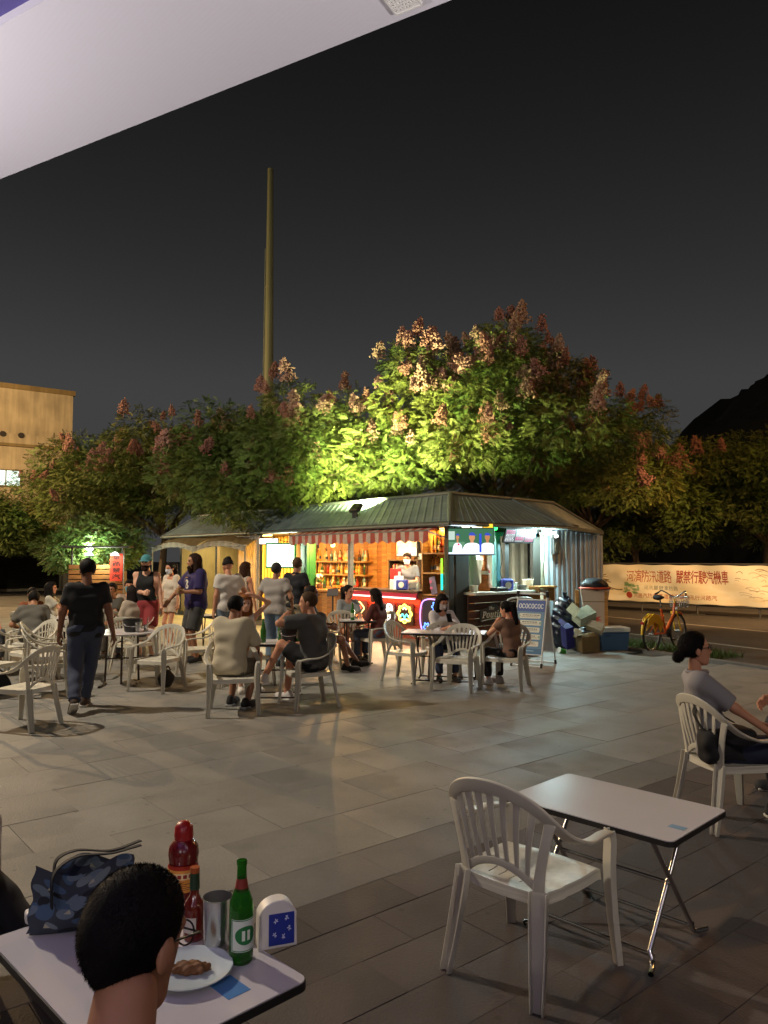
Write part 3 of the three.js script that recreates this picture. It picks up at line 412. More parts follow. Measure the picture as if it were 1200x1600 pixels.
// light-board menu over the serving window
{
  const tex = canvasTex(512, 200, (g, w, h) => { g.fillStyle = '#0c0d10'; g.fillRect(0, 0, w, h); const r = rngFrom(2); for (let c = 0; c < 3; c++) for (let l = 0; l < 9; l++) { let x = 16 + c * 168; g.fillStyle = (c === 0 && l < 3) || (c === 1 && l > 4 && l < 8) || (c === 2 && l > 4) ? '#ff3f9a' : '#f2f2f6'; while (x < 150 + c * 168) { const q = 6 + r() * 22; g.fillRect(x, 12 + l * 20, q, 11); x += q + 5; } } });
  const t = kthing('menu_light_board', 'black menu board with pink and white writing above the serving window', 'menu board', 1.75, 2.17, 0.2);
  const p = box(0.95, 0.3, 0.03, 0, 0, 0, 0.35); obj('case', p, std(0x101012, 0.4), t);
  const d = new THREE.PlaneGeometry(0.92, 0.27); d.rotateX(0.35); d.translate(0, -0.0065, 0.0185); obj('display', d, new THREE.MeshStandardMaterial({ color: 0x050505, emissive: 0xffffff, emissiveMap: tex, emissiveIntensity: 1.1, roughness: 0.4 }), t);
  obj('hanger', [bar([-0.4, 0.1, 0], [-0.4, 0.25, -0.1], 0.008), bar([0.4, 0.1, 0], [0.4, 0.25, -0.1], 0.008)], mGrey, t);
  const s = kthing('lamp_sign', 'small lit yellow and white sign above the hanging television', 'sign', 0.35, 2.33, 0.36, -KROT);
  obj('case', rbox(0.62, 0.1, 0.06, 0.015), std(0x3a3a30, 0.5), s); obj('panel', box(0.38, 0.07, 0.01, -0.1, 0, 0.031), glow(0xfff4d0, 3), s); obj('panel', box(0.18, 0.07, 0.01, 0.2, 0, 0.031), glow(0xffc838, 1.6), s);
  const gl = kthing('green_lamp', 'small green lamp under the eave beside the television', 'lamp', 0.9, 2.3, 0.32); obj('globe', ball(0.04), glow(0x28ff5a, 6), gl); obj('stem', bar([0, 0.03, 0], [0, 0.11, 0], 0.008), mGrey, gl); const l = new THREE.PointLight(0x40ff70, 0.4); l.shadow.radius = 2; l.castShadow = true; gl.add(l);
  const ts = kthing('lamp_tube', 'green and cyan glowing tube standing at the hut corner', 'lamp', -0.1, 1.1, -0.13); obj('tube', cyl(0.02, 0.02, 0.3, 0, 0.18, 0, 12), glow(0x20ffc8, 2.4), ts); obj('tube', cyl(0.02, 0.02, 0.28, 0, 0.48, 0, 12), glow(0x9cff30, 1.6), ts); obj('foot', cyl(0.03, 0.035, 0.03, 0, 0.015, 0, 12), mGrey, ts);
}
// neon signs on the red counter front
{
  const neon = (name, label, z, parts) => { const t = kthing(name, label, 'neon sign', -0.08, 0.62, z, -Math.PI / 2); obj('back_plate', box(0.5, 0.42, 0.012, 0, 0, -0.02), std(0x3a1410, 0.5), t); for (const [pts, r, c, k, closed] of parts) obj('neon_tube', pipe(pts.map(([x, y]) => [x, y, 0]), r, 48, 8, closed), glow(c, k), t); return t; };
  const ring = (rx, ry, n, wob, k, cy = 0) => Array.from({ length: n }, (_, i) => { const a = i / n * 6.283, q = 1 + wob * Math.cos(a * k); return [Math.cos(a) * rx * q, cy + Math.sin(a) * ry * q]; });
  neon('neon_sign', 'small red and yellow neon emblem at the far end of the red counter', -2.68, [[[[-0.16, 0.04], [-0.08, 0.12], [0, 0.17], [0.08, 0.12], [0.16, 0.04], [0.05, -0.06], [0, -0.1], [-0.05, -0.06]], 0.012, 0xffe080, 4, true], [[[-0.06, 0.05], [0, 0.1], [0.06, 0.05], [0, -0.02]], 0.009, 0xff5030, 4, true], [[[-0.1, -0.2], [-0.1, -0.12], [-0.03, -0.12], [-0.03, -0.2], [-0.1, -0.2]], 0.01, 0xff7a30, 4, true], [[[0.02, -0.2], [0.02, -0.1], [0.09, -0.12], [0.03, -0.15], [0.1, -0.17], [0.02, -0.2]], 0.01, 0xff7a30, 4, true]]);
  const h = neon('neon_sign', 'glaring white heart shaped neon sign on the red counter', -1.78, [[[[0, -0.17], [-0.16, 0], [-0.15, 0.13], [-0.06, 0.16], [0, 0.09], [0.06, 0.16], [0.15, 0.13], [0.16, 0]], 0.018, 0xfff2d8, 7, true], [[[0, -0.1], [-0.09, 0.02], [-0.06, 0.09], [0, 0.03], [0.06, 0.09], [0.09, 0.02]], 0.016, 0xfff2d8, 7, true]]);
  const b = neon('neon_sign', 'large yellow scalloped neon emblem with cyan middle on the red counter', -1.22, [[ring(0.2, 0.17, 40, 0.1, 8), 0.013, 0xffe45a, 5, true], [ring(0.16, 0.13, 40, 0.1, 8), 0.01, 0xffc84a, 4, true], [[[-0.12, -0.06], [-0.06, -0.01], [0, -0.07], [0.06, -0.01], [0.12, -0.06]], 0.01, 0x50ffe0, 5, false], [[[-0.12, -0.14], [0, -0.1], [0.12, -0.14]], 0.012, 0x60ffb0, 5, false], [[[-0.05, 0.08], [0, 0.12], [0.05, 0.08]], 0.01, 0xfff0c0, 4, false]]);
  for (const [o, c, p] of [[h, 0xfff0d0, 40], [b, 0xffd860, 30]]) { const l = new THREE.RectAreaLight(c, p, 0.35, 0.32); l.position.set(0, 0, 0.03); l.rotation.y = Math.PI; o.add(l); }
  const t = kthing('neon_flower_board', 'dark board with violet neon outline and blue flowers below the bottle rack', 'neon sign', -0.09, 0.6, -0.42, -Math.PI / 2);
  obj('board', box(0.56, 0.62, 0.02, 0, 0, -0.015), std(0x2b2634, 0.5), t); obj('neon_tube', pipe([[-0.25, 0.28, 0.01], [-0.25, -0.28, 0.01], [0.25, -0.28, 0.01], [0.25, 0.28, 0.01]], 0.011, 60, 8, true), glow(0xc090ff, 3), t);
  for (const [x, y] of [[0.1, 0.2], [-0.14, -0.2]]) obj('neon_flower', pipe(ring(0.07, 0.07, 40, 0.35, 6).map(([a, c]) => [a + x, c + y, 0.01]), 0.009, 70, 6, true), glow(0x5a8cff, 4), t);
}
// sign with a shop word leaning on the dark boards
{
  const tex = canvasTex(512, 256, (g, w, h) => { g.fillStyle = '#3a3d38'; g.fillRect(0, 0, w, h); g.fillStyle = '#d8dccb'; g.font = 'italic bold 56px serif'; g.fillText('The', 170, 84); g.font = 'italic bold 120px serif'; g.fillText('Poutine', 36, 190); g.strokeStyle = '#d8dccb'; g.lineWidth = 9; g.beginPath(); g.moveTo(30, 228); g.quadraticCurveTo(250, 190, 480, 214); g.stroke(); });
  const t = kthing('shop_sign', 'dark cut out sign with pale script fixed on the dark serving boards', 'sign', 1.0, 0.66, 0.135);
  const s = new THREE.Shape(); s.moveTo(-0.36, -0.16); s.lineTo(0.36, -0.1); s.lineTo(0.37, 0.09); s.quadraticCurveTo(0.2, 0.1, 0.08, 0.17); s.quadraticCurveTo(-0.06, 0.2, -0.12, 0.11); s.lineTo(-0.36, 0.07); s.closePath();
  const g = new THREE.ExtrudeGeometry(s, { depth: 0.02, bevelEnabled: false, curveSegments: 8 }), u = g.attributes.uv, p = g.attributes.position; for (let i = 0; i < p.count; i++) u.setXY(i, (p.getX(i) + 0.37) / 0.74, (p.getY(i) + 0.18) / 0.37);
  obj('board', g, std(0xffffff, 0.6, { map: tex }), t);
}
// round wall lamp and meter on the corrugated wall, loose cables and conduits
for (const [pts, r] of [[[[0.15, 2.3, 0.12], [0.7, 2.22, 0.14], [1.3, 2.27, 0.13], [2.0, 2.2, 0.15], [2.6, 2.28, 0.14]], 0.008], [[[2.62, 2.3, 0.12], [2.64, 1.9, 0.13], [2.6, 1.5, 0.12], [2.63, 1.1, 0.13]], 0.009], [[[1.28, 2.1, 0.07], [1.36, 1.75, 0.09], [1.3, 1.45, 0.08], [1.4, 1.2, 0.1]], 0.007], [[[-0.1, 2.3, -0.2], [-0.12, 2.2, -1.2], [-0.1, 2.27, -2.2], [-0.12, 2.19, -3.0]], 0.008], [[[-0.12, 2.3, -4.6], [-0.16, 2.12, -5.4], [-0.14, 2.25, -6.2]], 0.009]]) obj('power_cable', pipe(pts, r, 40, 6), std(0x1d1d1d, 0.6), hut);
for (const q of [0.32, 1.15]) obj('conduit', bar([2.7 + 0.956 * q, 1.75, 0.12 - 0.292 * q], [2.7 + 0.956 * q, 2.32, 0.12 - 0.292 * q], 0.012), mCream, hut);
{
  const t = kthing('wall_mirror', 'dark square box with round glass fixed on the corrugated wall', 'wall box', 3.05, 1.98, 0.02, Math.atan2(1.12, 3.66));
  obj('case', rbox(0.3, 0.36, 0.07, 0.015, 0, 0, 0.05), std(0x2b2622, 0.5), t); obj('glass', cyl(0.13, 0.13, 0.02, 0.02, -0.03, 0.09, 28, Math.PI / 2), std(0x6a5a48, 0.12, { metalness: 0.6 }), t); obj('lamp', [ball(0.035, -0.08, 0.2, 0.09), ball(0.03, 0.02, 0.21, 0.09)], glow(0xf4fff6, 3), t);
}
// ---------- trees with pinnate leaves and papery pink fruit clusters ----------
const leafSpray = (() => { // one compound leaf: a stalk with opposite leaflets, about 0.4 m long
  const p = [], idx = [], leaf = (bx, by, bz, ang, len, w, droop) => {
    const c = Math.cos(ang), s = Math.sin(ang), k = p.length / 3, P = (l, a, y) => p.push(bx + c * l - s * a, by + y, bz + s * l + c * a);
    P(0, 0, 0); P(len * 0.45, w, -droop * 0.3); P(len, 0, -droop); P(len * 0.45, -w, -droop * 0.3); idx.push(k, k + 1, k + 2, k, k + 2, k + 3);
  };
  for (let i = 0; i < 5; i++) { const t = 0.06 + i * 0.075, y = -0.35 * t * t; for (const s of [-1, 1]) leaf(t, y, 0, s * (1.15 - i * 0.1), 0.135 - i * 0.009, 0.03, 0.03); }
  leaf(0.38, -0.05, 0, 0, 0.13, 0.03, 0.03);
  const g = new THREE.BufferGeometry(); g.setAttribute('position', new THREE.Float32BufferAttribute(p, 3)); g.setAttribute('uv', new THREE.Float32BufferAttribute(new Float32Array(p.length / 3 * 2), 2)); g.setIndex(idx); g.computeVertexNormals(); return g;
})();
const leafMat = std(0xffffff, 0.75, { side: THREE.DoubleSide });
const barkMat = std(0x6f5f48, 0.9, { map: cloudy, bumpMap: stoneBump, bumpScale: 0.01 });
function panicle(seed) { // papery capsules crowded on an upright branching stalk
  const r = rngFrom(seed), gs = [];
  const q = new THREE.OctahedronGeometry(1, 0); q.scale(0.026, 0.036, 0.026);
  for (let i = 0; i < 190; i++) { const t = Math.pow(r(), 1.15), a = r() * 6.283, w = 0.3 * Math.sqrt(1 - t) * (0.4 + 0.6 * r()) * (0.35 + 0.65 * r()) + 0.015; const g = q.clone(); const s = 0.8 + r() * 0.7; g.scale(s, s, s); g.rotateX(r() * 2); g.rotateY(a); g.translate(Math.cos(a) * w, t * 0.5 + (r() - 0.5) * 0.1 - w * 0.2, Math.sin(a) * w); gs.push(norm(g)); }
  gs.push(norm(bar([0, -0.2, 0], [0, 0.5, 0], 0.008, 0.004, 5))); return mergeGeometries(gs);
}
const panicles = [21, 22, 23, 24].map(panicle), panicleMats = [0x94695c, 0x8c6052, 0x9a7466, 0x835a48, 0x9a7c66].map((c) => std(c, 0.85));
function branchTube(pts, r0, r1, s = 6) {
  const c = new THREE.CatmullRomCurve3(pts, false, 'centripetal'), n = Math.max(4, pts.length * 3), g = new THREE.TubeGeometry(c, n, 1, s), p = g.attributes.position;
  for (let i = 0; i <= n; i++) { const o = c.getPointAt(i / n), r = lerp(r0, r1, i / n); for (let j = 0; j <= s; j++) { const k = i * (s + 1) + j; p.setXYZ(k, o.x + (p.getX(k) - o.x) * r, o.y + (p.getY(k) - o.y) * r, o.z + (p.getZ(k) - o.z) * r); } }
  g.computeVertexNormals(); return g;
}
function tree(name, label, x, d, H, rad, seed, o) {
  const r = rngFrom(seed), rr = (a, b) => a + (b - a) * r(), t = thing(name, label, 'tree', [x, 0, -d], 0, o.group);
  const trunkTop = H * (o.fork ?? 0.34), tips = [], wood = [];
  const lean = V(rr(-0.25, 0.25), trunkTop, rr(-0.2, 0.2));
  wood.push(branchTube([V(0, -0.1, 0), V(lean.x * 0.4 + rr(-0.08, 0.08), trunkTop * 0.5, lean.z * 0.4), lean], o.trunk ?? 0.17, (o.trunk ?? 0.17) * 0.7, 9));
  const nl = o.limbs ?? 7;
  for (let i = 0; i < nl; i++) {
    const a = i / nl * 6.283 + rr(-0.35, 0.35), up = rr(0.25, 1), reach = rad * rr(0.5, 0.8) * (1.15 - 0.55 * up), top = lerp(trunkTop + 0.4, H - rad * 0.28, up);
    const end = V(Math.cos(a) * reach, top, Math.sin(a) * reach), mid = lean.clone().lerp(end, 0.5).add(V(rr(-0.3, 0.3), rr(-0.1, 0.5), rr(-0.3, 0.3)));
    wood.push(branchTube([lean.clone(), mid, end], (o.trunk ?? 0.17) * 0.55, 0.03, 7)); tips.push(end);
    for (let k = 0; k < 5; k++) { const s = mid.clone().lerp(end, rr(0, 1)), b = rr(0, 6.283), l = rad * rr(0.25, 0.5), e = s.clone().add(V(Math.cos(b) * l, rr(-0.25, 0.55) * l, Math.sin(b) * l)); wood.push(branchTube([s, s.clone().lerp(e, 0.5).add(V(0, rr(0, 0.25), 0)), e], 0.028, 0.01, 5)); tips.push(e); }
  }
  for (let k = 0; k < (o.fill ?? 14); k++) { const a = rr(0, 6.283), e = rr(-0.25, 1), w = Math.sqrt(1 - Math.max(0, e) ** 2) * rad * rr(0.62, 0.98); tips.push(V(Math.cos(a) * w, trunkTop + 0.6 + (e + 0.3) * (H - trunkTop - 1.0) / 1.3, Math.sin(a) * w)); }
  obj('trunk', wood, barkMat, t);
  const per = Math.round((o.leaves ?? 120) * 3.1), n = tips.length * per, im = new THREE.InstancedMesh(leafSpray, leafMat, n), m4 = new THREE.Matrix4(), q = new THREE.Quaternion(), q2 = new THREE.Quaternion(), c = new THREE.Color();
  im.name = 'crown'; im.castShadow = im.receiveShadow = true; let i = 0; const cl = o.clump ?? 0.95;
  for (const tip of tips) {
    const hue = rr(-0.02, 0.03), tone = rr(0.75, 1.2), sx = rr(0.8, 1.3), sy = rr(0.55, 0.85);
    for (let k = 0; k < per; k++, i++) {
      const u = rr(-1, 1), a = rr(0, 6.283), w = Math.sqrt(1 - u * u), R0 = cl * (0.35 + 0.65 * Math.cbrt(r()));
      const dir = V(Math.cos(a) * w, u, Math.sin(a) * w), pos = V(tip.x + dir.x * R0 * sx, tip.y + dir.y * R0 * sy, tip.z + dir.z * R0 * sx);
      const out = V(dir.x + rr(-0.9, 0.9), dir.y * 0.5 - 0.12 + rr(-0.7, 0.5), dir.z + rr(-0.9, 0.9)).normalize();
      q.setFromUnitVectors(V(1, 0, 0), out); q2.setFromAxisAngle(V(1, 0, 0), rr(-0.9, 0.9)); q.multiply(q2); const s = rr(0.32, 0.62) * (o.leafSize ?? 1);
      im.setMatrixAt(i, m4.compose(pos, q, V(s, s, s)));
      const g = tone * rr(0.75, 1.25); c.setRGB((0.082 + hue * 0.9) * g * (o.tint?.[0] ?? 1), 0.115 * g * (o.tint?.[1] ?? 1), 0.013 * g * (o.tint?.[2] ?? 1)); im.setColorAt(i, c);
    }
  }
  tag(im, null, null, null, 'stuff'); t.add(im);
  for (let k = 0; k < (o.flowers ?? 0); k++) {
    let tip = tips[Math.floor(r() * tips.length)]; for (let z = 0; z < 2; z++) { const q = tips[Math.floor(r() * tips.length)]; if (q.z * 0.8 + q.y > tip.z * 0.8 + tip.y) tip = q; } const a = rr(-0.5, 3.64), e = rr(-0.1, 1), w = Math.sqrt(1 - Math.max(0, e) ** 2) * cl * 1.02;
    const f = obj('fruit_cluster', panicles[Math.floor(r() * 4)], panicleMats[Math.floor(r() * 5)], t); f.position.set(tip.x + Math.cos(a) * w, tip.y + e * cl * 0.85, tip.z + Math.sin(a) * w); f.rotation.set(rr(-0.5, 0.5), rr(0, 6), rr(-0.5, 0.5)); const s = rr(0.55, 1.1); f.scale.set(s, s, s);
  }
  return t;
}
const grp = 'trees behind the bar hut';
tree('rain_tree', 'broad leafy tree lit bright yellow green by the flood lamp behind the bar', -2.2, 21.2, 6.5, 3.6, 101, { flowers: 50, leaves: 140, fill: 20, fork: 0.4, group: grp });
tree('rain_tree', 'tallest rounded tree with many pink fruit clusters behind the hut corner', 3.0, 21.4, 8.0, 4.3, 102, { flowers: 105, leaves: 140, fill: 30, fork: 0.38, group: grp });
tree('rain_tree', 'leafy tree with pink clusters hanging towards the roadside banner', 7.9, 28.4, 7.6, 4.3, 103, { flowers: 70, leaves: 120, fill: 20, fork: 0.36, group: grp });
tree('rain_tree', 'dim tree with reddish clusters behind the left end of the bar', -9.0, 30.5, 7.4, 4.0, 104, { flowers: 40, leaves: 110, fill: 18, group: grp });
tree('rain_tree', 'dim tree standing between the beige building and the bar', -11.8, 33.5, 7.4, 3.6, 105, { flowers: 24, leaves: 110, fill: 18, group: grp });
tree('rain_tree', 'dark tree far behind the tall pole', -4.6, 29, 7.2, 3.6, 106, { flowers: 6, leaves: 100, fill: 18, group: grp });
tree('shade_tree', 'dark round tree beyond the roadside banner', 14.2, 28.5, 6.6, 3.9, 107, { leaves: 120, fill: 22, group: grp, leafSize: 0.9, tint: [0.8, 0.95, 1] });
tree('shade_tree', 'second dark round tree beyond the roadside banner', 10.3, 31, 5.6, 3.2, 108, { leaves: 110, fill: 18, group: grp, leafSize: 0.9, tint: [0.8, 0.95, 1] });
tree('shade_tree', 'small dark round tree in front of the beige building', -17.6, 34, 5.2, 2.0, 109, { leaves: 110, fill: 14, group: grp, tint: [0.8, 0.95, 1] });
tree('shade_tree', 'low dark shrub tree near the food cart', -8.9, 23.5, 3.0, 1.3, 110, { leaves: 90, fill: 10, limbs: 5, clump: 0.6, leafSize: 0.8, group: grp, tint: [0.8, 0.95, 1] });
// ---------- hill, far building, tall pole ----------
{
  const n = 220, m = 30;
  const hill = (name, label, x0, x1, d, h, seed) => { const rr = rngFrom(seed); const ph = [rr() * 6, rr() * 6, rr() * 6]; const g = sheet(n, m, (u, v) => { const prof = Math.pow(Math.sin(Math.PI * clamp(u, 0.001, 0.999)), 0.55) * (0.85 + 0.12 * Math.sin(u * 9 + ph[0]) + 0.06 * Math.sin(u * 27 + ph[1]) + 0.03 * Math.sin(u * 71 + ph[2])), a = v * Math.PI; const lump = 1 + 0.09 * (fbm(u * 60, v * 16, 64, seed, 3) - 0.5) * 2 + 0.05 * Math.abs(Math.sin(u * 160 + Math.sin(v * 22) * 2)); return [lerp(x0, x1, u) + (vnoise(u * 90, v * 30, 128, seed) - 0.5) * 1.2, Math.sin(a) * h * prof * lump - 0.2, -d + Math.cos(a) * h * 0.9 * lump]; }); tag(obj(name, triUV(g, 0.1), std(0x1a1c10, 0.95, { map: cloudy })), label, 'hill', null, 'structure'); };
  hill('wooded_hill', 'dark wooded hill behind the road', 21, 80, 62, 27, 5);
  hill('wooded_hill', 'higher dark wooded hill farther to the side', 33, 130, 78, 52, 6);
}
{
  const t = thing('office_building', 'beige flat roofed building with lit windows behind the trees', 'building', [-22.5, 0, -35.6], 0.64);
  const wall = std(0xc0b294, 0.85, { map: grimy }), trim = std(0x8d7a52, 0.85, { map: grimy }), dk = std(0x2b2620, 0.8);
  obj('wall', triUV(span(-9, 7.4, 0, 10.3, -9, 0), 0.25), wall, t); obj('parapet', triUV(span(-9.1, 7.5, 10.3, 10.55, -9.1, 0.1), 0.25), trim, t);
  obj('cornice', triUV(span(-9.08, 7.48, 7.35, 7.5, -9, 0.12), 0.25), trim, t); obj('canopy_band', triUV(span(-9.2, 7.4, 2.6, 3.3, 0, 1.4), 0.25), std(0xa48a50, 0.85, { map: grimy }), t);
  for (let i = 0; i < 3; i++) obj('vent', cyl(0.14, 0.14, 0.06, 3.2 + i * 0.85, 7.95, 0.03, 14, Math.PI / 2), dk, t);
  for (const [x, y, w, h, k] of [[3.6, 5.35, 1.3, 0.75, 2.2], [0.2, 5.35, 1.3, 0.75, 0], [2.2, 3.75, 1.1, 0.6, 1.5], [5.4, 3.8, 1.1, 0.6, 0]]) {
    const f = obj('window', [span(x - 0.06, x + w + 0.06, y - 0.06, y, 0.005, 0.08), span(x - 0.06, x + w + 0.06, y + h, y + h + 0.06, 0.005, 0.08), span(x - 0.06, x, y, y + h, 0.005, 0.08), span(x + w, x + w + 0.06, y, y + h, 0.005, 0.08), span(x + w / 2 - 0.03, x + w / 2 + 0.03, y, y + h, 0.005, 0.07)], trim, t);
    obj('pane', span(x, x + w, y, y + h, 0.005, 0.02), k ? glow(0xe8fff0, k) : std(0x15171a, 0.2), f);
  }
  const slat = box(15.6, 0.09, 0.05); for (let i = 0; i < 22; i++) { const o = obj('shutter_slat', slat, std(0x2e2a1d, 0.6), t); o.position.set(-0.9, 0.2 + i * 0.108, 0.06); o.rotation.x = 0.5; }
  for (let i = 0; i < 4; i++) obj('column', triUV(span(-3.4 + i * 3.4, -3.0 + i * 3.4, 0, 2.6, 0.9, 1.3), 0.25), wall, t);
}
{
  const t = thing('steel_pole', 'very tall tapered steel pole rising behind the trees', 'pole', [-5.0, 0, -32.5]), m = std(0x8f9470, 0.6, { map: grimy });
  obj('shaft', [cyl(0.125, 0.28, 18.8, 0, 9.4, 0, 20), cyl(0.42, 0.45, 0.3, 0, 0.15, 0, 16)], m, t);
  for (const y of [4.5, 9, 13.5]) obj('joint_ring', cyl(0.29 - y * 0.0083, 0.295 - y * 0.0083, 0.12, 0, y, 0, 20), m, t);
  obj('cable_duct', bar([-0.3, 0.2, 0.06], [-0.18, 15.2, 0.06], 0.016), std(0x8f9470, 0.6), t);
  for (const y of [2.5, 5.5, 8.5, 11.5, 14.5]) obj('duct_clip', bar([-0.28 + y * 0.008, y, 0.06], [-0.1, y, 0.04], 0.02), m, t);
}
// food cart and red hanging banner among the left trees
{
  const t = thing('food_cart', 'brown slatted food cart with small white lamps under the left trees', 'food cart', [-7.2, 0, -19.2], 0.2);
  for (let i = 0; i < 7; i++) obj('slat', uvb(box(1.3, 0.1, 0.03, 0, 0.75 + i * 0.125, 0.3 + (i % 2) * 0.004)), mOak2, t);
  obj('body', uvb(rbox(1.3, 0.9, 0.55, 0.02, 0, 0.95, 0)), mDarkWood, t); obj('roof', rbox(1.6, 0.05, 0.9, 0.02, 0, 2.0, 0.05), mDark, t);
  for (const x of [-0.6, 0.6]) obj('post', bar([x, 1.3, 0.2], [x, 2.0, 0.2], 0.025), mDark, t);
  for (const x of [-0.62, 0.62]) obj('wheel', [cyl(0.3, 0.3, 0.05, x, 0.3, 0, 24, 0, 0, Math.PI / 2)], std(0x1c1c1c, 0.7), t);
  obj('leg', [box(0.05, 0.5, 0.05, -0.5, 0.25, -0.2), box(0.05, 0.5, 0.05, 0.5, 0.25, -0.2)], mDark, t);
  for (const x of [-0.15, 0.45]) { obj('lamp', [lathe([[0.001, 0.1], [0.05, 0.08], [0.11, 0], [0.001, 0.005]], 16).translate(x, 1.78, 0.45)], glow(0xf4fff4, 3), t); }
  const l = new THREE.PointLight(0xf0ffe8, 5); l.position.set(0.15, 1.7, 0.5); l.shadow.radius = 3; l.castShadow = true; t.add(l);
  const b = thing('hanging_banner', 'narrow red hanging banner with dark characters beside the food cart', 'banner', [-6.65, 0, -18.9], 0.15);
  const tex = canvasTex(64, 220, (g, w, h) => { g.fillStyle = '#c8361c'; g.fillRect(0, 0, w, h); g.strokeStyle = '#3a120a'; ['che', 'lu', 'jin', 'qi'].forEach((c, i) => glyph(g, GLYPH[c], 13, 12 + i * 51, 38, 5)); });
  obj('cloth', sheet(4, 8, (u, v) => [(u - 0.5) * 0.3, 1.15 + v * 0.68, 0.02 * Math.sin(u * 4 + v * 3)]), std(0xffffff, 0.8, { map: tex, side: THREE.DoubleSide }), b);
  obj('pole', [bar([0.18, 0, 0], [0.18, 1.9, 0], 0.012), bar([0.18, 1.84, 0], [-0.16, 1.84, 0], 0.008), box(0.3, 0.04, 0.3, 0.18, 0.02, 0)], mGrey, b);
}
// small green garden lamp among the left trees
{
  const t = thing('garden_lamp', 'small bright lamp on a short post among the left leaves', 'garden lamp', [-8.6, 0, -22.2]);
  obj('post', cyl(0.03, 0.04, 1.9, 0, 0.95, 0, 10), mDark, t); obj('globe', ball(0.1, 0, 2.0, 0), glow(0xf2fff0, 8), t);
  const l = new THREE.PointLight(0xeaffe0, 14); l.position.set(0, 2.0, 0); l.shadow.radius = 4; l.castShadow = true; t.add(l);
}
// ---------- stall canopy over the viewer ----------
{
  const t = thing('stall_canopy', 'white edged stall canopy with violet cloth above the near tables', 'canopy', [0, 0, 0]);
  const H = 2.9, e0 = [-4.2, 3.975], e1 = [2.6, 0.105], nrm = [-0.495, -0.869];   // outer edge in (x, depth), inward normal
  const quad = (a, b, y) => { const s = new THREE.Shape(); const P = (e, k) => [e[0] + nrm[0] * k, e[1] + nrm[1] * k]; [P(e0, a), P(e1, a), P(e1, b), P(e0, b)].forEach(([x, d], i) => (i ? s.lineTo(x, d) : s.moveTo(x, d))); const g = new THREE.ExtrudeGeometry(s, { depth: 0.03, bevelEnabled: false }); g.rotateX(-Math.PI / 2); g.translate(0, y, 0); return g; };
  obj('white_border', quad(0, 0.415, H), std(0xd6d2d6, 0.75, { bumpMap: fabricBump, bumpScale: 0.0004 }), t);
  obj('violet_cloth', quad(0.415, 4.6, H + 0.02), std(0x5a5090, 0.85, { map: cloudy }), t);
  const dir = [0.869, -0.495];
  obj('edge_beam', bar([e0[0], H + 0.05, -e0[1] ], [e1[0], H + 0.05, -e1[1]], 0.02), std(0xd8d8dc, 0.5), t);
  for (const [a, k] of [[0.02, 0.3], [0.98, 0.3], [0.02, 4.4], [0.98, 4.4]]) { const x = lerp(e0[0], e1[0], a) + nrm[0] * k, d = lerp(e0[1], e1[1], a) + nrm[1] * k; if (d < 1.4 || x < -2) obj('post', cyl(0.035, 0.035, H, x, H / 2, -d, 12), std(0xb8b8b8, 0.4, { metalness: 0.5 }), t); }
  const v = thing('soffit_vent', 'white perforated vent plate on the canopy border', 'vent', [0.03, H - 0.006, -1.482], Math.atan2(-dir[1], dir[0]) * -1 + 0);
  v.rotation.y = Math.atan2(0.495, 0.869) * -1; v.scale.set(0.62, 0.62, 0.62);
  const s = new THREE.Shape([[-0.045, -0.07], [0.045, -0.07], [0.045, 0.07], [-0.045, 0.07]].map(([x, y]) => new THREE.Vector2(x, y)));
  for (let i = 0; i < 7; i++) for (let j = 0; j < 9; j++) { const h = new THREE.Path(); h.absarc(-0.036 + i * 0.012 + (j % 2) * 0.004 - 0.002, -0.056 + j * 0.014, 0.0036, 0, 6.2832, true); s.holes.push(h); }
  const g = new THREE.ExtrudeGeometry(s, { depth: 0.006, bevelEnabled: false, curveSegments: 4 }); g.rotateX(Math.PI / 2); obj('perforated_plate', g, std(0xe6e2da, 0.5), v);
  obj('vent_frame', [box(0.1, 0.012, 0.006, 0, -0.002, 0.072), box(0.1, 0.012, 0.006, 0, -0.002, -0.072), box(0.006, 0.012, 0.14, 0.048, -0.002, 0), box(0.006, 0.012, 0.14, -0.048, -0.002, 0)], std(0xdedad2, 0.5), v);
  // two bare lamps under the canopy, behind the viewer
  { const q = thing('uplight_bar', 'white uplight bar on a stand under the canopy', 'lamp', [-1.75, 0, -1.15], 0.9); obj('stand', [cyl(0.015, 0.02, 1.9, 0, 0.95, 0, 10), cyl(0.16, 0.18, 0.03, 0, 0.015, 0, 20)], std(0x222222, 0.5), q); obj('trough', rbox(0.62, 0.05, 0.1, 0.01, 0, 1.92, 0), std(0x222222, 0.5), q); obj('diffuser', box(0.58, 0.008, 0.08, 0, 1.95, 0), glow(0xf4efff, 8), q); const l = new THREE.RectAreaLight(0xfcf6fa, 215, 0.58, 0.08); l.position.set(0, 1.96, 0); l.rotation.x = Math.PI / 2; q.add(l); const w = copyOf(q, [0.95, 0, -0.42], 0.5, 'second white uplight bar on a stand under the canopy edge'); }
  for (const [x, z, p] of [[-1.5, 1.6, 5], [0.9, 1.9, 3]]) { const q = thing('canopy_lamp', x < 0 ? 'bare white lamp bulb under the canopy by the near table' : 'second bare white lamp bulb under the canopy', 'lamp', [x, 2.35, z]); obj('cord', bar([0, 0.08, 0], [0, 0.56, 0], 0.006), std(0x333333, 0.5), q); obj('socket', cyl(0.022, 0.026, 0.06, 0, 0.09, 0, 12), std(0x444444, 0.5), q); obj('bulb', ball(0.06), glow(0xfff4f4, 9), q); const l = new THREE.PointLight(0xfff0ee, p); l.shadow.radius = 3; l.castShadow = true; q.add(l); }
}
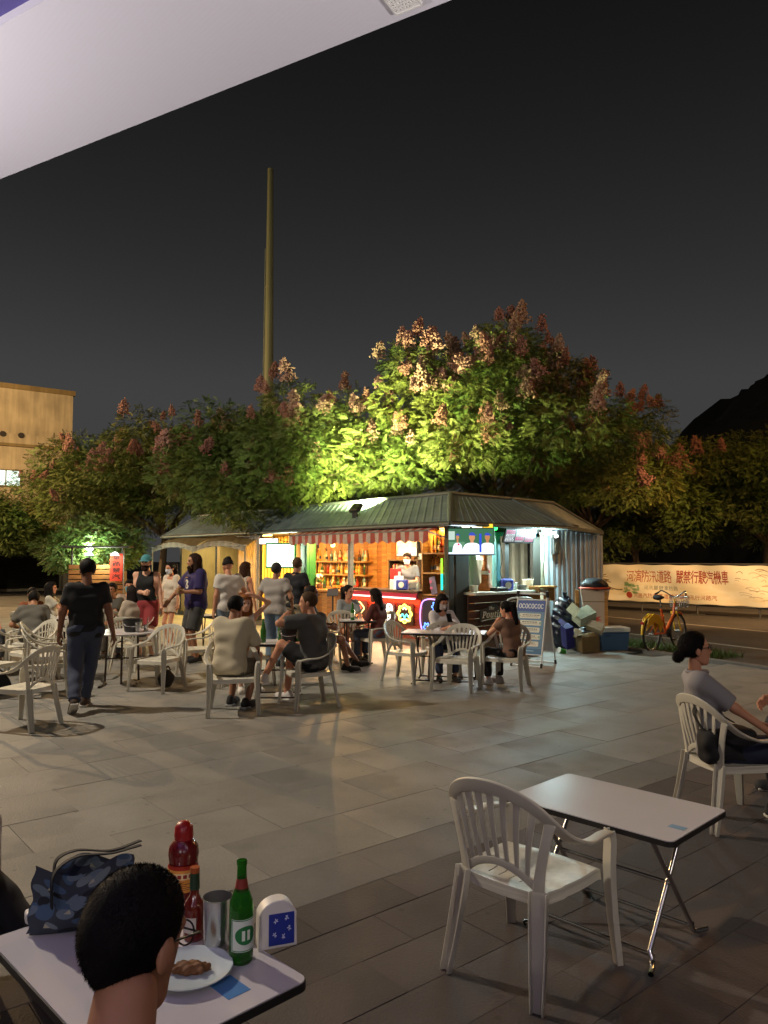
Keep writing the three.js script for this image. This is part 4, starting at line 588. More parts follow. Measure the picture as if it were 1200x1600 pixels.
// ---------- white plastic armchair: seat, hoop with arms, seven slats, arch, four channel legs ----------
const plastic = std(0xe4decb, 0.38, { map: cloudy, side: THREE.DoubleSide });
function makeChair(name) {
  const t = new THREE.Group(); t.name = name;
  const us = [], slots = [-0.5, -0.25, 0, 0.25, 0.5];
  { const a = new Set(); for (let i = 0; i <= 20; i++) a.add(+(-1 + i / 10).toFixed(4)); for (const s of slots) { a.add(+(s - 0.013).toFixed(4)); a.add(+(s + 0.013).toFixed(4)); a.delete(+s.toFixed(4)); } us.push(...[...a].sort((x, y) => x - y)); }
  const vs = Array.from({ length: 19 }, (_, i) => -1 + i / 9), SP = (u, v) => { const k = 0.16, x = u * Math.sqrt(1 - v * v * k), z = v * Math.sqrt(1 - u * u * k); const wd = lerp(0.2, 0.235, (v + 1) / 2); return [x * wd * 1.05, 0.415 - 0.014 * (1 - u * u) * (1 - v * v) - (v > 0.72 ? (v - 0.72) ** 2 * 0.18 : 0) - (v < -0.4 ? 0.004 : 0), z * 0.225 + 0.01]; };
  const p = [], uv = [], idx = [], nu = us.length;
  for (const v of vs) for (const u of us) { p.push(...SP(u, v)); uv.push(u, v); }
  for (let j = 0; j < vs.length - 1; j++) for (let i = 0; i < nu - 1; i++) { const mid = (us[i] + us[i + 1]) / 2, vm = (vs[j] + vs[j + 1]) / 2; if (us[i + 1] - us[i] < 0.05 && slots.some((s) => Math.abs(s - mid) < 0.005) && vm > -0.72 && vm < -0.3) continue; const a = j * nu + i; idx.push(a, a + nu, a + nu + 1, a, a + nu + 1, a + 1); }
  const top = new THREE.BufferGeometry(); top.setAttribute('position', new THREE.Float32BufferAttribute(p, 3)); top.setAttribute('uv', new THREE.Float32BufferAttribute(uv, 2)); top.setIndex(idx); top.computeVertexNormals();
  const rimPts = []; for (let i = 0; i < 80; i++) { const s = i / 20, f = s % 1, k = Math.floor(s); rimPts.push([[-1 + 2 * f, -1], [1, -1 + 2 * f], [1 - 2 * f, 1], [-1, 1 - 2 * f]][k]); }
  const rim = sheet(80, 3, (u, v) => { const q = rimPts[Math.round(u * 80) % 80], s = SP(q[0], q[1]); const o = 0.004 + 0.006 * v; return [s[0] * (1 + o * 2), s[1] + (v === 0 ? 0 : -0.045 * v), s[2] * (1 + o * 2)]; });
  obj('seat', [top, rim], plastic, t);
  // hoop: arm front -> back top -> arm front
  const half = [[0.268, 0.565, 0.225], [0.283, 0.582, 0.13], [0.29, 0.588, 0.0], [0.277, 0.63, -0.12], [0.245, 0.7, -0.2], [0.185, 0.765, -0.25], [0.1, 0.8, -0.275], [0, 0.81, -0.282]];
  const hd = [[1, 0.0, 0], [1, 0, 0], [1, 0.05, 0], [0.85, 0.5, -0.1], [0.75, 0.65, -0.15], [0.5, 0.85, -0.2], [0.25, 0.95, -0.22], [0, 1, -0.22]], hw = [0.046, 0.05, 0.05, 0.05, 0.052, 0.056, 0.06, 0.062];
  const mir = (a, s) => a.map(([x, y, z]) => [-x, y, z]).reverse().slice(s);
  const hp = [...half, ...mir(half, 1)], hdd = [...hd, ...hd.map(([x, y, z]) => [-x, y, z]).map((d, i) => (i < 3 ? [1, -d[1], d[2]] : d)).reverse().slice(1)];
  // keep the across direction continuous over the top (outer side up on both arms)
  const dirs = hp.map((q, i) => { const j = i < 8 ? i : 14 - i, d = hd[j]; return i < 8 ? d : [-d[0], d[1], d[2]]; });
  obj('back_hoop', ribbon(hp, dirs, [...hw, ...hw.slice(0, 7).reverse()], 0.017, 72), plastic, t);
  const yArch = (x) => 0.43 + 0.075 * (1 - (x / 0.175) ** 2), zB = (y, x) => -0.198 - 0.085 * clamp((y - 0.42) / 0.39, 0, 1) + 0.35 * x * x;
  const tops = [0, 0.064, 0.125, 0.183], bots = [0, 0.045, 0.09, 0.133];
  for (let i = -3; i <= 3; i++) { const s = Math.sign(i) || 1, k = Math.abs(i), xt = tops[k] * s, xb = bots[k] * s, yt = [0.8, 0.795, 0.775, 0.74][k], yb = yArch(xb) + 0.002, zt = [-0.276, -0.27, -0.258, -0.236][k]; const mid = [lerp(xb, xt, 0.45), lerp(yb, yt, 0.5), lerp(zB(yb, xb), zt, 0.5) - 0.006]; obj('back_slat', ribbon([[xb, yb, zB(yb, xb)], mid, [xt, yt, zt]], [[1, 0, 0], [1, 0, 0], [1, 0, 0]], [0.02, 0.026, 0.036], 0.009, 8), plastic, t); }
  obj('back_arch', ribbon([-0.182, -0.15, -0.09, 0, 0.09, 0.15, 0.182].map((x) => [x, yArch(x) - 0.008, zB(yArch(x), x)]), Array(7).fill([0, 1, -0.1]), 0.034, 0.014, 24), plastic, t);
  for (const s of [-1, 1]) obj('back_stile', ribbon([[0.178 * s, 0.4, -0.195], [0.193 * s, 0.5, -0.2], [0.222 * s, 0.62, -0.205], [0.243 * s, 0.7, -0.204]], Array(4).fill([1, 0, 0.3 * s]), [0.05, 0.042, 0.04, 0.046], 0.014, 14), plastic, t);
  const channel = (pts, w, out) => { // web with two raised edges, widths follow the leg
    const W = V(...out).cross(V(0, 1, 0)).normalize(), O = V(...out).normalize(), n = pts.length;
    const web = ribbon(pts, pts.map(() => W.toArray()), w, 0.008, 14), gs = [web];
    for (const s of [-1, 1]) gs.push(ribbon(pts.map((q, i) => V(...q).addScaledVector(W, s * (w[i] / 2 - 0.003)).addScaledVector(O, 0.01).toArray()), pts.map(() => O.toArray()), w.map(() => 0.028), 0.008, 14));
    return gs;
  };
  for (const s of [-1, 1]) {
    obj('leg', channel([[0.262 * s, 0.572, 0.222], [0.258 * s, 0.535, 0.236], [0.252 * s, 0.41, 0.236], [0.258 * s, 0.2, 0.248], [0.27 * s, 0.0, 0.268]], [0.05, 0.062, 0.066, 0.054, 0.038], [0.55 * s, 0, 0.84]), plastic, t);
    obj('leg', channel([[0.185 * s, 0.42, -0.198], [0.19 * s, 0.34, -0.21], [0.205 * s, 0.17, -0.24], [0.222 * s, 0.0, -0.275]], [0.075, 0.074, 0.066, 0.052], [0.25 * s, 0, -0.97]), plastic, t);
  }
  return t;
}
const chair0 = makeChair('plastic_chair'); let chairUsed = false;
function chair(x, d, dx, dd, label, y = 0) {
  let c = chair0; const turn = facing(dx, dd);
  if (chairUsed) c = copyOf(chair0, [x, y, -d], turn); else { chairUsed = true; c.name = numbered('plastic_chair'); scene.add(c); c.position.set(x, y, -d); c.rotation.y = turn; }
  c.userData = { label, category: 'chair', group: 'white plastic armchairs on the square' }; return c;
}
chair(0.62, 3.37, 0.69, 0.72, 'empty white plastic armchair drawn up to the empty low folding table');
chair(2.31, 5.16, 0.97, -0.2, 'white plastic armchair under the seated person with a black bag');
chair(-1.72, 8.68, 0.27, 0.96, 'white plastic armchair of the person in the cream shirt');
chair(-0.88, 9.05, -0.88, 0.47, 'white plastic armchair of the person in the dark grey shirt and shorts');
chair(0.98, 10.2, -0.42, 0.9, 'empty white plastic armchair at the long table between the two seated women');
chair(1.66, 10.35, -0.45, 0.9, 'white plastic armchair of the person with black ponytail by the sandwich board');
chair(0.32, 10.9, 0.82, 0.5, 'empty white plastic armchair at the end of the long table facing the sandwich board');
chair(-0.12, 12.75, -0.85, 0.45, 'white plastic armchair of the person in dark red before the neon signs');
chair(0.86, 11.25, -0.05, -1, 'white plastic armchair of the long haired person in white');
chair(-0.68, 13.35, 0.2, -1, 'white plastic armchair of the person in the grey striped shirt');
chair(-1.0, 11.75, 0.95, 0.25, 'white plastic armchair of the person in black shorts with crossed leg');
chair(-2.98, 10.15, -0.35, 0.93, 'empty white plastic armchair facing the table with the black bucket');
chair(-2.72, 11.25, -0.85, 0.4, 'empty white plastic armchair turned sideways beside the table with the black bucket');
chair(-3.72, 7.95, -0.93, -0.25, 'empty white plastic armchair standing alone near the walking person in black');
chair(-4.3, 9.75, 0.85, -0.35, 'lower white plastic armchair of the stacked pair by the walking person');
chair(-4.33, 9.78, 0.85, -0.35, 'upper white plastic armchair of the stacked pair by the walking person', 0.09);
chair(-4.95, 9.7, 0.35, -0.94, 'empty white plastic armchair with a black bag beneath its seat');
chair(-5.0, 10.9, -0.6, 0.8, 'empty white plastic armchair between the stacked pair and the bending person'); chair(-5.9, 10.6, 0.9, 0.2, 'empty white plastic armchair by the edge of the seating, facing the others'); chair(-4.5, 11.0, 0.2, 0.95, 'empty white plastic armchair pushed up behind the round table'); chair(-6.6, 12.6, 0.7, -0.6, 'white plastic armchair of the person in white shirt at the seating edge'); chair(-4.2, 12.9, -0.7, 0.6, 'white plastic armchair of the person in beige top'); chair(-5.7, 11.4, 0.6, -0.8, 'white plastic armchair behind the one with the black bag beneath');
chair(-5.55, 12.1, -0.2, 0.95, 'white plastic armchair of the person in dark grey bending forward');
chair(-3.9, 11.9, 0.3, -0.95, 'white plastic armchair behind the table with the black bucket');
chair(-1.85, 10.35, 0.35, -0.9, 'white plastic armchair of the person with a raised arm');
// ---------- folding tables ----------
const mTop = std(0xcdc8c8, 0.35, { roughnessMap: stoneRough }), mEdge = std(0x1f1d1c, 0.5), mChrome = std(0xc8c8c8, 0.22, { metalness: 1 }), mTubeDark = std(0x4a4038, 0.4, { metalness: 0.7 });
const roundRect = (w, d, r) => { const s = new THREE.Shape(), x = w / 2, y = d / 2; s.moveTo(-x + r, -y); s.lineTo(x - r, -y); s.absarc(x - r, -y + r, r, -Math.PI / 2, 0); s.lineTo(x, y - r); s.absarc(x - r, y - r, r, 0, Math.PI / 2); s.lineTo(-x + r, y); s.absarc(-x + r, y - r, r, Math.PI / 2, Math.PI); s.lineTo(-x, -y + r); s.absarc(-x + r, -y + r, r, Math.PI, Math.PI * 1.5); return s; };
function slabTop(w, d, r, h, y) { const g = new THREE.ExtrudeGeometry(roundRect(w, d, r), { depth: h, bevelEnabled: false, curveSegments: 8 }); g.rotateX(-Math.PI / 2); g.translate(0, y, 0); return triUV(g, 1.5); }
function foldingTable(x, d, ax, ad, w, dp, H, m, label, group) { // ax, ad: direction of the long side
  const t = thing('folding_table', label, 'table', [x, 0, -d], Math.atan2(ad, ax), group);
  obj('table_top', slabTop(w, dp, 0.03, 0.012, H - 0.012), mTop, t); obj('edge_trim', slabTop(w + 0.008, dp + 0.008, 0.034, 0.022, H - 0.0255), mEdge, t);
  const r = 0.011, zi = dp * 0.36, zf = dp * 0.46;
  for (const s of [-1, 1]) {
    const xi = s * w * 0.34;
    obj('leg', bar([xi, H - 0.03, -zi], [xi, 0.045, zi * 0.92], r), m, t); obj('leg', bar([xi + 0.024, H - 0.03, zi], [xi + 0.024, 0.045, -zi * 0.92], r), m, t);
    for (const q of [-1, 1]) obj('foot', pipe([[xi + (q < 0 ? 0.024 : 0), 0.06, q * zi * 0.9], [xi, 0.02, q * zi], [xi + s * 0.03, 0.014, q * (zf + 0.02)]], 0.012, 10), m, t);
  }
  for (const [y, z] of [[0.045, zi * 0.92], [0.045, -zi * 0.92], [H * 0.5, 0.0]]) obj('cross_bar', bar([-w * 0.34, y, z], [w * 0.34 + 0.024, y, z], 0.009), m, t);
  for (const z of [-zi, zi]) obj('top_rail', bar([-w * 0.36, H - 0.034, z], [w * 0.36, H - 0.034, z], 0.01), m, t);
  return t;
}
const LG = 'white folding tables on the square';
const tabF = foldingTable(1.09, 3.69, -0.7, 0.71, 0.84, 0.57, 0.58, mChrome, 'empty low white folding table with chrome legs beside the empty armchair', LG);
obj('sticker', box(0.07, 0.001, 0.045, -0.36, 0.5806, -0.1), std(0x7fa0b8, 0.5), tabF);
const tabN = foldingTable(-0.71, 2.29, -0.7, 0.71, 0.86, 0.56, 0.58, mChrome, 'low white folding table carrying the bottles, plate and patterned bag', LG);
obj('sticker', box(0.1, 0.001, 0.07, -0.31, 0.5806, 0.1), std(0x4a80b8, 0.5), tabN);
foldingTable(0.85, 10.75, 0.98, -0.2, 1.15, 0.6, 0.7, mTubeDark, 'long white folding table with crossed dark legs between the women', LG);
foldingTable(-1.32, 9.5, 0.98, 0.05, 0.72, 0.55, 0.7, mTubeDark, 'white folding table with beer bottles and a black bucket', LG);
foldingTable(-0.45, 12.75, 0.95, 0.1, 0.6, 0.5, 0.7, mTubeDark, 'small white folding table with one beer bottle before the neon counter', LG);
foldingTable(-5.75, 13.2, 0.95, 0.2, 0.9, 0.6, 0.7, mTubeDark, 'white folding table among the seated people with masks', LG);
foldingTable(-3.05, 13.9, 0.9, 0.3, 0.7, 0.5, 0.7, mTubeDark, 'small folding table behind the standing people', LG);
{ // round table on two curved feet
  const t = thing('round_table', 'round white table on dark curved feet carrying a black bucket and glasses', 'table', [-3.62, 0, -10.6], 0.3);
  obj('table_top', lathe([[0.001, 0.72], [0.44, 0.72], [0.45, 0.712], [0.445, 0.695], [0.001, 0.695]], 40), mTop, t);
  for (const x of [-0.22, 0.0, 0.22]) obj('leg', bar([x, 0.04, x ? -0.0 : 0.3], [x * 0.9, 0.7, x ? 0 : 0.2], 0.014), mTubeDark, t);
  for (const x of [-0.22, 0.22]) obj('foot', pipe([[x - 0.06, 0.014, -0.3], [x, 0.03, 0], [x - 0.06, 0.014, 0.3]], 0.016, 16), mTubeDark, t);
  obj('cross_bar', bar([-0.22, 0.35, 0], [0.22, 0.35, 0], 0.01), mTubeDark, t);
}
// ---------- people: bodies meshed from a distance field round a skeleton ----------
function surfaceNet(f, lo, hi, cell) {
  const n = [0, 1, 2].map((a) => Math.ceil((hi[a] - lo[a]) / cell) + 1), [nx, ny, nz] = n, val = new Float32Array(nx * ny * nz);
  // coarse pass skips blocks that are far from the surface
  const B = 4, far = cell * B * 1.8;
  for (let k = 0; k < nz; k += B) for (let j = 0; j < ny; j += B) for (let i = 0; i < nx; i += B) {
    const c = f(lo[0] + (i + 1.5) * cell, lo[1] + (j + 1.5) * cell, lo[2] + (k + 1.5) * cell), skip = Math.abs(c) > far;
    for (let z = k; z < Math.min(k + B, nz); z++) for (let y = j; y < Math.min(j + B, ny); y++) for (let x = i; x < Math.min(i + B, nx); x++) val[x + nx * (y + ny * z)] = skip ? c : f(lo[0] + x * cell, lo[1] + y * cell, lo[2] + z * cell);
  }
  const at = new Int32Array(nx * ny * nz).fill(-1), pos = [], idx = [];
  const off = [[0, 0, 0], [1, 0, 0], [0, 1, 0], [1, 1, 0], [0, 0, 1], [1, 0, 1], [0, 1, 1], [1, 1, 1]], ed = [[0, 1], [2, 3], [4, 5], [6, 7], [0, 2], [1, 3], [4, 6], [5, 7], [0, 4], [1, 5], [2, 6], [3, 7]];
  for (let k = 0; k < nz - 1; k++) for (let j = 0; j < ny - 1; j++) for (let i = 0; i < nx - 1; i++) {
    const b = i + nx * (j + ny * k), v = [val[b], val[b + 1], val[b + nx], val[b + nx + 1], val[b + nx * ny], val[b + nx * ny + 1], val[b + nx * ny + nx], val[b + nx * ny + nx + 1]];
    let m = 0; for (let q = 0; q < 8; q++) if (v[q] < 0) m |= 1 << q;
    if (m === 0 || m === 255) continue;
    let sx = 0, sy = 0, sz = 0, c = 0;
    for (const [p, q] of ed) { if ((v[p] < 0) === (v[q] < 0)) continue; const t = v[p] / (v[p] - v[q]), P = off[p], Q = off[q]; sx += P[0] + t * (Q[0] - P[0]); sy += P[1] + t * (Q[1] - P[1]); sz += P[2] + t * (Q[2] - P[2]); c++; }
    at[b] = pos.length / 3; pos.push(lo[0] + (i + sx / c) * cell, lo[1] + (j + sy / c) * cell, lo[2] + (k + sz / c) * cell);
  }
  const st = [1, nx, nx * ny];
  for (let k = 1; k < nz - 1; k++) for (let j = 1; j < ny - 1; j++) for (let i = 1; i < nx - 1; i++) {
    const b = i + nx * (j + ny * k);
    for (let a = 0; a < 3; a++) { const s = val[b] < 0; if (s === (val[b + st[a]] < 0)) continue; const u = st[(a + 1) % 3], w = st[(a + 2) % 3], A = at[b - u - w], Bq = at[b - w], C = at[b], D = at[b - u]; if (A < 0 || Bq < 0 || C < 0 || D < 0) continue; s ? idx.push(A, Bq, C, A, C, D) : idx.push(A, C, Bq, A, D, C); }
  }
  const g = new THREE.BufferGeometry(); g.setAttribute('position', new THREE.Float32BufferAttribute(pos, 3)); g.setIndex(idx); g.computeVertexNormals(); return g;
}
const smin = (a, b, k) => { const h = Math.max(k - Math.abs(a - b), 0) / k; return Math.min(a, b) - h * h * k * 0.25; };
const cap = (A, B, ra, rb) => { const ax = A[0], ay = A[1], az = A[2], bx = B[0] - ax, by = B[1] - ay, bz = B[2] - az, il = 1 / (bx * bx + by * by + bz * bz + 1e-9), dr = rb - ra; return (x, y, z) => { const px = x - ax, py = y - ay, pz = z - az, t = clamp((px * bx + py * by + pz * bz) * il, 0, 1), qx = px - bx * t, qy = py - by * t, qz = pz - bz * t; return Math.sqrt(qx * qx + qy * qy + qz * qz) - ra - dr * t; }; };
const ell = (c, r) => { const m = Math.min(...r); return (x, y, z) => { const a = (x - c[0]) / r[0], b = (y - c[1]) / r[1], d = (z - c[2]) / r[2]; const k = Math.sqrt(a * a + b * b + d * d); return (k - 1) * m * (k > 1 ? 1.15 : 1); }; };
const union = (fs, k) => (x, y, z) => { let d = 9; for (const f of fs) d = smin(d, f(x, y, z), k); return d; };
const cut = (f, p, n) => { const l = Math.hypot(...n), [a, b, c] = n.map((q) => q / l), o = a * p[0] + b * p[1] + c * p[2]; return (x, y, z) => Math.max(f(x, y, z), a * x + b * y + c * z - o); };
const folds = (f, k, s) => (x, y, z) => f(x, y, z) + k * Math.sin(x * 23 + s + 3 * Math.sin(y * 9 + s)) * Math.sin(y * 19 + 2 * Math.sin(z * 13 + s) + s * 2) + k * 0.5 * Math.sin(y * 41 + x * 17 + z * 23 + s);
const inflate = (f, r) => (x, y, z) => f(x, y, z) - r;
// head in its own frame: origin between the ears, +z forward
const skull = ell([0, 0.032, -0.012], [0.077, 0.09, 0.098]), jawE = ell([0, -0.03, 0.022], [0.062, 0.086, 0.073]);
const headBase = union([skull, jawE, cap([-0.02, -0.095, 0.05], [0.02, -0.095, 0.05], 0.026, 0.026)], 0.03);
const headF = (() => {
  const extras = union([cap([0, 0.012, 0.086], [0, -0.026, 0.104], 0.007, 0.013), cap([-0.016, -0.03, 0.09], [0.016, -0.03, 0.09], 0.009, 0.009), cap([-0.04, 0.03, 0.074], [0.04, 0.03, 0.074], 0.011, 0.011), cap([-0.018, -0.06, 0.082], [0.018, -0.06, 0.082], 0.008, 0.008)], 0.012);
  const ears = (x, y, z) => ell([0.079, -0.008, -0.004], [0.011, 0.033, 0.02])(Math.abs(x), y, z);
  const eyeS = (x, y, z) => Math.hypot(Math.abs(x) - 0.031, y - 0.008, z - 0.1) - 0.018;
  return (x, y, z) => { let d = smin(headBase(x, y, z), extras(x, y, z), 0.014); d = -smin(-d, eyeS(x, y, z), 0.012); return smin(d, ears(x, y, z), 0.008); };
})();
const headGeo = { far: surfaceNet(headF, [-0.11, -0.15, -0.13], [0.11, 0.15, 0.14], 0.0065), near: surfaceNet(headF, [-0.11, -0.15, -0.13], [0.11, 0.15, 0.14], 0.0042) };
const faceCut = (f, slope = 0.35, o = 0.045) => cut(f, [0, o, 0.052], [0, -slope, 1]);
const strands = (f, k) => (x, y, z) => { const a = Math.atan2(x, z + 0.01); return f(x, y, z) + k * Math.sin(a * 38 + y * 30) * Math.sin(a * 17 - y * 45) + k * 0.6 * Math.sin(x * 190 + y * 120) * Math.sin(z * 170 + y * 60); };
const scalp = (r, low = -0.05) => cut(faceCut(inflate(skull, r), 0.45, 0.06), [0, low, 0], [0, -1, -0.35]);
const hairF = {
  short: () => [strands(union([scalp(0.014, -0.055), ell([0, 0.085, 0.035], [0.07, 0.045, 0.062])], 0.02), 0.002), -0.12],
  crew: () => [strands(scalp(0.009, -0.075), 0.0009), -0.12],
  fade: () => { const f = union([scalp(0.008, -0.2), cap([0, 0.0, -0.05], [0, -0.06, -0.046], 0.056, 0.05)], 0.03), k = 0.03; return [strands((x, y, z) => -smin(-Math.max(f(x, y, z), z - 0.045 - y * 0.45 + 0.027), -(-y * 0.94 - z * 0.5 - 0.102 + 9 * x * x), k), 0.0006), -0.16]; },
  tall: () => [strands(union([scalp(0.012, 0.0), ell([0, 0.1, 0.01], [0.06, 0.05, 0.07]), ell([0, 0.13, -0.035], [0.042, 0.035, 0.042])], 0.02), 0.005), -0.12],
  bob: () => [strands(union([scalp(0.018, -0.06), cut(cap([0, 0.0, -0.04], [0, -0.13, -0.045], 0.1, 0.1), [0, 0, 0.05], [0, 0, 1]), cap([0.07, 0.02, 0.0], [0.075, -0.15, 0.02], 0.03, 0.032), cap([-0.07, 0.02, 0.0], [-0.075, -0.15, 0.02], 0.03, 0.032), ell([0, 0.09, 0.04], [0.07, 0.035, 0.055])], 0.025), 0.004), -0.22],
  long: () => [strands(union([scalp(0.018, -0.06), cap([0, 0.0, -0.06], [0, -0.24, -0.1], 0.085, 0.07), ell([0, 0.08, 0.03], [0.07, 0.04, 0.06])], 0.03), 0.005), -0.36],
  wild: () => [strands(union([scalp(0.016, -0.05), cap([0.03, 0.0, -0.05], [0.03, -0.2, -0.075], 0.07, 0.07), cap([-0.06, 0.0, -0.02], [-0.075, -0.16, -0.02], 0.04, 0.045), cap([0.065, 0, -0.02], [0.08, -0.16, -0.02], 0.04, 0.045), cap([0, -0.1, 0.06], [0, -0.17, 0.05], 0.05, 0.035), cap([-0.05, -0.06, 0.04], [0.05, -0.06, 0.04], 0.02, 0.02)], 0.03), 0.006), -0.3],
  bun: () => [strands(union([scalp(0.013, -0.07), ell([0, -0.045, -0.135], [0.04, 0.042, 0.04]), cap([0, -0.02, -0.1], [0, -0.04, -0.12], 0.03, 0.03)], 0.02), 0.003), -0.15],
  pony: () => [strands(union([scalp(0.014, -0.07), ell([0, 0.05, -0.12], [0.04, 0.04, 0.035]), cap([0, 0.04, -0.14], [0, -0.25, -0.13], 0.055, 0.035)], 0.025), 0.005), -0.34],
};
const hairGeo = {}; const hair = (k) => hairGeo[k] ??= (() => { const [f, low] = hairF[k](); return surfaceNet(f, [-0.15, low, -0.21], [0.15, 0.19, 0.14], 0.0062); })();
let maskG, capG, beardG; const maskGeo = () => maskG ??= surfaceNet((x, y, z) => Math.max(smin(headBase(x, y, z), cap([0, 0.0, 0.09], [0, -0.04, 0.112], 0.01, 0.014)(x, y, z), 0.02) - 0.008, y + 0.005 - z * 0.02, -y - 0.105, 0.008 - z), [-0.11, -0.15, -0.02], [0.11, 0.04, 0.15], 0.005);
const capGeo = () => capG ??= surfaceNet(union([cut(inflate(skull, 0.018), [0, 0.038, 0], [0, -1, 0.08]), (x, y, z) => Math.max(Math.hypot(x, z - 0.085) - 0.085, Math.abs(y - 0.045 + (z - 0.08) * 0.2 + x * x * 3) - 0.006)], 0.008), [-0.13, -0.02, -0.14], [0.13, 0.16, 0.2], 0.005);
const beardGeo = () => beardG ??= surfaceNet(strands((x, y, z) => Math.max(union([jawE, cap([-0.02, -0.095, 0.05], [0.02, -0.1, 0.06], 0.03, 0.03)], 0.02)(x, y, z) - 0.01, y + 0.045, -z + 0.0), 0.003), [-0.1, -0.17, -0.02], [0.1, 0, 0.14], 0.005);
// hand: wrist at the origin, fingers towards -y, thumb towards +z, back of the hand towards +x
function handGeo(curl, cell) {
  const fs = [cap([0, 0.02, 0], [0, -0.02, 0], 0.026, 0.024), cap([0, -0.03, -0.022], [0, -0.085, -0.026], 0.016, 0.014), cap([0, -0.03, 0], [0, -0.09, 0], 0.017, 0.015), cap([0, -0.03, 0.02], [0, -0.088, 0.026], 0.017, 0.014)], palm = union(fs, 0.02), fingers = [];
  const L = [[0.068, 0.028], [0.078, 0.0095], [0.074, -0.0095], [0.058, -0.028]];
  L.forEach(([len, z], i) => { let a = -Math.PI / 2, p = [0, -0.085, z], r = 0.0092; const seg = [0.45, 0.32, 0.26]; const f = []; for (let s = 0; s < 3; s++) { a -= curl * (s === 0 ? 0.55 : 0.85) * (1 + i * 0.06); const q = [p[0] + Math.cos(a) * len * seg[s], p[1] + Math.sin(a) * len * seg[s], p[2] * (1 + 0.04)]; f.push(cap(p, q, r, r * 0.9)); p = q; r *= 0.9; } fingers.push(union(f, 0.004)); });
  fingers.push(union([cap([-0.004, -0.025, 0.022], [-0.015, -0.06, 0.05], 0.014, 0.011), cap([-0.015, -0.06, 0.05], [-0.028 - curl * 0.015, -0.092, 0.052 - curl * 0.01], 0.0105, 0.0085)], 0.006));
  return surfaceNet((x, y, z) => { let d = palm(x, y, z); for (const g of fingers) d = smin(d, g(x, y, z), 0.006); return d; }, [-0.1, -0.19, -0.06], [0.05, 0.06, 0.08], cell);
}
function strandsOn(g, n, len, seed, lift) { // short hairs planted on a hair surface
  const r = rngFrom(seed), q = g.index ? g.toNonIndexed() : g, p = q.attributes.position, m = p.count / 3, A = V(), B = V(), C = V(), N = V(), P = V(), D = V(), S = V(), out = [], ar = [];
  let tot = 0; for (let i = 0; i < m; i++) { A.fromBufferAttribute(p, i * 3); B.fromBufferAttribute(p, i * 3 + 1); C.fromBufferAttribute(p, i * 3 + 2); tot += B.sub(A).cross(C.sub(A)).length(); ar.push(tot); }
  for (let k = 0; k < n; k++) { const x = r() * tot; let lo = 0, hi = m - 1; while (lo < hi) { const md = (lo + hi) >> 1; ar[md] < x ? lo = md + 1 : hi = md; } A.fromBufferAttribute(p, lo * 3); B.fromBufferAttribute(p, lo * 3 + 1); C.fromBufferAttribute(p, lo * 3 + 2); N.copy(B).sub(A).cross(D.copy(C).sub(A)).normalize(); let u = r(), v = r(); if (u + v > 1) { u = 1 - u; v = 1 - v; } P.copy(A).addScaledVector(B.clone().sub(A), u).addScaledVector(C.clone().sub(A), v); D.set((r() - 0.5) * 0.9, -0.7 + (r() - 0.5) * 0.5, -0.5 + (r() - 0.5) * 0.5); D.addScaledVector(N, -D.dot(N)).normalize().addScaledVector(N, lift * (0.4 + r())).normalize(); S.copy(D).cross(N).normalize().multiplyScalar(0.0007); const L = len * (0.6 + 0.8 * r()); out.push(P.x - S.x, P.y - S.y, P.z - S.z, P.x + S.x, P.y + S.y, P.z + S.z, P.x + D.x * L, P.y + D.y * L, P.z + D.z * L); }
  const h = new THREE.BufferGeometry(); h.setAttribute('position', new THREE.Float32BufferAttribute(out, 3)); h.computeVertexNormals(); return h;
}
const handFar = { rest: handGeo(0.45, 0.0062), grip: handGeo(1.15, 0.0062) }, handNear = { rest: handGeo(0.45, 0.004), grip: handGeo(1.15, 0.004) };
const shoeGeo = surfaceNet((x, y, z) => Math.max(union([cap([0, 0.045, -0.06], [0, 0.035, 0.16], 0.042, 0.038), cap([0, 0.09, -0.045], [0, 0.05, 0.02], 0.038, 0.04), cap([0, 0.03, 0.05], [0.006, 0.028, 0.15], 0.046, 0.042)], 0.03)(x, y, z), -y + 0.0), [-0.08, -0.02, -0.14], [0.08, 0.15, 0.24], 0.007);
const soleGeo = merged([rbox(0.088, 0.026, 0.29, 0.012, 0.002, 0.013, 0.045)]);
const ik = (a, c, l1, l2, hint) => { const A = V(...a), C = V(...c), d = C.clone().sub(A), L = Math.min(d.length(), (l1 + l2) * 0.999); d.normalize(); const x = (l1 * l1 - l2 * l2 + L * L) / (2 * L), h = Math.sqrt(Math.max(0, l1 * l1 - x * x)), H = V(...hint); H.addScaledVector(d, -H.dot(d)).normalize(); return { mid: A.clone().addScaledVector(d, x).addScaledVector(H, h).toArray(), end: A.clone().addScaledVector(d, L).toArray() }; };
const skins = { fair: std(0xc48a6a, 0.6, { bumpMap: stoneBump, bumpScale: 0.0008 }), tan: std(0x9c6c4e, 0.6, { bumpMap: stoneBump, bumpScale: 0.0008 }), brown: std(0x7a4e36, 0.6), pale: std(0xd2a084, 0.6) }, hairMats = {};
const hairMat = (c) => hairMats[c] ??= new THREE.MeshPhysicalMaterial({ color: c, roughness: 0.7, specularIntensity: 0.3, bumpMap: fabricBump, bumpScale: 0.001 }), clothMats = {}, clothMat = (c) => clothMats[c] ??= std(c, 0.85, { bumpMap: fabricBump, bumpScale: 0.0004 });
let seedP = 1;
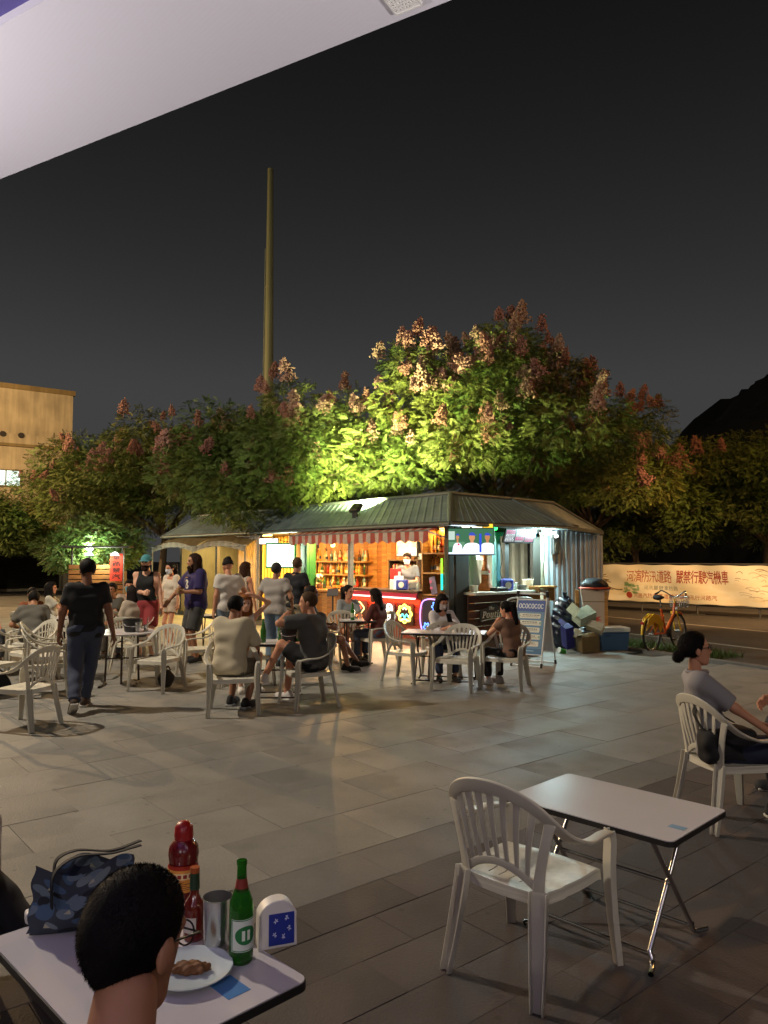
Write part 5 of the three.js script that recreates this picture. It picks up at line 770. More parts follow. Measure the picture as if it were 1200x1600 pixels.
function person(o) {
  const s = (o.h ?? 1.75) / 1.75, near = !!o.near, fem = !!o.fem, sit = o.pose === 'sit', cell = near ? 0.009 : 0.0165, seed = seedP++ * 1.7;
  const t = thing('person', o.label, 'person', [o.at[0], o.at[2] ?? 0, -o.at[1]], facing(...o.dir), o.group), k = fem ? 0.87 : (o.build ?? 1);
  const pel = o.pelvis ?? (sit ? [0, 0.515, -0.06] : [0, 0.93, 0]), lean = o.lean ?? (sit ? -0.12 : 0.02), sway = o.sway ?? 0, tw = o.twist ?? 0;
  const tor = (x, y, z) => { const xa = x * Math.cos(tw) + z * Math.sin(tw), za = -x * Math.sin(tw) + z * Math.cos(tw); const q = V(xa, y, za).applyEuler(new THREE.Euler(lean, 0, sway)); return [pel[0] + q.x, pel[1] + q.y, pel[2] + q.z]; };
  const sw = 0.165 * (fem ? 0.88 : (1 + k) / 2), hw = 0.088;
  const sh = [tor(-sw, 0.475, 0), tor(sw, 0.475, 0)], neck0 = tor(0, 0.49, -0.01), neck1 = tor(0, 0.6, 0.012), hip = [[pel[0] - hw, pel[1] - 0.02, pel[2]], [pel[0] + hw, pel[1] - 0.02, pel[2]]];
  const feet = o.feet ?? (sit ? [[-0.12, 0.08, 0.36], [0.12, 0.08, 0.38]] : [[-0.1, 0.08, -0.02], [0.11, 0.08, 0.03]]);
  const kh = o.knee ?? [[sit ? -0.1 : -0.1, sit ? 1 : 0.05, 1], [sit ? 0.1 : 0.1, sit ? 1 : 0.05, 1]];
  const legs = [0, 1].map((i) => ik(hip[i], feet[i], 0.43, 0.425, kh[i]));
  const hands = o.hands ?? (sit ? [[-0.14, 0.62, 0.3], [0.14, 0.62, 0.3]] : [[-0.24, 0.86, 0.06], [0.24, 0.86, 0.04]]);
  const eh = o.elbow ?? [[-0.7, -0.3, -1], [0.7, -0.3, -1]];
  const arms = [0, 1].map((i) => ik(sh[i], hands[i], 0.285, 0.25, eh[i]));
  const torso = (g) => [cap(tor(-0.13 * (sw / 0.165), 0.455, -0.01), tor(0.13 * (sw / 0.165), 0.455, -0.01), 0.062 + g, 0.062 + g), cap(tor(-0.085 * k, 0.33, 0.005), tor(0.085 * k, 0.33, 0.005), 0.105 * k + g, 0.105 * k + g), cap(tor(-0.06 * k, 0.16, 0.005), tor(0.06 * k, 0.16, 0.005), 0.104 * k + g, 0.104 * k + g), cap(tor(-0.075, 0.0, 0), tor(0.075, 0.0, 0), 0.108 * (fem ? 1 : k) + g, 0.108 * (fem ? 1 : k) + g)];
  const limbR = (fem ? 0.88 : 1) * Math.sqrt(k);
  const arm = (i, g) => [cap(sh[i], arms[i].mid, 0.05 * limbR + g, 0.039 * limbR + g), cap(arms[i].mid, arms[i].end, 0.039 * limbR + g, 0.027 * limbR + g)];
  const leg = (i, g) => [cap(hip[i], legs[i].mid, 0.083 * limbR + g, 0.053 * limbR + g), cap(legs[i].mid, legs[i].end, 0.053 * limbR + g, 0.036 * limbR + g)];
  const all = union([...torso(0), ...arm(0, 0), ...arm(1, 0), ...leg(0, 0), ...leg(1, 0), cap(neck0, neck1, 0.058 * limbR, 0.05 * limbR)], 0.03);
  const pts = [...sh, ...hip, ...feet, neck1, ...legs.map((l) => l.mid), ...legs.map((l) => l.end), ...arms.map((l) => l.mid), ...arms.map((l) => l.end)];
  const lo = [0, 1, 2].map((a) => Math.min(...pts.map((p) => p[a])) - 0.17), hi = [0, 1, 2].map((a) => Math.max(...pts.map((p) => p[a])) + 0.17);
  const parts = [norm(surfaceNet(all, lo, hi, cell))];
  const headM = new THREE.Matrix4().compose(V(...tor(0, 0.675, 0.035)), new THREE.Quaternion().setFromEuler(new THREE.Euler(lean * 0.5 + (o.nod ?? 0), o.look ?? 0, (o.tilt ?? 0) + sway * 0.5, 'YXZ')), V(1, 1, 1).multiplyScalar(o.head ?? (fem ? 0.95 : 1)));
  parts.push(norm((near ? headGeo.near : headGeo.far).clone().applyMatrix4(headM)));
  arms.forEach((a, i) => {
    const y = V(...a.mid).sub(V(...a.end)).normalize(), grip = o.grip?.[i], ref = V(...(o.palm?.[i] ?? [i ? 1 : -1, 0.2, 0.1])), x = ref.addScaledVector(y, -ref.dot(y)).normalize(), z = x.clone().cross(y);
    const g = (near ? handNear : handFar)[grip ? 'grip' : 'rest'].clone(); if (z.dot(V(0, 0.3, 1)) < 0) { g.scale(1, 1, -1); const ix = g.index; for (let q = 0; q < ix.count; q += 3) { const b = ix.getX(q + 1); ix.setX(q + 1, ix.getX(q + 2)); ix.setX(q + 2, b); } g.computeVertexNormals(); }
    g.scale(limbR, limbR, limbR); g.applyMatrix4(new THREE.Matrix4().makeBasis(x, y, z).setPosition(...a.end)); parts.push(norm(g));
  });
  obj('body', parts, skins[o.skin ?? 'fair'], t);
  if (o.shirt) {
    const S = o.shirt, hem = S.hem ?? -0.06, sl = S.sleeve ?? 0.62, gap = S.loose ?? 0.016;
    const tf = union(torso(gap), 0.05); let body = cut(tf, tor(0, hem, 0), V(...tor(0, 0, 0)).sub(V(...tor(0, 1, 0))).toArray());
    if (S.tank) body = cut(cut(body, tor(0.125, 0.46, 0), V(...tor(1, 0.12, 0)).sub(V(...pel)).toArray()), tor(-0.125, 0.46, 0), V(...tor(-1, 0.12, 0)).sub(V(...pel)).toArray());
    if (S.off) body = cut(body, tor(0, S.off, 0), V(...tor(0, 1, 0)).sub(V(...pel)).toArray());
    const neckHole = cap(tor(0, 0.5, 0.02), tor(0, 0.7, 0.03), 0.062, 0.085), fs = [];
    if (sl > 0) for (let i = 0; i < 2; i++) { const A = sh[i], M = arms[i].mid, E = arms[i].end; const up = V(...A).lerp(V(...M), Math.min(1, sl)).toArray(); let f = cap(A, up, 0.055 * limbR + gap, 0.05 * limbR + gap * (sl < 1 ? 1.1 : 1)); if (sl <= 1) f = cut(f, up, V(...M).sub(V(...A)).toArray()); fs.push(f); if (sl > 1) { const e = V(...M).lerp(V(...E), sl - 1).toArray(); fs.push(cut(cap(M, e, 0.046 * limbR + gap, 0.036 * limbR + gap), e, V(...E).sub(V(...M)).toArray())); } }
    const f0 = (x, y, z) => { let d = body(x, y, z); for (const f of fs) d = smin(d, f(x, y, z), 0.025); return Math.max(d, -neckHole(x, y, z)); };
    tag(obj('shirt', surfaceNet(folds(f0, 0.0045, seed), lo, hi, cell), clothMat(S.color), t), S.label);
    if (S.collar) obj('collar', mv(new THREE.TorusGeometry(0.068, 0.014, 8, 24), 0, 0, 0, Math.PI / 2 + lean + 0.2).translate(...tor(0, 0.52, 0.008)), clothMat(S.color), t);
  }
  if (o.pants) {
    const P = o.pants, len = P.len ?? 2, fs = [cut(union(torso(0.014), 0.05), tor(0, P.waist ?? 0.06, 0), V(...tor(0, 1, 0)).sub(V(...pel)).toArray())], g = P.loose ?? 0.02;
    for (let i = 0; i < 2; i++) { const A = hip[i], M = legs[i].mid, E = legs[i].end, up = V(...A).lerp(V(...M), Math.min(1, len)).toArray(); let f = cap(A, up, 0.086 * limbR + g, lerp(0.086, 0.056, Math.min(1, len)) * limbR + g * 1.3); if (len <= 1) f = cut(f, up, V(...M).sub(V(...A)).toArray()); fs.push(f); if (len > 1) { const e = V(...M).lerp(V(...E), len - 1).toArray(); fs.push(cut(cap(M, e, 0.056 * limbR + g * 1.2, 0.045 * limbR + g), e, V(...E).sub(V(...M)).toArray())); } }
    obj(P.skirt ? 'skirt' : len > 1.3 ? 'trousers' : 'shorts', surfaceNet(folds(union(fs, 0.02), 0.004, seed + 2), lo, hi, cell), clothMat(P.color), t);
  }
  const addHead = (name, g, m) => { const q = obj(name, g, m, t); q.applyMatrix4(headM); return q; };
  if (o.hair) addHead('hair', near ? [hair(o.hair[0]), strandsOn(hair(o.hair[0]), 16000, o.hair[0] === 'fade' ? 0.007 : 0.016, seedP, o.hair[0] === 'fade' ? 0.9 : 0.25)] : hair(o.hair[0]), hairMat(o.hair[1]));
  if (o.beard) addHead('beard', beardGeo(), hairMat(o.beard)); if (o.cap) addHead('cap', capGeo(), clothMat(o.cap)); if (o.mask) addHead('face_mask', maskGeo(), std(o.mask, 0.8));
  if (!o.back) { addHead('eyes', [ball(0.0105, -0.031, 0.008, 0.0815), ball(0.0105, 0.031, 0.008, 0.0815)], std(0x1a120e, 0.2)); addHead('eyebrows', [bar([-0.045, 0.031, 0.081], [-0.017, 0.034, 0.087], 0.004, 0.004, 5), bar([0.045, 0.031, 0.081], [0.017, 0.034, 0.087], 0.004, 0.004, 5)], hairMat(o.hair?.[1] ?? 0x15100d)); }
  if (o.glasses) addHead('glasses', [bar([0.081, 0.012, 0.0], [0.07, 0.014, 0.1], 0.0025), bar([-0.081, 0.012, 0.0], [-0.07, 0.014, 0.1], 0.0025), bar([0.07, 0.014, 0.102], [-0.07, 0.014, 0.102], 0.002), mv(new THREE.TorusGeometry(0.022, 0.002, 6, 20), 0.033, 0.006, 0.104), mv(new THREE.TorusGeometry(0.022, 0.002, 6, 20), -0.033, 0.006, 0.104)], std(0x1b1b1b, 0.3));
  if (o.shoes !== undefined) legs.forEach((l, i) => { const f = new THREE.Matrix4().compose(V(l.end[0], l.end[1] - 0.08, l.end[2] + 0.0), new THREE.Quaternion().setFromEuler(new THREE.Euler((o.toe?.[i] ?? 0), (i ? 0.14 : -0.14) + (o.footTurn?.[i] ?? 0), 0, 'YXZ')), V(1, 1, 1).multiplyScalar(fem ? 0.88 : 1)); const q = obj('shoe', shoeGeo, clothMat(o.shoes), t); q.applyMatrix4(f); const so = obj('sole', soleGeo, clothMat(o.sole ?? 0xb8b4aa), q); });
  t.scale.set(s, s, s); t.userData.dims = undefined; delete t.userData.dims;
  return { t, tor, arms, legs, headM };
}
const STAND = 'people standing and chatting before the bar', SITB = 'people seated round the white tables';
const p1 = person({ at: [-3.43, 8.8], dir: [-0.35, 0.94], pose: 'walk', h: 1.77, back: 1, label: 'person in black tee and blue jeans walking away past the empty chairs', skin: 'brown', feet: [[0.0, 0.08, 0.26], [0.1, 0.15, -0.3]], toe: [0, 0.6], knee: [[-0.05, 0, 1], [0.05, 0, 1]], pelvis: [0, 0.905, 0], hands: [[-0.29, 0.86, -0.08], [0.28, 0.87, 0.1]], shirt: { color: 0x101013, hem: -0.1, sleeve: 0.7, loose: 0.014 }, pants: { color: 0x343c50, len: 1.97, loose: 0.02 }, shoes: 0x3a2c22, hair: ['short', 0x0e0b0a], look: 0.35, build: 1.08 });
person({ at: [-4.05, 13.0], dir: [0.05, -1], h: 1.8, label: 'bearded person in black tank top and teal cap holding a glass', group: STAND, skin: 'pale', hands: [[0.02, 1.12, 0.24], [0.27, 0.86, 0.05]], grip: [1, 0], shirt: { color: 0x121214, tank: 1, sleeve: 0, loose: 0.012, hem: -0.05 }, pants: { color: 0x8e3234, len: 0.85, loose: 0.035 }, shoes: 0x1c1c20, hair: ['crew', 0x2a1d15], cap: 0x3f7f86, beard: 0x2a1a12, look: -0.15, build: 1.1 });
person({ at: [-4.15, 14.9], dir: [-0.55, -0.8], h: 1.66, fem: 1, label: 'person in loose white top and face mask behind the tank top wearer', group: STAND, skin: 'fair', shirt: { color: 0xd2c6b2, sleeve: 0.95, off: 0.45, loose: 0.03, hem: 0.06 }, pants: { color: 0xb8a690, len: 0.5, loose: 0.03 }, shoes: 0xb8b0a4, hair: ['pony', 0x14100e], mask: 0xcfd8dc, nod: 0.15 });
const p4 = person({ at: [-3.15, 12.8], dir: [-0.75, -0.6], h: 1.82, label: 'long haired bearded person in purple number jersey holding a drink', group: STAND, skin: 'tan', hands: [[-0.36, 0.98, 0.3], [0.12, 1.13, 0.28]], grip: [0, 1], shirt: { color: 0x241a4e, hem: -0.14, sleeve: 0.9, loose: 0.035 }, pants: { color: 0x3a3a38, len: 0.95, loose: 0.04 }, shoes: 0x1e1c1c, hair: ['wild', 0x2a1a12], build: 1.12, look: -0.2 });
person({ at: [-2.57, 12.6], dir: [-0.6, 0.8], h: 1.74, back: 1, label: 'person in white tee with tall tied up hair, back turned', group: STAND, skin: 'fair', hands: [[-0.2, 1.1, 0.2], [0.24, 0.88, 0.03]], grip: [1, 0], shirt: { color: 0xc9c2b8, hem: -0.07, loose: 0.024 }, pants: { color: 0x6f7d8c, len: 1.9 }, shoes: 0x2a2a2a, hair: ['tall', 0x17110e] });
person({ at: [-2.5, 13.6], dir: [0.5, 0.85], h: 1.68, back: 1, fem: 1, label: 'person in sleeveless pale top half hidden behind the white tee', group: STAND, skin: 'fair', shirt: { color: 0xb8a898, tank: 1, sleeve: 0 }, pants: { color: 0x39332e, len: 1.9 }, shoes: 0x2a2422, hair: ['bob', 0x3a2418] });
person({ at: [-1.74, 12.2], dir: [0.25, 0.97], h: 1.68, back: 1, label: 'person in pale grey tee and light jeans, back turned, beside the one in navy', group: STAND, skin: 'tan', hands: [[-0.24, 1.02, 0.16], [0.2, 1.05, 0.2]], shirt: { color: 0xa39c94, hem: -0.06, loose: 0.022 }, pants: { color: 0x66788a, len: 1.95, loose: 0.026 }, shoes: 0x2c2c2c, hair: ['crew', 0x3d3a36] });
person({ at: [-1.52, 13.1], dir: [0.5, 0.85], h: 1.76, back: 1, label: 'person in navy polo and khaki trousers, back turned, near the green post', group: STAND, skin: 'tan', hands: [[-0.22, 0.98, 0.18], [0.22, 0.95, 0.16]], shirt: { color: 0x14161c, hem: -0.08, collar: 1 }, pants: { color: 0x8c8068, len: 1.95 }, shoes: 0x2a2018, hair: ['crew', 0x5a4632], build: 1.04, look: 0.3 });
person({ at: [-1.74, 8.76], dir: [0.3, 0.95], pose: 'sit', h: 1.74, back: 1, label: 'person in loose cream shirt seated with back turned at the bottle table', group: SITB, skin: 'tan', lean: 0.16, hands: [[-0.12, 0.7, 0.4], [0.12, 0.68, 0.4]], feet: [[-0.1, 0.08, 0.2], [0.16, 0.08, 0.3]], shirt: { color: 0xbcb095, hem: -0.1, sleeve: 1.0, loose: 0.032 }, pants: { color: 0x6e6656, len: 0.95, loose: 0.03 }, shoes: 0x22201f, sole: 0xa8a8a8, hair: ['short', 0x0c0a0a] });
person({ at: [-1.87, 10.3], dir: [0.35, -0.9], pose: 'sit', h: 1.66, fem: 1, label: 'person in white sleeveless top stretching one arm over the head', group: SITB, skin: 'pale', lean: 0.05, hands: [[-0.15, 0.66, 0.3], [0.1, 1.3, 0.1]], elbow: [[-0.7, -0.3, -1], [0.9, 0.7, 0.3]], shirt: { color: 0xd6cdc4, tank: 1, sleeve: 0 }, pants: { color: 0x8a8078, len: 0.5 }, shoes: 0xc8c4bc, hair: ['bob', 0x7a4a26], nod: 0.1 });
person({ at: [-0.87, 9.1], dir: [-0.88, 0.47], pose: 'sit', h: 1.78, back: 1, label: 'person in dark grey shirt and black shorts with white socks at the bottle table', group: SITB, skin: 'fair', lean: 0.1, hands: [[-0.05, 0.68, 0.26], [0.13, 1.03, 0.28]], feet: [[-0.12, 0.08, 0.42], [0.22, 0.32, 0.5]], footTurn: [0, -0.9], shirt: { color: 0x4b4a48, hem: -0.08, sleeve: 0.8, loose: 0.028 }, pants: { color: 0x101012, len: 0.8, loose: 0.03 }, shoes: 0xcfcac4, sole: 0xdedad2, hair: ['crew', 0x4a3826], look: 0.5 });
person({ at: [-1.02, 11.75], dir: [0.95, 0.1], pose: 'sit', h: 1.74, label: 'person in black with striped shorts and bare crossed leg', group: SITB, skin: 'brown', lean: -0.1, hands: [[-0.1, 0.68, 0.2], [0.12, 0.7, 0.2]], feet: [[-0.1, 0.08, 0.46], [0.05, 0.13, 0.62]], shirt: { color: 0x1a1a1e, sleeve: 0.7 }, pants: { color: 0x1c1c22, len: 0.75 }, shoes: 0x191513, hair: ['crew', 0x2a2420] });
person({ at: [-0.62, 13.3], dir: [0.3, -0.95], pose: 'sit', h: 1.68, fem: 1, label: 'person in light grey tee seated before the red counter', group: SITB, skin: 'fair', lean: 0.05, look: 0.6, shirt: { color: 0x8f9492, sleeve: 0.7 }, pants: { color: 0x8c5a3c, len: 0.5 }, shoes: 0x2a2a2a, hair: ['pony', 0x1a1210] });
person({ at: [-0.1, 12.7], dir: [-0.8, 0.55], pose: 'sit', h: 1.64, fem: 1, back: 1, label: 'long haired person in dark red seated before the neon signs', group: SITB, skin: 'brown', lean: 0.14, hands: [[-0.22, 0.7, 0.3], [0.16, 0.68, 0.3]], shirt: { color: 0x5c2a22, sleeve: 0.95 }, pants: { color: 0x3e4454, len: 1.9 }, shoes: 0x3c3a38, hair: ['long', 0x1c120e] });
person({ at: [0.5, 15.9, 0.13], dir: [-0.35, -0.95], h: 1.72, label: 'masked bartender in grey tee with a shoulder cloth behind the counter', skin: 'fair', hands: [[-0.08, 1.1, 0.28], [0.12, 1.12, 0.3]], grip: [1, 0], nod: 0.15, shirt: { color: 0x6d7076, sleeve: 0.7 }, pants: { color: 0x26262a, len: 1.9 }, shoes: 0x1a1a1a, hair: ['short', 0x2a1a10], mask: 0xe2e6ea });
person({ at: [0.84, 11.15], dir: [0.15, -1], pose: 'sit', h: 1.62, fem: 1, label: 'long haired masked person in white top looking at a phone at the long table', group: SITB, skin: 'fair', lean: 0.12, nod: 0.35, look: 0.35, hands: [[0.02, 0.8, 0.3], [0.14, 0.8, 0.3]], grip: [1, 1], shirt: { color: 0xd0c8c6, sleeve: 1.5 }, pants: { color: 0x39415a, len: 1.9 }, shoes: 0x1b1b1b, hair: ['bob', 0x140d0b], mask: 0xb9aaa6 });
person({ at: [1.72, 10.38], dir: [-0.6, 0.78], pose: 'sit', h: 1.54, fem: 1, back: 1, label: 'person with black ponytail eating beside the sandwich board', group: SITB, skin: 'fair', lean: 0.18, hands: [[-0.1, 0.78, 0.3], [0.06, 0.98, 0.24]], nod: 0.15, elbow: [[-0.7, -0.3, -1], [0.7, -0.8, 0.2]], grip: [1, 1], shirt: { color: 0x7a5a48, sleeve: 0.5 }, pants: { color: 0x1a181a, len: 1.9 }, shoes: 0xb4aeae, hair: ['pony', 0x0d0a09], look: 0.3 });
const p18 = person({ at: [2.27, 5.18], dir: [0.96, -0.22], pose: 'sit', h: 1.66, fem: 1, near: 1, label: 'person in grey polo with hair in a low bun seated facing the road', group: SITB, skin: 'fair', lean: -0.2, look: 0.1, hands: [[-0.12, 0.6, 0.34], [0.1, 0.6, 0.34]], shirt: { color: 0x8a8688, sleeve: 0.85, collar: 1, loose: 0.022 }, pants: { color: 0x20253a, len: 1.95 }, shoes: 0x2a2a2e, hair: ['bun', 0x120d0c], glasses: 1 });
person({ at: [3.35, 5.75], dir: [-0.9, -0.1], pose: 'sit', h: 1.7, near: 1, label: 'person in pale shirt seated opposite the one in grey polo', group: SITB, skin: 'fair', lean: -0.03, hands: [[-0.2, 0.68, 0.4], [0.2, 0.66, 0.4]], shirt: { color: 0xc9c2ce, sleeve: 1.8, loose: 0.026 }, pants: { color: 0x2a2c34, len: 1.9 }, shoes: 0x333333, hair: ['short', 0x15100e] });
const p19 = person({ at: [-0.395, 1.12], dir: [-0.05, 1], pose: 'sit', h: 1.68, near: 1, back: 1, label: 'short haired person with glasses bent over the plate at the near table', skin: 'tan', lean: 0.36, look: -0.5, nod: 0.1, pelvis: [0, 0.56, -0.12], hands: [[-0.24, 0.66, 0.34], [0.2, 0.66, 0.36]], shirt: { color: 0x2a2c30, sleeve: 0.7 }, pants: { color: 0x2b2d33, len: 1.9 }, shoes: 0x2a2a2a, hair: ['fade', 0x0d0a09], glasses: 1, head: 0.9 });
person({ at: [-1.93, 3.28], dir: [1, -0.45], pose: 'sit', h: 1.74, near: 1, label: 'person in black trousers and yellow shoe seated beyond the near table end', skin: 'fair', lean: -0.35, hands: [[-0.16, 0.75, 0.0], [0.14, 0.75, 0.0]], feet: [[-0.1, 0.08, 0.38], [0.1, 0.08, 0.7]], knee: [[-0.1, 1, 1], [0.1, 1, 1]], shirt: { color: 0x1b1b1e, sleeve: 1.8 }, pants: { color: 0x111114, len: 1.95, loose: 0.03 }, shoes: 0xc8b414, sole: 0xd8cc60, hair: ['short', 0x1a1412] });
// seated crowd at the left
person({ at: [-6.6, 12.6], dir: [0.7, -0.6], pose: 'sit', h: 1.7, label: 'person in white shirt at the edge of the left seating', group: 'people seated far left round the tables', skin: 'fair', shirt: { color: 0xc4beb2, sleeve: 0.8 }, pants: { color: 0x45484e, len: 1.9 }, shoes: 0x2a2522, hair: ['short', 0x15100e] });
person({ at: [-4.2, 12.9], dir: [-0.7, 0.6], pose: 'sit', h: 1.7, back: 1, label: 'person in beige top seated with back turned behind the tank top wearer', group: 'people seated far left round the tables', skin: 'fair', lean: 0.2, shirt: { color: 0xa89a88, sleeve: 0.8 }, pants: { color: 0x4a4a50, len: 1.9 }, shoes: 0x2a2522, hair: ['bob', 0x1a1210] });
const LEFT = 'people seated far left round the tables';
person({ at: [-6.05, 13.1], dir: [0.5, -0.85], pose: 'sit', h: 1.66, fem: 1, label: 'masked person in rust brown top seated beside the slatted wall', group: LEFT, skin: 'tan', lean: 0.2, shirt: { color: 0x7c4527, sleeve: 0.7 }, pants: { color: 0x9a5a3a, len: 0.4 }, shoes: 0x333030, hair: ['short', 0x14100e], mask: 0xb9d0cc, hands: [[-0.05, 0.72, 0.32], [0.12, 0.7, 0.34]] });
person({ at: [-5.6, 12.15], dir: [-0.35, 0.93], pose: 'sit', h: 1.74, back: 1, label: 'person in dark grey bending forward in a white armchair', group: LEFT, skin: 'tan', lean: 0.55, shirt: { color: 0x57544c, sleeve: 0.8 }, pants: { color: 0x3a362f, len: 1.9 }, shoes: 0x2a2522, hair: ['short', 0x14110f], hands: [[-0.2, 0.6, 0.35], [0.2, 0.6, 0.35]] });
person({ at: [-6.35, 14.8], dir: [0.9, 0.2], pose: 'sit', h: 1.68, fem: 1, label: 'dark haired person in pale top seen from the side at the far table', group: LEFT, skin: 'fair', shirt: { color: 0xb9b6a6, sleeve: 0.7 }, pants: { color: 0x8a8448, len: 1.9 }, shoes: 0x333333, hair: ['bob', 0x100c0b] });
person({ at: [-5.85, 14.5], dir: [-0.7, 0.7], pose: 'sit', h: 1.7, back: 1, label: 'person dressed all in black at the far table, back turned', group: LEFT, skin: 'fair', shirt: { color: 0x141414, sleeve: 0.8 }, pants: { color: 0x18181a, len: 1.9 }, shoes: 0x222222, hair: ['short', 0x0c0a0a] });
person({ at: [-4.9, 13.6], dir: [-0.15, -1], pose: 'sit', h: 1.7, label: 'person in dark olive top smiling behind the walking person', group: LEFT, skin: 'tan', shirt: { color: 0x46433a, sleeve: 0.8 }, pants: { color: 0x4a443a, len: 1.9 }, shoes: 0x2a2522, hair: ['short', 0x1a120f] });
person({ at: [-4.85, 14.5], dir: [0.3, -0.95], pose: 'sit', h: 1.74, label: 'person with blue green mask next to the tank top wearer', group: LEFT, skin: 'fair', shirt: { color: 0xa08a78, sleeve: 0.8 }, pants: { color: 0x4a443a, len: 1.9 }, shoes: 0x2a2522, hair: ['short', 0x15100e], mask: 0x5d97a0 });
for (const [x, d, dx, dd, l] of [[-6.05, 13.1, 0.5, -0.85, 'white plastic armchair of the masked person in rust brown'], [-6.35, 14.8, 0.9, 0.2, 'white plastic armchair of the dark haired person in pale top'], [-5.85, 14.5, -0.7, 0.7, 'white plastic armchair of the person all in black'], [-4.9, 13.6, -0.15, -1, 'white plastic armchair of the person in dark olive'], [-4.85, 14.5, 0.3, -0.95, 'white plastic armchair of the person with blue green mask'], [3.35, 5.75, -0.9, -0.1, 'white plastic armchair of the person in pale shirt'], [-0.44, 1.12, -0.05, 1, 'white plastic armchair of the person bent over the plate'], [-1.93, 3.28, 1, -0.45, 'white plastic armchair of the person in black trousers']]) chair(x, d, dx, dd, l);
// ---------- things on the near table ----------
const YT = 0.58;
const glassG = (c, o = {}) => new THREE.MeshPhysicalMaterial({ color: c, roughness: 0.06, transmission: 0.85, thickness: 0.02, ior: 1.45, attenuationColor: c, attenuationDistance: 0.02, ...o });
const mBottle = glassG(0x4fb83a, { attenuationDistance: 0.035 }), mClear = new THREE.MeshPhysicalMaterial({ color: 0xffffff, roughness: 0.05, transmission: 0.95, thickness: 0, side: THREE.DoubleSide });
const beerProfile = [[0.001, 0], [0.03, 0], [0.0345, 0.006], [0.035, 0.02], [0.035, 0.15], [0.033, 0.17], [0.022, 0.2], [0.0145, 0.225], [0.0135, 0.27], [0.0155, 0.274], [0.0155, 0.284], [0.013, 0.286], [0.0115, 0.284], [0.0105, 0.24], [0.013, 0.22], [0.02, 0.197], [0.031, 0.168], [0.032, 0.15], [0.032, 0.012], [0.001, 0.009]];
const labelBand = (r, h, y, a = 2.3) => new THREE.CylinderGeometry(r, r, h, 24, 1, true, -a / 2 + Math.PI, a).translate(0, y, 0);
const beerLabel = canvasTex(256, 256, (g, w, h) => { g.fillStyle = '#dfe8da'; g.fillRect(0, 0, w, h); g.fillStyle = '#1f7a3a'; g.beginPath(); g.ellipse(w / 2, h / 2, 92, 74, 0, 0, 7); g.fill(); g.fillStyle = '#e8efe2'; g.fillRect(92, 88, 26, 80); g.fillRect(136, 88, 26, 80); g.strokeStyle = '#1f7a3a'; g.lineWidth = 7; g.strokeRect(8, 8, w - 16, h - 16); });
{
  const t = thing('beer_bottle', 'green glass beer bottle standing beside the napkin pack on the near table', 'bottle', [-0.415, YT, -2.275], 0.6);
  obj('glass_body', lathe(beerProfile, 32), mBottle, t);
  const l = labelBand(0.0356, 0.09, 0.085, 2.6); l.rotateY(Math.PI); obj('label', l, std(0xffffff, 0.6, { map: beerLabel }), t);
  const n = new THREE.CylinderGeometry(0.0146, 0.021, 0.035, 20, 1, true).translate(0, 0.218, 0); obj('neck_label', n, std(0x8a3020, 0.6), t);
}
{
  const t = thing('ketchup_bottle', 'large red sauce bottle with round cap on the near table', 'bottle', [-0.675, YT, -2.62], 0.4);
  obj('body', lathe([[0.001, 0], [0.045, 0], [0.05, 0.01], [0.05, 0.13], [0.047, 0.15], [0.051, 0.175], [0.048, 0.2], [0.03, 0.222], [0.02, 0.226]], 28), new THREE.MeshPhysicalMaterial({ color: 0x6a100e, roughness: 0.25, clearcoat: 0.5 }), t);
  obj('cap', lathe([[0.03, 0.222], [0.032, 0.235], [0.03, 0.262], [0.018, 0.277], [0.001, 0.28]], 24), std(0xa01818, 0.35), t);
  const tx = canvasTex(256, 256, (g, w, h) => { g.fillStyle = '#e8a040'; g.fillRect(0, 0, w, h); g.fillStyle = '#b02a16'; g.fillRect(0, 0, w, 40); g.fillStyle = '#f6e0a8'; g.fillRect(30, 70, 196, 60); g.fillStyle = '#9a2412'; for (let i = 0; i < 5; i++) g.fillRect(44 + i * 36, 82, 24, 36); for (let i = 0; i < 5; i++) { g.fillStyle = '#7a3010'; g.fillRect(40, 150 + i * 18, 120 + (i * 37) % 60, 7); } });
  obj('label', labelBand(0.0507, 0.085, 0.105, 2.6).rotateY(Math.PI - 0.4), std(0xffffff, 0.5, { map: tx }), t);
}
{
  const t = thing('hot_sauce_bottle', 'small dark red hot sauce bottle with green cap on the near table', 'bottle', [-0.585, YT, -2.41]);
  obj('body', lathe([[0.001, 0], [0.031, 0], [0.034, 0.006], [0.034, 0.09], [0.028, 0.11], [0.014, 0.13], [0.0125, 0.15]], 24), new THREE.MeshPhysicalMaterial({ color: 0x6a160c, roughness: 0.15, clearcoat: 0.7 }), t);
  obj('cap', cyl(0.014, 0.0155, 0.05, 0, 0.172, 0, 18), std(0x1c3a20, 0.45), t); obj('cap_seal', cyl(0.0145, 0.0145, 0.016, 0, 0.204, 0, 18), std(0xa8521e, 0.4), t);
  const d = new THREE.PlaneGeometry(0.035, 0.035); d.rotateZ(0.78); const lb = labelBand(0.0346, 0.045, 0.05, 1.2).rotateY(Math.PI - 0.2); obj('label', lb, std(0xd2cabd, 0.6), t);
}
{
  const t = thing('cutlery_glass', 'steel cutlery canister behind the beer bottle on the near table', 'canister', [-0.5, YT, -2.345]);
  obj('canister', lathe([[0.001, 0.002], [0.038, 0.002], [0.041, 0.006], [0.043, 0.15], [0.0445, 0.152], [0.0425, 0.152], [0.04, 0.01], [0.001, 0.006]], 28), std(0xb9b9b9, 0.2, { metalness: 0.9 }), t);
}
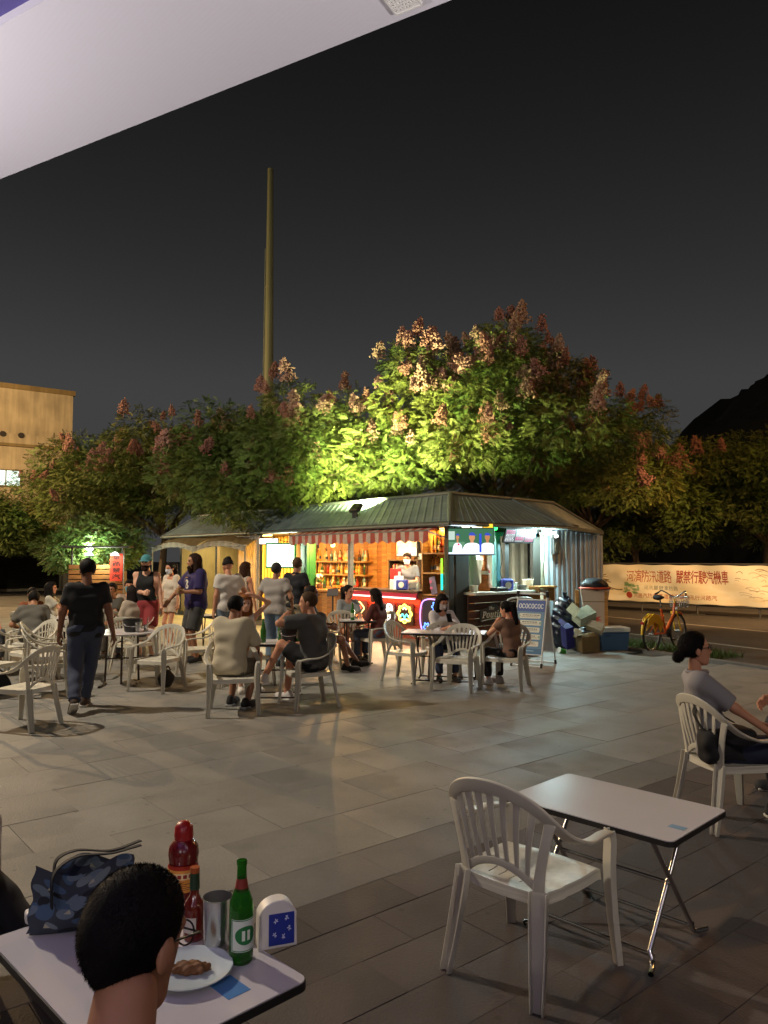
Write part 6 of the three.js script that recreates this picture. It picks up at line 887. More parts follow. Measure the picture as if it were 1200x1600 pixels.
{
  const t = thing('napkin_pack', 'white and blue flowered napkin pack standing on the near table', 'napkin pack', [-0.325, YT, -2.37], 0.35);
  const tx = canvasTex(256, 256, (g, w, h) => { g.fillStyle = '#26399a'; g.fillRect(0, 0, w, h); g.strokeStyle = '#dfe4ee'; g.lineWidth = 7; const r = rngFrom(8); for (const [x, y] of [[70, 60], [180, 44], [60, 170], [150, 190], [205, 130]]) for (let k = 0; k < 5; k++) { const a = k * 1.257 + r(); g.beginPath(); g.ellipse(x + Math.cos(a) * 13, y + Math.sin(a) * 13, 11, 5, a, 0, 7); g.fillStyle = '#d9dfee'; g.fill(); } });
  const s = new THREE.Shape(); s.moveTo(-0.075, 0); s.lineTo(0.072, 0); s.lineTo(0.07, 0.115); s.quadraticCurveTo(0.04, 0.165, 0, 0.16); s.quadraticCurveTo(-0.05, 0.16, -0.072, 0.12); s.closePath();
  obj('wrapper', new THREE.ExtrudeGeometry(s, { depth: 0.06, bevelEnabled: true, bevelSize: 0.006, bevelThickness: 0.006, bevelSegments: 3 }).translate(0, 0.006, -0.03), std(0xe6e2da, 0.45), t);
  obj('print', new THREE.PlaneGeometry(0.105, 0.115).translate(0.012, 0.07, 0.0375), std(0xffffff, 0.45, { map: tx }), t); t.scale.set(0.74, 0.8, 0.74);
}
{
  const t = thing('dinner_plate', 'white dinner plate holding a half eaten fried cutlet on the near table', 'plate', [-0.545, YT, -2.2]);
  obj('dish', lathe([[0.001, 0.004], [0.07, 0.004], [0.078, 0.003], [0.085, 0.006], [0.118, 0.02], [0.12, 0.023], [0.116, 0.0235], [0.084, 0.01], [0.001, 0.0085]], 48), std(0xc9d4d4, 0.2), t);
  const f = surfaceNet((x, y, z) => Math.hypot(x / 0.055, y / 0.014, z / 0.028) * 0.014 - 0.014 + 0.003 * Math.sin(x * 160 + z * 70) * Math.sin(z * 190 + y * 90), [-0.075, -0.02, -0.045], [0.075, 0.025, 0.045], 0.003); obj('food', f.translate(0.0, 0.02, 0.0), std(0x8a5a30, 0.75, { map: cloudy }), t);
}
{
  const t = thing('tote_bag', 'dark patterned cloth bag with straps lying on the near table', 'bag', [-0.95, YT, -2.47], 0.35);
  const tx = canvasTex(256, 256, (g, w, h) => { g.fillStyle = '#3c424c'; g.fillRect(0, 0, w, h); const r = rngFrom(12); for (let i = 0; i < 40; i++) { g.fillStyle = ['#6c7c88', '#4a627c', '#7c888e', '#24272c'][Math.floor(r() * 4)]; g.beginPath(); g.ellipse(r() * w, r() * h, 14 + r() * 22, 9 + r() * 16, r() * 3, 0, 7); g.fill(); } for (const [x, y] of [[50, 60], [150, 50], [90, 150], [200, 140], [40, 220], [170, 220]]) { g.fillStyle = '#b8b49a'; g.beginPath(); g.moveTo(x - 8, y + 10); g.lineTo(x, y - 12); g.lineTo(x + 9, y + 9); g.fill(); } });
  const tote = (s) => sheet(26, 14, (u, v) => { const x = (u - 0.5) * (0.32 - 0.03 * v), bulge = Math.sin(Math.PI * u) * (0.055 - 0.02 * v) * Math.sqrt(Math.max(0, Math.min(1, v * 3 + 0.1))); return [x + 0.006 * Math.sin(v * 14 + s), 0.006 + v * (0.19 + 0.022 * Math.sin(u * 7 + s * 2)) , s * (bulge + 0.004) + 0.012 * Math.sin(u * 11 + v * 7) * v]; });
  const bagM = std(0xffffff, 0.9, { map: tx, side: THREE.DoubleSide }); tx.wrapS = tx.wrapT = THREE.RepeatWrapping;
  obj('front_panel', tote(1), bagM, t); obj('back_panel', tote(-1), bagM, t);
  obj('base_panel', sheet(20, 4, (u, v) => [(u - 0.5) * 0.31, 0.004, (v - 0.5) * 2 * (Math.sin(Math.PI * u) * 0.02 + 0.004)]), bagM, t);
  for (const z of [-1, 1]) obj('strap', ribbon([[-0.09, 0.1, z * 0.062], [-0.085, 0.2, z * 0.052], [-0.03, 0.232, z * 0.03], [0.08, 0.225, z * 0.012], [0.17, 0.235, -0.02 + z * 0.02]], Array(5).fill([0.25, 0.2, 1]), 0.03, 0.004, 30), std(0x17181c, 0.85), t);
  const b = thing('tissue_box', 'small white tissue pack on the corner of the near table', 'tissue pack', [-1.12, YT, -2.52], 0.5); obj('pack', rbox(0.07, 0.035, 0.05, 0.01, 0, 0.0175, 0), std(0xd8d6d2, 0.6), b);
}
{ // black shoulder bag hanging on the armchair of the person in grey polo
  const t = thing('shoulder_bag', 'slack black bag lying over the arm of the armchair in front of the road', 'bag', [2.24, 0.43, -5.04], 0.2);
  const g = surfaceNet(folds((x, y, z) => { const q = [Math.abs(x) - 0.14, Math.abs(y - 0.1) - 0.06, Math.abs(z) - 0.025]; return Math.hypot(...q.map((a) => Math.max(a, 0))) + Math.min(Math.max(...q), 0) - 0.045; }, 0.012, 2), [-0.26, -0.1, -0.13], [0.26, 0.28, 0.13], 0.009); obj('bag_body', g, std(0x131214, 0.8), t);
  obj('strap', ribbon([[-0.15, 0.16, 0.0], [-0.2, 0.3, -0.05], [-0.1, 0.34, -0.12], [0.1, 0.22, -0.06]], Array(4).fill([0, 0, 1]), 0.03, 0.005, 24), std(0x131214, 0.8), t);
  for (const x of [-0.06, 0.03, 0.08]) obj('fringe', bar([x, 0.0, 0], [x + 0.01, -0.09, 0.01], 0.006, 0.002, 5), std(0x131214, 0.8), t);
}
// ---------- bottles, buckets and glasses on the other tables ----------
const smallBeer = (() => { const t = thing('beer_bottle', 'green beer bottle beside the black bucket on the bottle table', 'bottle', [-1.48, 0.7, -9.38], 0, 'beer bottles on the far tables'); obj('glass_body', lathe(beerProfile.slice(0, 13).filter((_, i) => i % 2 === 0 || i > 8), 14), std(0x2c6a20, 0.15), t); obj('label', labelBand(0.0358, 0.07, 0.085, 2.6), std(0xb9c0a4, 0.6), t); return t; })();
copyOf(smallBeer, [-1.3, 0.7, -9.62], 1, 'green beer bottle behind the black bucket on the bottle table'); copyOf(smallBeer, [-1.05, 0.7, -9.45], 2, 'green beer bottle at the free end of the bottle table'); copyOf(smallBeer, [-0.52, 0.7, -12.68], 3, 'green beer bottle alone on the small table before the neon counter');
const bucket0 = (() => { const t = thing('ice_bucket', 'black ice bucket on the bottle table', 'bucket', [-1.17, 0.7, -9.5]); obj('pail', lathe([[0.001, 0], [0.095, 0], [0.1, 0.01], [0.125, 0.17], [0.13, 0.175], [0.12, 0.175], [0.095, 0.02], [0.001, 0.015]], 28), std(0x121213, 0.4), t); obj('handle', pipe([[-0.125, 0.16, 0], [-0.1, 0.1, 0.11], [0, 0.08, 0.14], [0.1, 0.1, 0.11], [0.125, 0.16, 0]], 0.005, 20, 6), mChrome, t); return t; })();
copyOf(bucket0, [-3.48, 0.72, -10.55], 0.4, 'black ice bucket on the round table');
const tumbler = (() => { const t = thing('drinking_glass', 'tall drinking glass beside the bucket on the round table', 'glass', [-3.72, 0.72, -10.4], 0, 'glasses on the round table'); obj('tumbler', lathe([[0.001, 0.004], [0.03, 0.004], [0.033, 0.008], [0.04, 0.14], [0.038, 0.14], [0.031, 0.012], [0.001, 0.01]], 20), mClear, t); return t; })();
copyOf(tumbler, [-3.35, 0.72, -10.42], 0, 'drinking glass at the free edge of the round table'); copyOf(tumbler, [-3.55, 0.72, -10.85], 0, 'drinking glass behind the bucket on the round table'); copyOf(tumbler, [-5.6, 0.7, -13.15], 0, 'drinking glass on the table among the masked people');
{ const t = thing('ice_bucket_tongs', 'steel tongs and cup set beside the bucket on the round table', 'tongs', [-3.3, 0.72, -10.6]); obj('cup', lathe([[0.001, 0], [0.03, 0], [0.035, 0.09], [0.033, 0.09], [0.001, 0.005]], 18), mChrome, t); obj('tongs', [bar([0, 0.02, 0], [0.03, 0.2, 0.01], 0.004), bar([0, 0.02, 0], [0.04, 0.19, -0.02], 0.004)], mChrome, t); }
{ const t = thing('cardboard_tray', 'paper food tray on the long table between the women', 'food tray', [1.05, 0.7, -10.72], 0.3); obj('tray', [box(0.2, 0.008, 0.14, 0, 0.004, 0), box(0.2, 0.04, 0.006, 0, 0.024, 0.068), box(0.2, 0.04, 0.006, 0, 0.024, -0.068), box(0.006, 0.04, 0.13, 0.098, 0.024, 0), box(0.006, 0.04, 0.13, -0.098, 0.024, 0)], std(0xb9b2a6, 0.8), t); }
{ const t = thing('black_bag', 'black rucksack standing on the ground under a white armchair', 'bag', [-4.9, 0, -9.72], 0.4); obj('bag_body', surfaceNet(folds((x, y, z) => Math.hypot(x / 1.1, (y - 0.15) / 1.0, z / 0.7) - 0.14, 0.012, 3), [-0.22, -0.05, -0.16], [0.22, 0.36, 0.16], 0.012).translate(0, -0.0, 0), std(0x121316, 0.85), t); obj('strap', pipe([[-0.08, 0.28, 0.02], [0, 0.34, 0.03], [0.08, 0.28, 0.02]], 0.01, 14, 6), std(0x17181c, 0.8), t); const u = thing('black_bag', 'black bag on the ground under the armchair facing the round table', 'bag', [-2.9, 0, -10.2], 1.2); obj('bag_body', surfaceNet(folds((x, y, z) => Math.hypot(x / 1.0, (y - 0.13) / 1.05, z / 0.8) - 0.12, 0.01, 8), [-0.2, -0.05, -0.16], [0.2, 0.32, 0.16], 0.012), std(0x151310, 0.85), u); obj('strap', pipe([[-0.07, 0.24, 0.02], [0, 0.3, 0.03], [0.07, 0.24, 0.02]], 0.009, 14, 6), std(0x17181c, 0.8), u); }
// glass in the hands of two standing people, jersey number, phone
{
  const drink = (p, i, label, c) => { const e = p.t.localToWorld(V(...p.arms[i].end)); return e; };
  scene.updateMatrixWorld(true);
  const e = drink(p4, 1); const d = thing('plastic_cup', 'plastic cup of beer held by the person in the jersey', 'cup', [e.x - 0.06, e.y - 0.02, e.z + 0.07]); obj('cup', lathe([[0.001, 0], [0.028, 0], [0.037, 0.12], [0.035, 0.12], [0.027, 0.004], [0.001, 0.004]], 18), mClear, d); obj('beer', lathe([[0.001, 0.005], [0.026, 0.005], [0.033, 0.09], [0.001, 0.09]], 18), std(0xc08a3c, 0.3), d);
  const tx = canvasTex(128, 160, (g, w, h) => { g.fillStyle = '#241a4e'; g.fillRect(0, 0, w, h); g.fillStyle = '#d9d2c0'; g.font = 'bold 132px sans-serif'; g.textAlign = 'center'; g.fillText('8', w / 2, 128); g.fillStyle = '#b08a3a'; g.fillRect(36, 6, 56, 8); });
  const n = sheet(8, 8, (u, v) => { const x = (u - 0.5) * 0.2, q = p4.tor(x, 0.2 + v * 0.24, 0.162 - 4.5 * x * x * 0.6); return q; }); obj('jersey_number', n, std(0xffffff, 0.85, { map: tx, side: THREE.DoubleSide }), p4.t);
  const ph = thing('mobile_phone', 'black mobile phone in the hands of the long haired person in white', 'phone', [0.92, 0.83, -10.78], 0.2); obj('case', rbox(0.075, 0.15, 0.009, 0.004, 0, 0.06, 0, -0.7), std(0x101114, 0.3), ph); obj('display', mv(new THREE.PlaneGeometry(0.066, 0.138), 0, 0.06, 0.0, 0, 0, 0).rotateY(Math.PI).translate(0, -0.06, -0.0052).rotateX(-0.7).translate(0, 0.06, 0), glow(0xcfe0ff, 0.6), ph);
}
// ---------- sandwich board ----------
{
  const t = thing('sandwich_board', 'white framed blue menu sandwich board standing before the corrugated wall', 'sandwich board', [2.43, 0, -12.45], -0.58);
  const tx = canvasTex(512, 1024, (g, w, h) => {
    g.fillStyle = '#5f86a4'; g.fillRect(0, 0, w, h); g.fillStyle = '#34549a'; g.fillRect(0, 0, w, h * 0.21);
    g.strokeStyle = '#eef2ee'; g.lineWidth = 12; for (let i = 0; i < 8; i++) { g.beginPath(); g.ellipse(52 + i * 58, 108, 21, 42, 0, i % 2 ? 0.5 : 0, i % 2 ? 5.8 : 6.29); g.stroke(); }
    const r = rngFrom(6); for (let k = 0; k < 5; k++) { const y = h * (0.245 + k * 0.13), o = k % 2 ? 34 : 14; g.fillStyle = '#d9d8c6'; g.beginPath(); g.roundRect(30 + o, y, w - 110, 96, 22); g.fill(); g.fillStyle = '#4a4a40'; let x = 110; while (x < 380) { const q = 12 + r() * 34; g.fillRect(x, y + 24, q, 15); x += q + 9; } g.fillStyle = k === 4 ? '#b8604a' : '#7a765f'; x = 80; while (x < 400) { const q = 8 + r() * 26; g.fillRect(x, y + 58, q, 9); x += q + 7; } g.fillStyle = '#8fae9a'; g.beginPath(); g.arc(k % 2 ? w - 62 : 44, y + 48, 26, 0, 7); g.fill(); }
    g.fillStyle = '#3f6f94'; g.fillRect(0, h * 0.9, w, h * 0.1); g.fillStyle = '#7aa4bc'; g.fillRect(130, h * 0.93, 240, 22);
  });
  const fr = std(0xd8d8d4, 0.4), bk = std(0x1c1c1e, 0.6), lean = 0.2;
  const leaf = (s, m2, name) => { const q = (x, y) => [x, y * Math.cos(lean), s * (0.32 - y * Math.sin(lean) * 1.38)]; const y0 = 0.02, y1 = 1.17; obj(name, [bar(q(-0.25, y0), q(-0.25, y1), 0.013), bar(q(0.25, y0), q(0.25, y1), 0.013), bar(q(-0.25, y0), q(0.25, y0), 0.013), bar(q(-0.25, y1), q(0.25, y1), 0.013), bar(q(-0.25, 0.2), q(0.25, 0.2), 0.01), bar(q(-0.25, 1.07), q(0.25, 1.07), 0.01)], fr, t); for (const x of [-0.25, 0.25]) obj('rubber_foot', bar(q(x * 1.01, 0.0), q(x * 1.01, 0.07), 0.02), bk, t); const g = sheet(1, 6, (u, v) => { const e = q(lerp(-0.235, 0.235, s > 0 ? u : 1 - u), lerp(0.21, 1.06, v)); return [e[0], e[1], e[2] + s * 0.012]; }); return g; };
  obj('menu_panel', leaf(1, null, 'front_frame'), std(0xffffff, 0.5, { map: tx, side: THREE.DoubleSide }), t);
  obj('back_panel', leaf(-1, null, 'back_frame'), std(0xa9a6a6, 0.6, { side: THREE.DoubleSide }), t);
  for (const x of [-0.25, 0.25]) obj('hinge', rbox(0.04, 0.1, 0.07, 0.01, x, 1.14, 0), bk, t);
  const u = thing('push_cart', 'white tubular push cart with red panel behind the sandwich board', 'cart', [2.42, 0, -13.55], 0.5); obj('handle', pipe([[-0.3, 0.2, 0], [-0.3, 0.95, 0], [-0.26, 1.0, 0], [0.26, 1.0, 0], [0.3, 0.95, 0], [0.3, 0.2, 0]], 0.016, 40), fr, u); obj('deck', rbox(0.66, 0.04, 0.45, 0.01, 0, 0.18, -0.1), bk, u); obj('panel', box(0.5, 0.4, 0.02, 0.05, 0.62, -0.03), std(0xa8342c, 0.5), u); for (const [x, z] of [[-0.27, 0.08], [0.27, 0.08], [-0.27, -0.28], [0.27, -0.28]]) obj('castor', cyl(0.06, 0.06, 0.03, x, 0.06, z, 18, 0, 0, Math.PI / 2), bk, u);
  for (const [x, z] of [[-0.27, 0.08], [0.27, 0.08], [-0.27, -0.28], [0.27, -0.28]]) obj('castor_fork', box(0.02, 0.12, 0.03, x + 0.022, 0.11, z), fr, u);
}
// ---------- rubbish pile, bin stand, cooler, bicycle ----------
{
  const sack = (x, d, w, h, dp, c, label, s) => { const t = thing('rubbish_sack', label, 'rubbish sack', [x, 0, -d], s); obj('sack_body', surfaceNet(folds((a, b, e) => Math.max(Math.hypot(a / w, (b - h * 0.42) / h / 0.62, e / dp) * Math.min(w, h * 0.6, dp) - Math.min(w, h * 0.6, dp), -b), 0.016, s), [-w - 0.1, -0.05, -dp - 0.1], [w + 0.1, h * 1.15, dp + 0.1], 0.018), std(c, 0.35), t); obj('tied_neck', [cyl(0.05, 0.02, 0.12, 0, h * 1.06, 0, 10), ball(0.03, 0, h * 1.02, 0)], std(c, 0.35), t); };
  sack(3.5, 14.75, 0.32, 0.95, 0.28, 0x101626, 'tall dark blue rubbish sack against the corrugated wall', 1); sack(3.75, 14.35, 0.3, 0.42, 0.26, 0x14151a, 'low black rubbish sack under the cartons', 2);
  const carton = (x, y, d, w, h, dp, turn, tilt, c, label) => { const t = thing('carton', label, 'carton', [x, y, -d], turn, 'cartons thrown on the rubbish pile'); const m = std(c, 0.8, { map: cloudy }); obj('carton_body', rbox(w, h, dp, 0.006, 0, 0, 0, tilt, 0, tilt * 0.8), m, t); const f = box(w * 0.5, 0.005, dp, -w * 0.7, h * 0.62, 0, tilt, 0, tilt * 0.8 + 0.7); obj('flap', f, m, t); };
  carton(3.68, 0.66, 14.05, 0.36, 0.2, 0.26, 0.5, 0.5, 0xb9c2a8, 'pale green white carton on top of the rubbish pile'); carton(3.86, 0.47, 13.98, 0.3, 0.14, 0.22, -0.3, -0.5, 0xc9c0a4, 'cream carton with open flap in the rubbish pile'); carton(3.72, 0.18, 13.98, 0.34, 0.3, 0.26, 0.2, 0.12, 0x7a6238, 'brown carton at the foot of the rubbish pile'); carton(3.36, 0.3, 14.0, 0.16, 0.42, 0.2, 0.3, 0.3, 0x2c2c78, 'violet blue printed carton leaning on the rubbish pile');
  { const t = thing('paper_cup', 'bright green and white cup lying beside the violet carton', 'cup', [3.22, 0.05, -13.85], 0.4); obj('cup', [cyl(0.05, 0.04, 0.13, 0, 0, 0, 18, 0, 0, 1.3)], std(0x4aa83c, 0.5), t); obj('lid', cyl(0.053, 0.053, 0.015, -0.065, 0.02, 0, 18, 0, 0, 1.3), std(0xe0e0da, 0.5), t); }
  const b = thing('leaf_bin', 'wooden bin stand with red leaf mark and orange rimmed lid by the cooler', 'bin', [4.1, 0, -14.85], -0.2);
  const tx = canvasTex(128, 256, (g, w, h) => { g.fillStyle = '#b09a86'; g.fillRect(0, 0, w, h); g.fillStyle = '#7a6450'; g.fillRect(0, 70, w, 6); g.fillStyle = '#c2402c'; g.beginPath(); for (let i = 0; i < 14; i++) { const a = i / 14 * 6.283 - 1.57, q = i % 2 ? 13 : 31; g.lineTo(w / 2 + Math.cos(a) * q, 178 + Math.sin(a) * q); } g.fill(); g.fillRect(w / 2 - 3, 195, 6, 28); });
  const s = new THREE.Shape([[-0.27, 1.12], [0.27, 1.12], [0.14, 0.3], [-0.14, 0.3]].map(([x, y]) => new THREE.Vector2(x, y))), eg = new THREE.ExtrudeGeometry(s, { depth: 0.25, bevelEnabled: false }), u = eg.attributes.uv, p = eg.attributes.position; for (let i = 0; i < p.count; i++) u.setXY(i, (p.getX(i) + 0.27) / 0.54, (p.getY(i) - 0.3) / 0.82);
  obj('bin_body', eg.translate(0, 0, -0.1), std(0xffffff, 0.7, { map: tx }), b); obj('lid', [lathe([[0.001, 1.2], [0.12, 1.19], [0.3, 1.155], [0.31, 1.14], [0.3, 1.125], [0.001, 1.125]], 32).scale(1, 1, 0.75)], std(0xb8442a, 0.45), b); obj('lid_cover', surfaceNet(folds((a, c, e) => Math.hypot(a / 0.26, (c - 1.2) / 0.14, e / 0.2) * 0.14 - 0.14, 0.006, 2), [-0.34, 1.02, -0.28], [0.34, 1.4, 0.28], 0.014), std(0x12131a, 0.6), b);
  for (const [x, z] of [[-0.33, 0.14], [-0.33, -0.12], [0.22, -0.12], [0.2, 0.16]]) obj('leg', uvb(box(0.06, 1.1, 0.06, x, 0.55, z)), mPine, b); obj('shelf', uvb(box(0.62, 0.03, 0.34, -0.05, 0.285, 0.02)), mPine, b);
  const c = thing('cool_box', 'blue cool box with white lid standing on the square', 'cool box', [4.3, 0, -14.5], 0.1);
  const body = new THREE.BoxGeometry(0.56, 0.34, 0.4, 1, 4, 1), bp = body.attributes.position; for (let i = 0; i < bp.count; i++) { const k = 0.9 + 0.1 * (bp.getY(i) / 0.34 + 0.5); bp.setX(i, bp.getX(i) * k); bp.setZ(i, bp.getZ(i) * k); } body.computeVertexNormals(); obj('box_body', body.translate(0, 0.17, 0), std(0x4c6f92, 0.45), c); obj('lid', rbox(0.6, 0.09, 0.44, 0.025, 0, 0.385, 0), std(0xd2d6d2, 0.4), c); obj('rim', rbox(0.575, 0.03, 0.415, 0.01, 0, 0.328, 0), std(0x3e5e80, 0.45), c); obj('handle', pipe([[-0.29, 0.3, 0.08], [-0.31, 0.25, 0.06], [-0.31, 0.25, -0.06], [-0.29, 0.3, -0.08]], 0.012, 14), std(0xb9c0c4, 0.5), c); obj('front_grip', rbox(0.14, 0.03, 0.03, 0.01, -0.15, 0.27, 0.205), std(0x3e5e80, 0.45), c);
}
{ // hire bicycle, front wheel to +x
  const t = thing('hire_bicycle', 'orange and yellow hire bicycle with basket parked on the kerb grass', 'bicycle', [5.33, -0.01, -14.5], 0.75);
  const or = std(0xd05a1e, 0.35), ye = std(0xd8a41c, 0.4), bl = std(0x151515, 0.6), ch = mChrome, W = 0.33;
  for (const [n, x] of [['rear_wheel', -0.52], ['front_wheel', 0.52]]) { const w = obj(n, new THREE.TorusGeometry(W - 0.018, 0.018, 10, 44).translate(x, W, 0), bl, t); obj('rim', new THREE.TorusGeometry(W - 0.045, 0.011, 8, 44).translate(x, W, 0), ch, w); const sp = []; for (let i = 0; i < 16; i++) { const a = i / 16 * 6.283; sp.push(bar([x, W, i % 2 ? 0.02 : -0.02], [x + Math.cos(a) * (W - 0.05), W + Math.sin(a) * (W - 0.05), 0], 0.002, 0.002, 4)); } obj('spokes', sp, ch, w); obj('hub', cyl(0.03, 0.03, 0.1, x, W, 0, 14, Math.PI / 2), ch, w); }
  obj('frame', [bar([0.4, 0.86, 0], [0.34, 0.62, 0], 0.026), bar([0.34, 0.64, 0], [0.02, 0.34, 0], 0.03), bar([0.02, 0.32, 0], [-0.14, 0.78, 0], 0.022), bar([0.02, 0.32, 0.03], [-0.52, 0.33, 0.06], 0.012), bar([0.02, 0.32, -0.03], [-0.52, 0.33, -0.06], 0.012), bar([-0.1, 0.66, 0.03], [-0.52, 0.33, 0.06], 0.01), bar([-0.1, 0.66, -0.03], [-0.52, 0.33, -0.06], 0.01)], or, t);
  obj('fork', [bar([0.4, 0.68, 0.05], [0.52, 0.33, 0.06], 0.013), bar([0.4, 0.68, -0.05], [0.52, 0.33, -0.06], 0.013), box(0.05, 0.05, 0.13, 0.39, 0.69, 0), bar([0.39, 0.68, 0], [0.41, 0.95, 0], 0.018)], ye, t);
  obj('skirt_guard', [extr([[-0.8, 0.42], [-0.72, 0.63], [-0.52, 0.71], [-0.3, 0.66], [-0.16, 0.5], [-0.28, 0.36], [-0.36, 0.5], [-0.52, 0.56], [-0.7, 0.48]], 0.012, 0.003).translate(0, 0, 0.045), extr([[-0.8, 0.42], [-0.72, 0.63], [-0.52, 0.71], [-0.3, 0.66], [-0.16, 0.5], [-0.28, 0.36], [-0.36, 0.5], [-0.52, 0.56], [-0.7, 0.48]], 0.012, 0.003).translate(0, 0, -0.06)], ye, t);
  obj('mudguard', [new THREE.TorusGeometry(W + 0.025, 0.022, 6, 30, 2.6).rotateZ(0.5).translate(-0.52, W, 0)], ye, t); obj('mudguard', new THREE.TorusGeometry(W + 0.025, 0.02, 6, 24, 1.6).rotateZ(1.0).translate(0.52, W, 0), or, t);
  obj('seat_post', bar([-0.13, 0.75, 0], [-0.18, 0.97, 0], 0.014), ch, t); obj('saddle', surfaceNet(union([cap([-0.26, 1.0, -0.05], [-0.26, 1.0, 0.05], 0.045, 0.045), cap([-0.24, 0.995, 0], [-0.04, 0.99, 0], 0.05, 0.022)], 0.03), [-0.36, 0.9, -0.14], [0.04, 1.08, 0.14], 0.009), bl, t);
  obj('handlebar', pipe([[0.3, 1.06, -0.28], [0.36, 1.1, -0.24], [0.42, 1.0, -0.06], [0.42, 0.98, 0.0], [0.42, 1.0, 0.06], [0.36, 1.1, 0.24], [0.3, 1.06, 0.28]], 0.013, 40), ch, t); for (const z of [-1, 1]) obj('grip', bar([0.31, 1.065, 0.27 * z], [0.24, 1.035, 0.31 * z], 0.017), bl, t);
  const bk = []; for (let i = 0; i <= 6; i++) { const z = -0.15 + i * 0.05; bk.push(bar([0.48, 0.98, z], [0.5, 0.78, z * 0.85], 0.004, 0.004, 5), bar([0.72, 0.98, z], [0.69, 0.78, z * 0.85], 0.004, 0.004, 5), bar([0.5, 0.78, z * 0.85], [0.69, 0.78, z * 0.85], 0.004, 0.004, 5)); } for (let i = 0; i <= 4; i++) { const x = lerp(0.48, 0.72, i / 4); for (const z of [-1, 1]) bk.push(bar([x, 0.98, 0.15 * z], [lerp(0.5, 0.69, i / 4), 0.78, 0.128 * z], 0.004, 0.004, 5)); } for (const y of [0.98, 0.88]) bk.push(pipe([[0.48, y, -0.15], [0.72, y, -0.15], [0.72, y, 0.15], [0.48, y, 0.15]], 0.006, 40, 6, true)); obj('basket', bk, std(0xb0b4b8, 0.35, { metalness: 0.8 }), t); obj('basket_stay', bar([0.41, 0.9, 0], [0.5, 0.86, 0], 0.012), ch, t);
  obj('crank', [cyl(0.08, 0.08, 0.012, 0.02, 0.32, 0.06, 22, Math.PI / 2), bar([0.02, 0.32, 0.07], [0.12, 0.2, 0.08], 0.01), bar([0.02, 0.32, -0.07], [-0.08, 0.44, -0.08], 0.01)], bl, t); for (const [x, y, z] of [[0.12, 0.2, 0.12], [-0.08, 0.44, -0.12]]) obj('pedal', rbox(0.09, 0.02, 0.06, 0.006, x, y, z), bl, t); obj('kick_stand', bar([-0.3, 0.3, 0.07], [-0.36, 0.012, 0.2], 0.01), ch, t); obj('rear_light', rbox(0.03, 0.05, 0.06, 0.01, -0.86, 0.55, 0), std(0xa01010, 0.3), t); obj('front_light', ball(0.04, 0.46, 0.74, 0), std(0xd8d8d0, 0.2), t);
}
// ---------- things on the bar ----------
const bottleShapes = [[[0.001, 0], [0.036, 0], [0.037, 0.15], [0.03, 0.18], [0.014, 0.21], [0.013, 0.28], [0.001, 0.282]], [[0.001, 0], [0.045, 0], [0.046, 0.13], [0.04, 0.16], [0.016, 0.185], [0.015, 0.24], [0.02, 0.242], [0.02, 0.27], [0.001, 0.272]], [[0.001, 0], [0.03, 0], [0.031, 0.2], [0.013, 0.25], [0.012, 0.31], [0.001, 0.312]]];
{
  const cols = [0xc98a2c, 0xd8cfa0, 0x7a4a18, 0x3c6a2c, 0xe0d8c4, 0xa8341c, 0x8fb0a8, 0xd8b048], bms = cols.map((c) => new THREE.MeshPhysicalMaterial({ color: c, roughness: 0.12, clearcoat: 0.6, transmission: 0.35, thickness: 0 })), gl = bottleShapes.map((p) => lathe(p, 14)), lab = [labelBand(0.0376, 0.07, 0.08, 6.28), labelBand(0.0466, 0.06, 0.07, 6.28), labelBand(0.0316, 0.08, 0.1, 6.28)], lm = [0xe6dcc0, 0xb03020, 0x22303a, 0xd8a848].map((c) => std(c, 0.6)), cp = [0x1a1a1a, 0xb89030, 0x902018].map((c) => std(c, 0.4));
  const put = (x, y, z, label, group) => { const i = Math.floor(rnd() * 3), t = kthing('spirit_bottle', label, 'bottle', x, y, z, rnd() * 6, group); obj('glass_body', gl[i], bms[Math.floor(rnd() * 8)], t); obj('label', lab[i], lm[Math.floor(rnd() * 4)], t); obj('stopper', cyl(0.016, 0.016, 0.035, 0, [0.29, 0.28, 0.32][i], 0, 10), cp[Math.floor(rnd() * 3)], t); };
  for (const y of [0.968, 1.298, 1.638]) for (let k = 0; k < 16; k++) put(1.78 + R(-0.07, 0.05), y, -4.85 - k * 0.135 + R(-0.02, 0.02), 'spirit bottle on the wooden back bar shelves', 'bottles on the back bar shelves');
  for (const [y, n] of [[1.45, 6], [1.83, 6]]) for (let k = 0; k < n; k++) put(0.15 + R(-0.05, 0.08), y, -0.18 - k * 0.095, 'spirit bottle on the lamp lit rack at the hut corner', 'bottles on the corner rack');
  for (let k = 0; k < 9; k++) put(0.3 + R(-0.1, 0.1), 1.005, -3.35 - k * 0.13, 'bottle standing on the second counter', 'bottles on the second counter');
}
const small = (name, label, cat, x, y, z, ry, parts) => { const t = kthing(name, label, cat, x, y, z, ry); for (const [n, g, m] of parts) obj(n, g, m, t); return t; };
const mRed = std(0xb02a24, 0.5), mWhite = std(0xd8d6cc, 0.5), mNavy = std(0x2f3f9a, 0.45), mBlack = std(0x151517, 0.5);
small('snack_box', 'red and white snack box stack on the bar counter', 'box', 0.12, 1.085, -1.72, 0.3, [['carton', rbox(0.22, 0.2, 0.16, 0.006, 0, 0.1, 0), mWhite], ['top_carton', rbox(0.2, 0.22, 0.15, 0.006, 0, 0.312, 0), mRed], ['print', box(0.09, 0.1, 0.004, 0.02, 0.31, 0.078), mWhite]]);
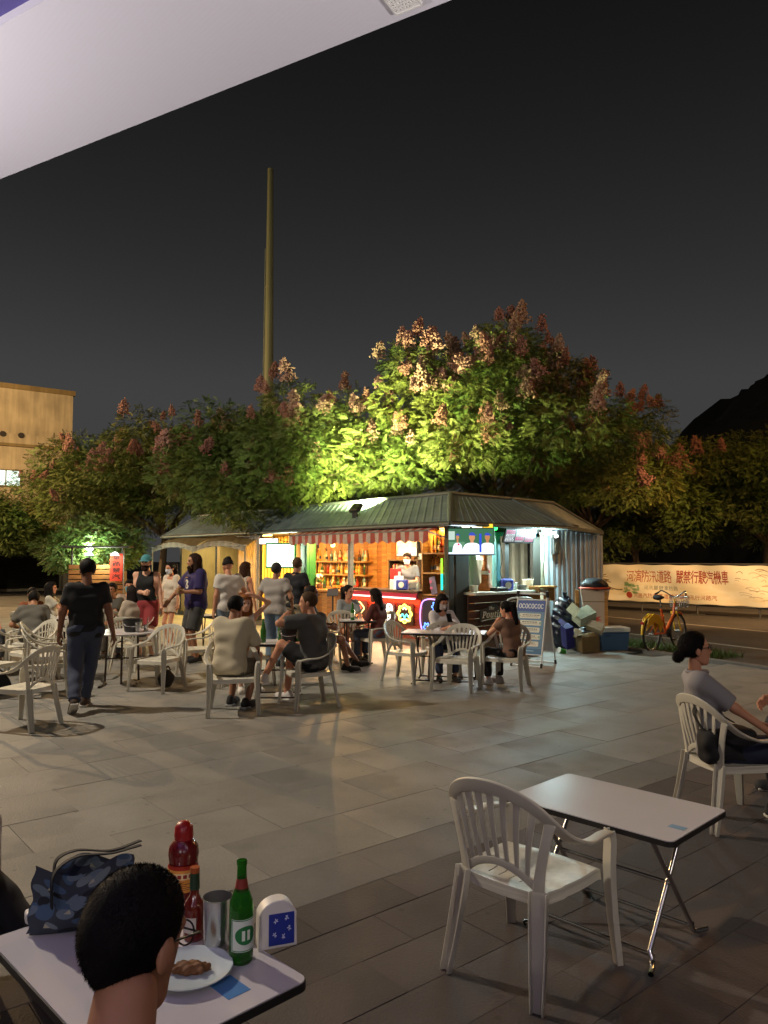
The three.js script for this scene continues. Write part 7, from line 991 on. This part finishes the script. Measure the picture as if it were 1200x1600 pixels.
small('tissue_packet', 'blue printed tissue packet on the bar counter', 'tissue packet', -0.02, 1.085, -1.36, -1.1, [['packet', rbox(0.24, 0.2, 0.1, 0.02, 0, 0.1, 0, -0.1), mNavy], ['print', cyl(0.06, 0.06, 0.004, 0.0, 0.105, 0.054, 24, Math.PI / 2 - 0.1), mWhite]]);
small('card_stand', 'white printed card stand on the bar counter', 'card stand', 0.02, 1.085, -1.52, -1.1, [['card', box(0.2, 0.28, 0.008, 0, 0.14, 0, -0.18), std(0xb8d0dc, 0.5)], ['foot', box(0.2, 0.01, 0.12, 0, 0.005, 0), mWhite]]);
small('payment_terminal', 'dark card terminal screen on the bar counter', 'terminal', 0.0, 1.085, -1.05, -1.2, [['stand', rbox(0.12, 0.02, 0.12, 0.006, 0, 0.01, 0), mBlack], ['head', rbox(0.2, 0.14, 0.02, 0.008, 0, 0.1, 0, -0.5), mBlack]]);
small('sanitiser_bottle', 'clear pump bottle on the bar counter near the rack', 'pump bottle', -0.05, 1.085, -0.84, 0, [['bottle', lathe([[0.001, 0], [0.032, 0], [0.034, 0.13], [0.014, 0.16], [0.014, 0.18]], 18), std(0xc8d4c8, 0.15)], ['pump', [cyl(0.012, 0.014, 0.05, 0, 0.2, 0, 12), box(0.07, 0.014, 0.02, -0.02, 0.23, 0)], mWhite]]);
small('card_display', 'narrow pink patterned board leaning on the bottle rack', 'display board', -0.02, 1.03, -0.45, -1.3, [['board', box(0.13, 0.36, 0.012, 0, 0.17, 0, -0.3, 0, 0.35), std(0x5a4a66, 0.5)], ['sticker', [box(0.05, 0.05, 0.004, -0.02, 0.12, 0.04, -0.3, 0, 0.35), box(0.05, 0.05, 0.004, -0.06, 0.24, 0.0, -0.3, 0, 0.35)], std(0xc84a80, 0.5)]]);
small('jar', 'small clear jar on the dark shelf unit', 'jar', 1.1, 1.69, -2.05, 0, [['jar_body', lathe([[0.001, 0], [0.05, 0], [0.055, 0.09], [0.04, 0.11], [0.001, 0.112]], 18), std(0xcfd8d4, 0.15)], ['lid', cyl(0.045, 0.045, 0.025, 0, 0.12, 0, 18), mWhite]]);
for (let k = 0; k < 7; k++) { const c = [0xb03a2a, 0xc8b890, 0x8a2a20, 0x3a5a7a, 0xd0c8b8, 0x7a5a30, 0xa83028][k]; small('book', 'upright book on the upper level of the dark shelf unit', 'book', 1.08, 1.387, -2.86 + k * 0.035, 0, [['cover', rbox(0.15, 0.17 + (k % 3) * 0.02, 0.028, 0.003, 0, 0.085 + (k % 3) * 0.01, 0), std(c, 0.6)]]).userData.group = 'books on the shelf unit'; }
for (let k = 0; k < 6; k++) small('cup', 'small cup on the dark shelf unit', 'cup', 1.05, k < 3 ? 1.387 : 1.062, -2.5 + (k % 3) * 0.16, 0, [['cup_body', lathe([[0.001, 0], [0.03, 0], [0.045, 0.09], [0.042, 0.09], [0.001, 0.006]], 16), [mWhite, mRed, std(0x9fb4bc, 0.4)][k % 3]]]).userData.group = 'cups on the shelf unit';
small('flower_pot', 'small pot of white flowers at the end of the second counter', 'flower pot', 0.15, 1.005, -4.5, 0, [['pot', lathe([[0.001, 0], [0.05, 0], [0.07, 0.11], [0.06, 0.11], [0.001, 0.09]], 18), std(0x6a4a38, 0.7)], ['leaves', Array.from({ length: 16 }, (_, i) => mv(new THREE.SphereGeometry(0.05, 6, 4).scale(1, 0.15, 0.4), 0.06 * Math.cos(i * 2.4), 0.15 + 0.004 * i, 0.06 * Math.sin(i * 2.4), 0, i, 0.5)), std(0x4a6a2c, 0.7)], ['blossoms', Array.from({ length: 7 }, (_, i) => ball(0.035, 0.05 * Math.cos(i * 0.9), 0.27 + (i % 3) * 0.02, 0.05 * Math.sin(i * 0.9))), std(0xd8d4c8, 0.7)]]);
small('till_screen', 'small black till screen on a stand before the second counter', 'till', -0.15, 0.13, -3.55, -0.9, [['stand', [cyl(0.02, 0.02, 0.75, 0, 0.375, 0, 10), cyl(0.16, 0.18, 0.03, 0, 0.015, 0, 18)], mBlack], ['display', rbox(0.26, 0.18, 0.025, 0.008, 0, 0.83, 0, -0.4), mBlack]]);
// serving counter: tall orange bottle model, packets, tubs, hanging apron
small('bottle_model', 'tall orange brown bottle shaped model on the serving counter', 'bottle model', 0.98, 1.08, -0.02, 0.3, [['bottle', lathe([[0.001, 0], [0.14, 0], [0.145, 0.04], [0.13, 0.1], [0.085, 0.17], [0.08, 0.34], [0.082, 0.4], [0.07, 0.45], [0.045, 0.5], [0.042, 0.66], [0.05, 0.67], [0.05, 0.71], [0.001, 0.712]], 28), std(0xb8682a, 0.5, { map: grain })], ['label_band', labelBand(0.084, 0.07, 0.36, 6.28), mWhite], ['emblem', cyl(0.035, 0.035, 0.01, 0, 0.38, 0.082, 20, Math.PI / 2), mRed]]);
small('tissue_packet', 'round blue tissue packet on the serving counter', 'tissue packet', 1.42, 1.08, 0.14, -0.3, [['packet', rbox(0.28, 0.24, 0.12, 0.05, 0, 0.12, 0), std(0x4a54b8, 0.4)], ['print', cyl(0.07, 0.07, 0.005, 0, 0.11, 0.061, 24, Math.PI / 2), mWhite]]);
small('till_tray', 'black tray with white papers on the serving counter', 'tray', 1.12, 1.08, 0.2, 0, [['tray', rbox(0.32, 0.07, 0.2, 0.01, 0, 0.035, 0), mBlack], ['papers', [box(0.1, 0.008, 0.12, -0.07, 0.075, 0.02), box(0.1, 0.008, 0.12, 0.07, 0.075, 0.02)], mWhite]]);
for (const [x, z, r, h, c, l] of [[1.66, 0.05, 0.07, 0.1, 0xd2d8d0, 'clear plastic tub on the serving counter'], [1.82, -0.04, 0.08, 0.14, 0xb8c4b4, 'pale green tub on the serving counter'], [1.98, 0.06, 0.1, 0.09, 0x55504a, 'dark pan on the serving counter'], [2.24, 0.0, 0.11, 0.2, 0xe2ddc8, 'cream rounded pot on the serving counter'], [0.55, 0.08, 0.08, 0.12, 0xd8d4c4, 'white bowl at the corner of the serving counter']]) small('food_tub', l, 'tub', x, 1.08, z, 0, [['tub_body', lathe([[0.001, 0], [r * 0.85, 0], [r, h], [r * 0.94, h], [r * 0.8, 0.01], [0.001, 0.01]], 22), std(c, 0.35)], ['rim', new THREE.TorusGeometry(r, 0.006, 6, 28).rotateX(Math.PI / 2).translate(0, h, 0), std(c, 0.4)]]);
small('hanging_apron', 'pale blue apron hanging behind the serving window', 'apron', 0.72, 1.1, -0.22, -0.2, [['cloth', sheet(16, 14, (u, v) => [(u - 0.5) * (0.5 - 0.22 * v), v * 0.95, 0.05 * Math.sin(u * 14 + v * 2) * (1 - v * 0.6)]), std(0xb4c2c0, 0.85, { side: THREE.DoubleSide })], ['hook', bar([0, 0.95, 0], [0, 1.3, 0], 0.006), mGrey]]);
obj('kitchen_shelf', [span(1.5, 2.6, 1.68, 1.71, -1.85, -1.55), span(1.5, 2.6, 1.98, 2.0, -1.85, -1.55)], mWhite, hut);
for (let k = 0; k < 6; k++) small('storage_tub', 'white storage tub on the kitchen shelf', 'tub', 1.62 + k * 0.17, k % 2 ? 1.71 : 2.0, -1.7, 0, [['tub_body', rbox(0.14, 0.12, 0.18, 0.012, 0, 0.06, 0), std(0xcfd2c6, 0.5)], ['lid', rbox(0.15, 0.02, 0.19, 0.006, 0, 0.13, 0), std(0xb8c8c4, 0.5)]]).userData.group = 'tubs on the kitchen shelf';

renderer.render(scene, camera);
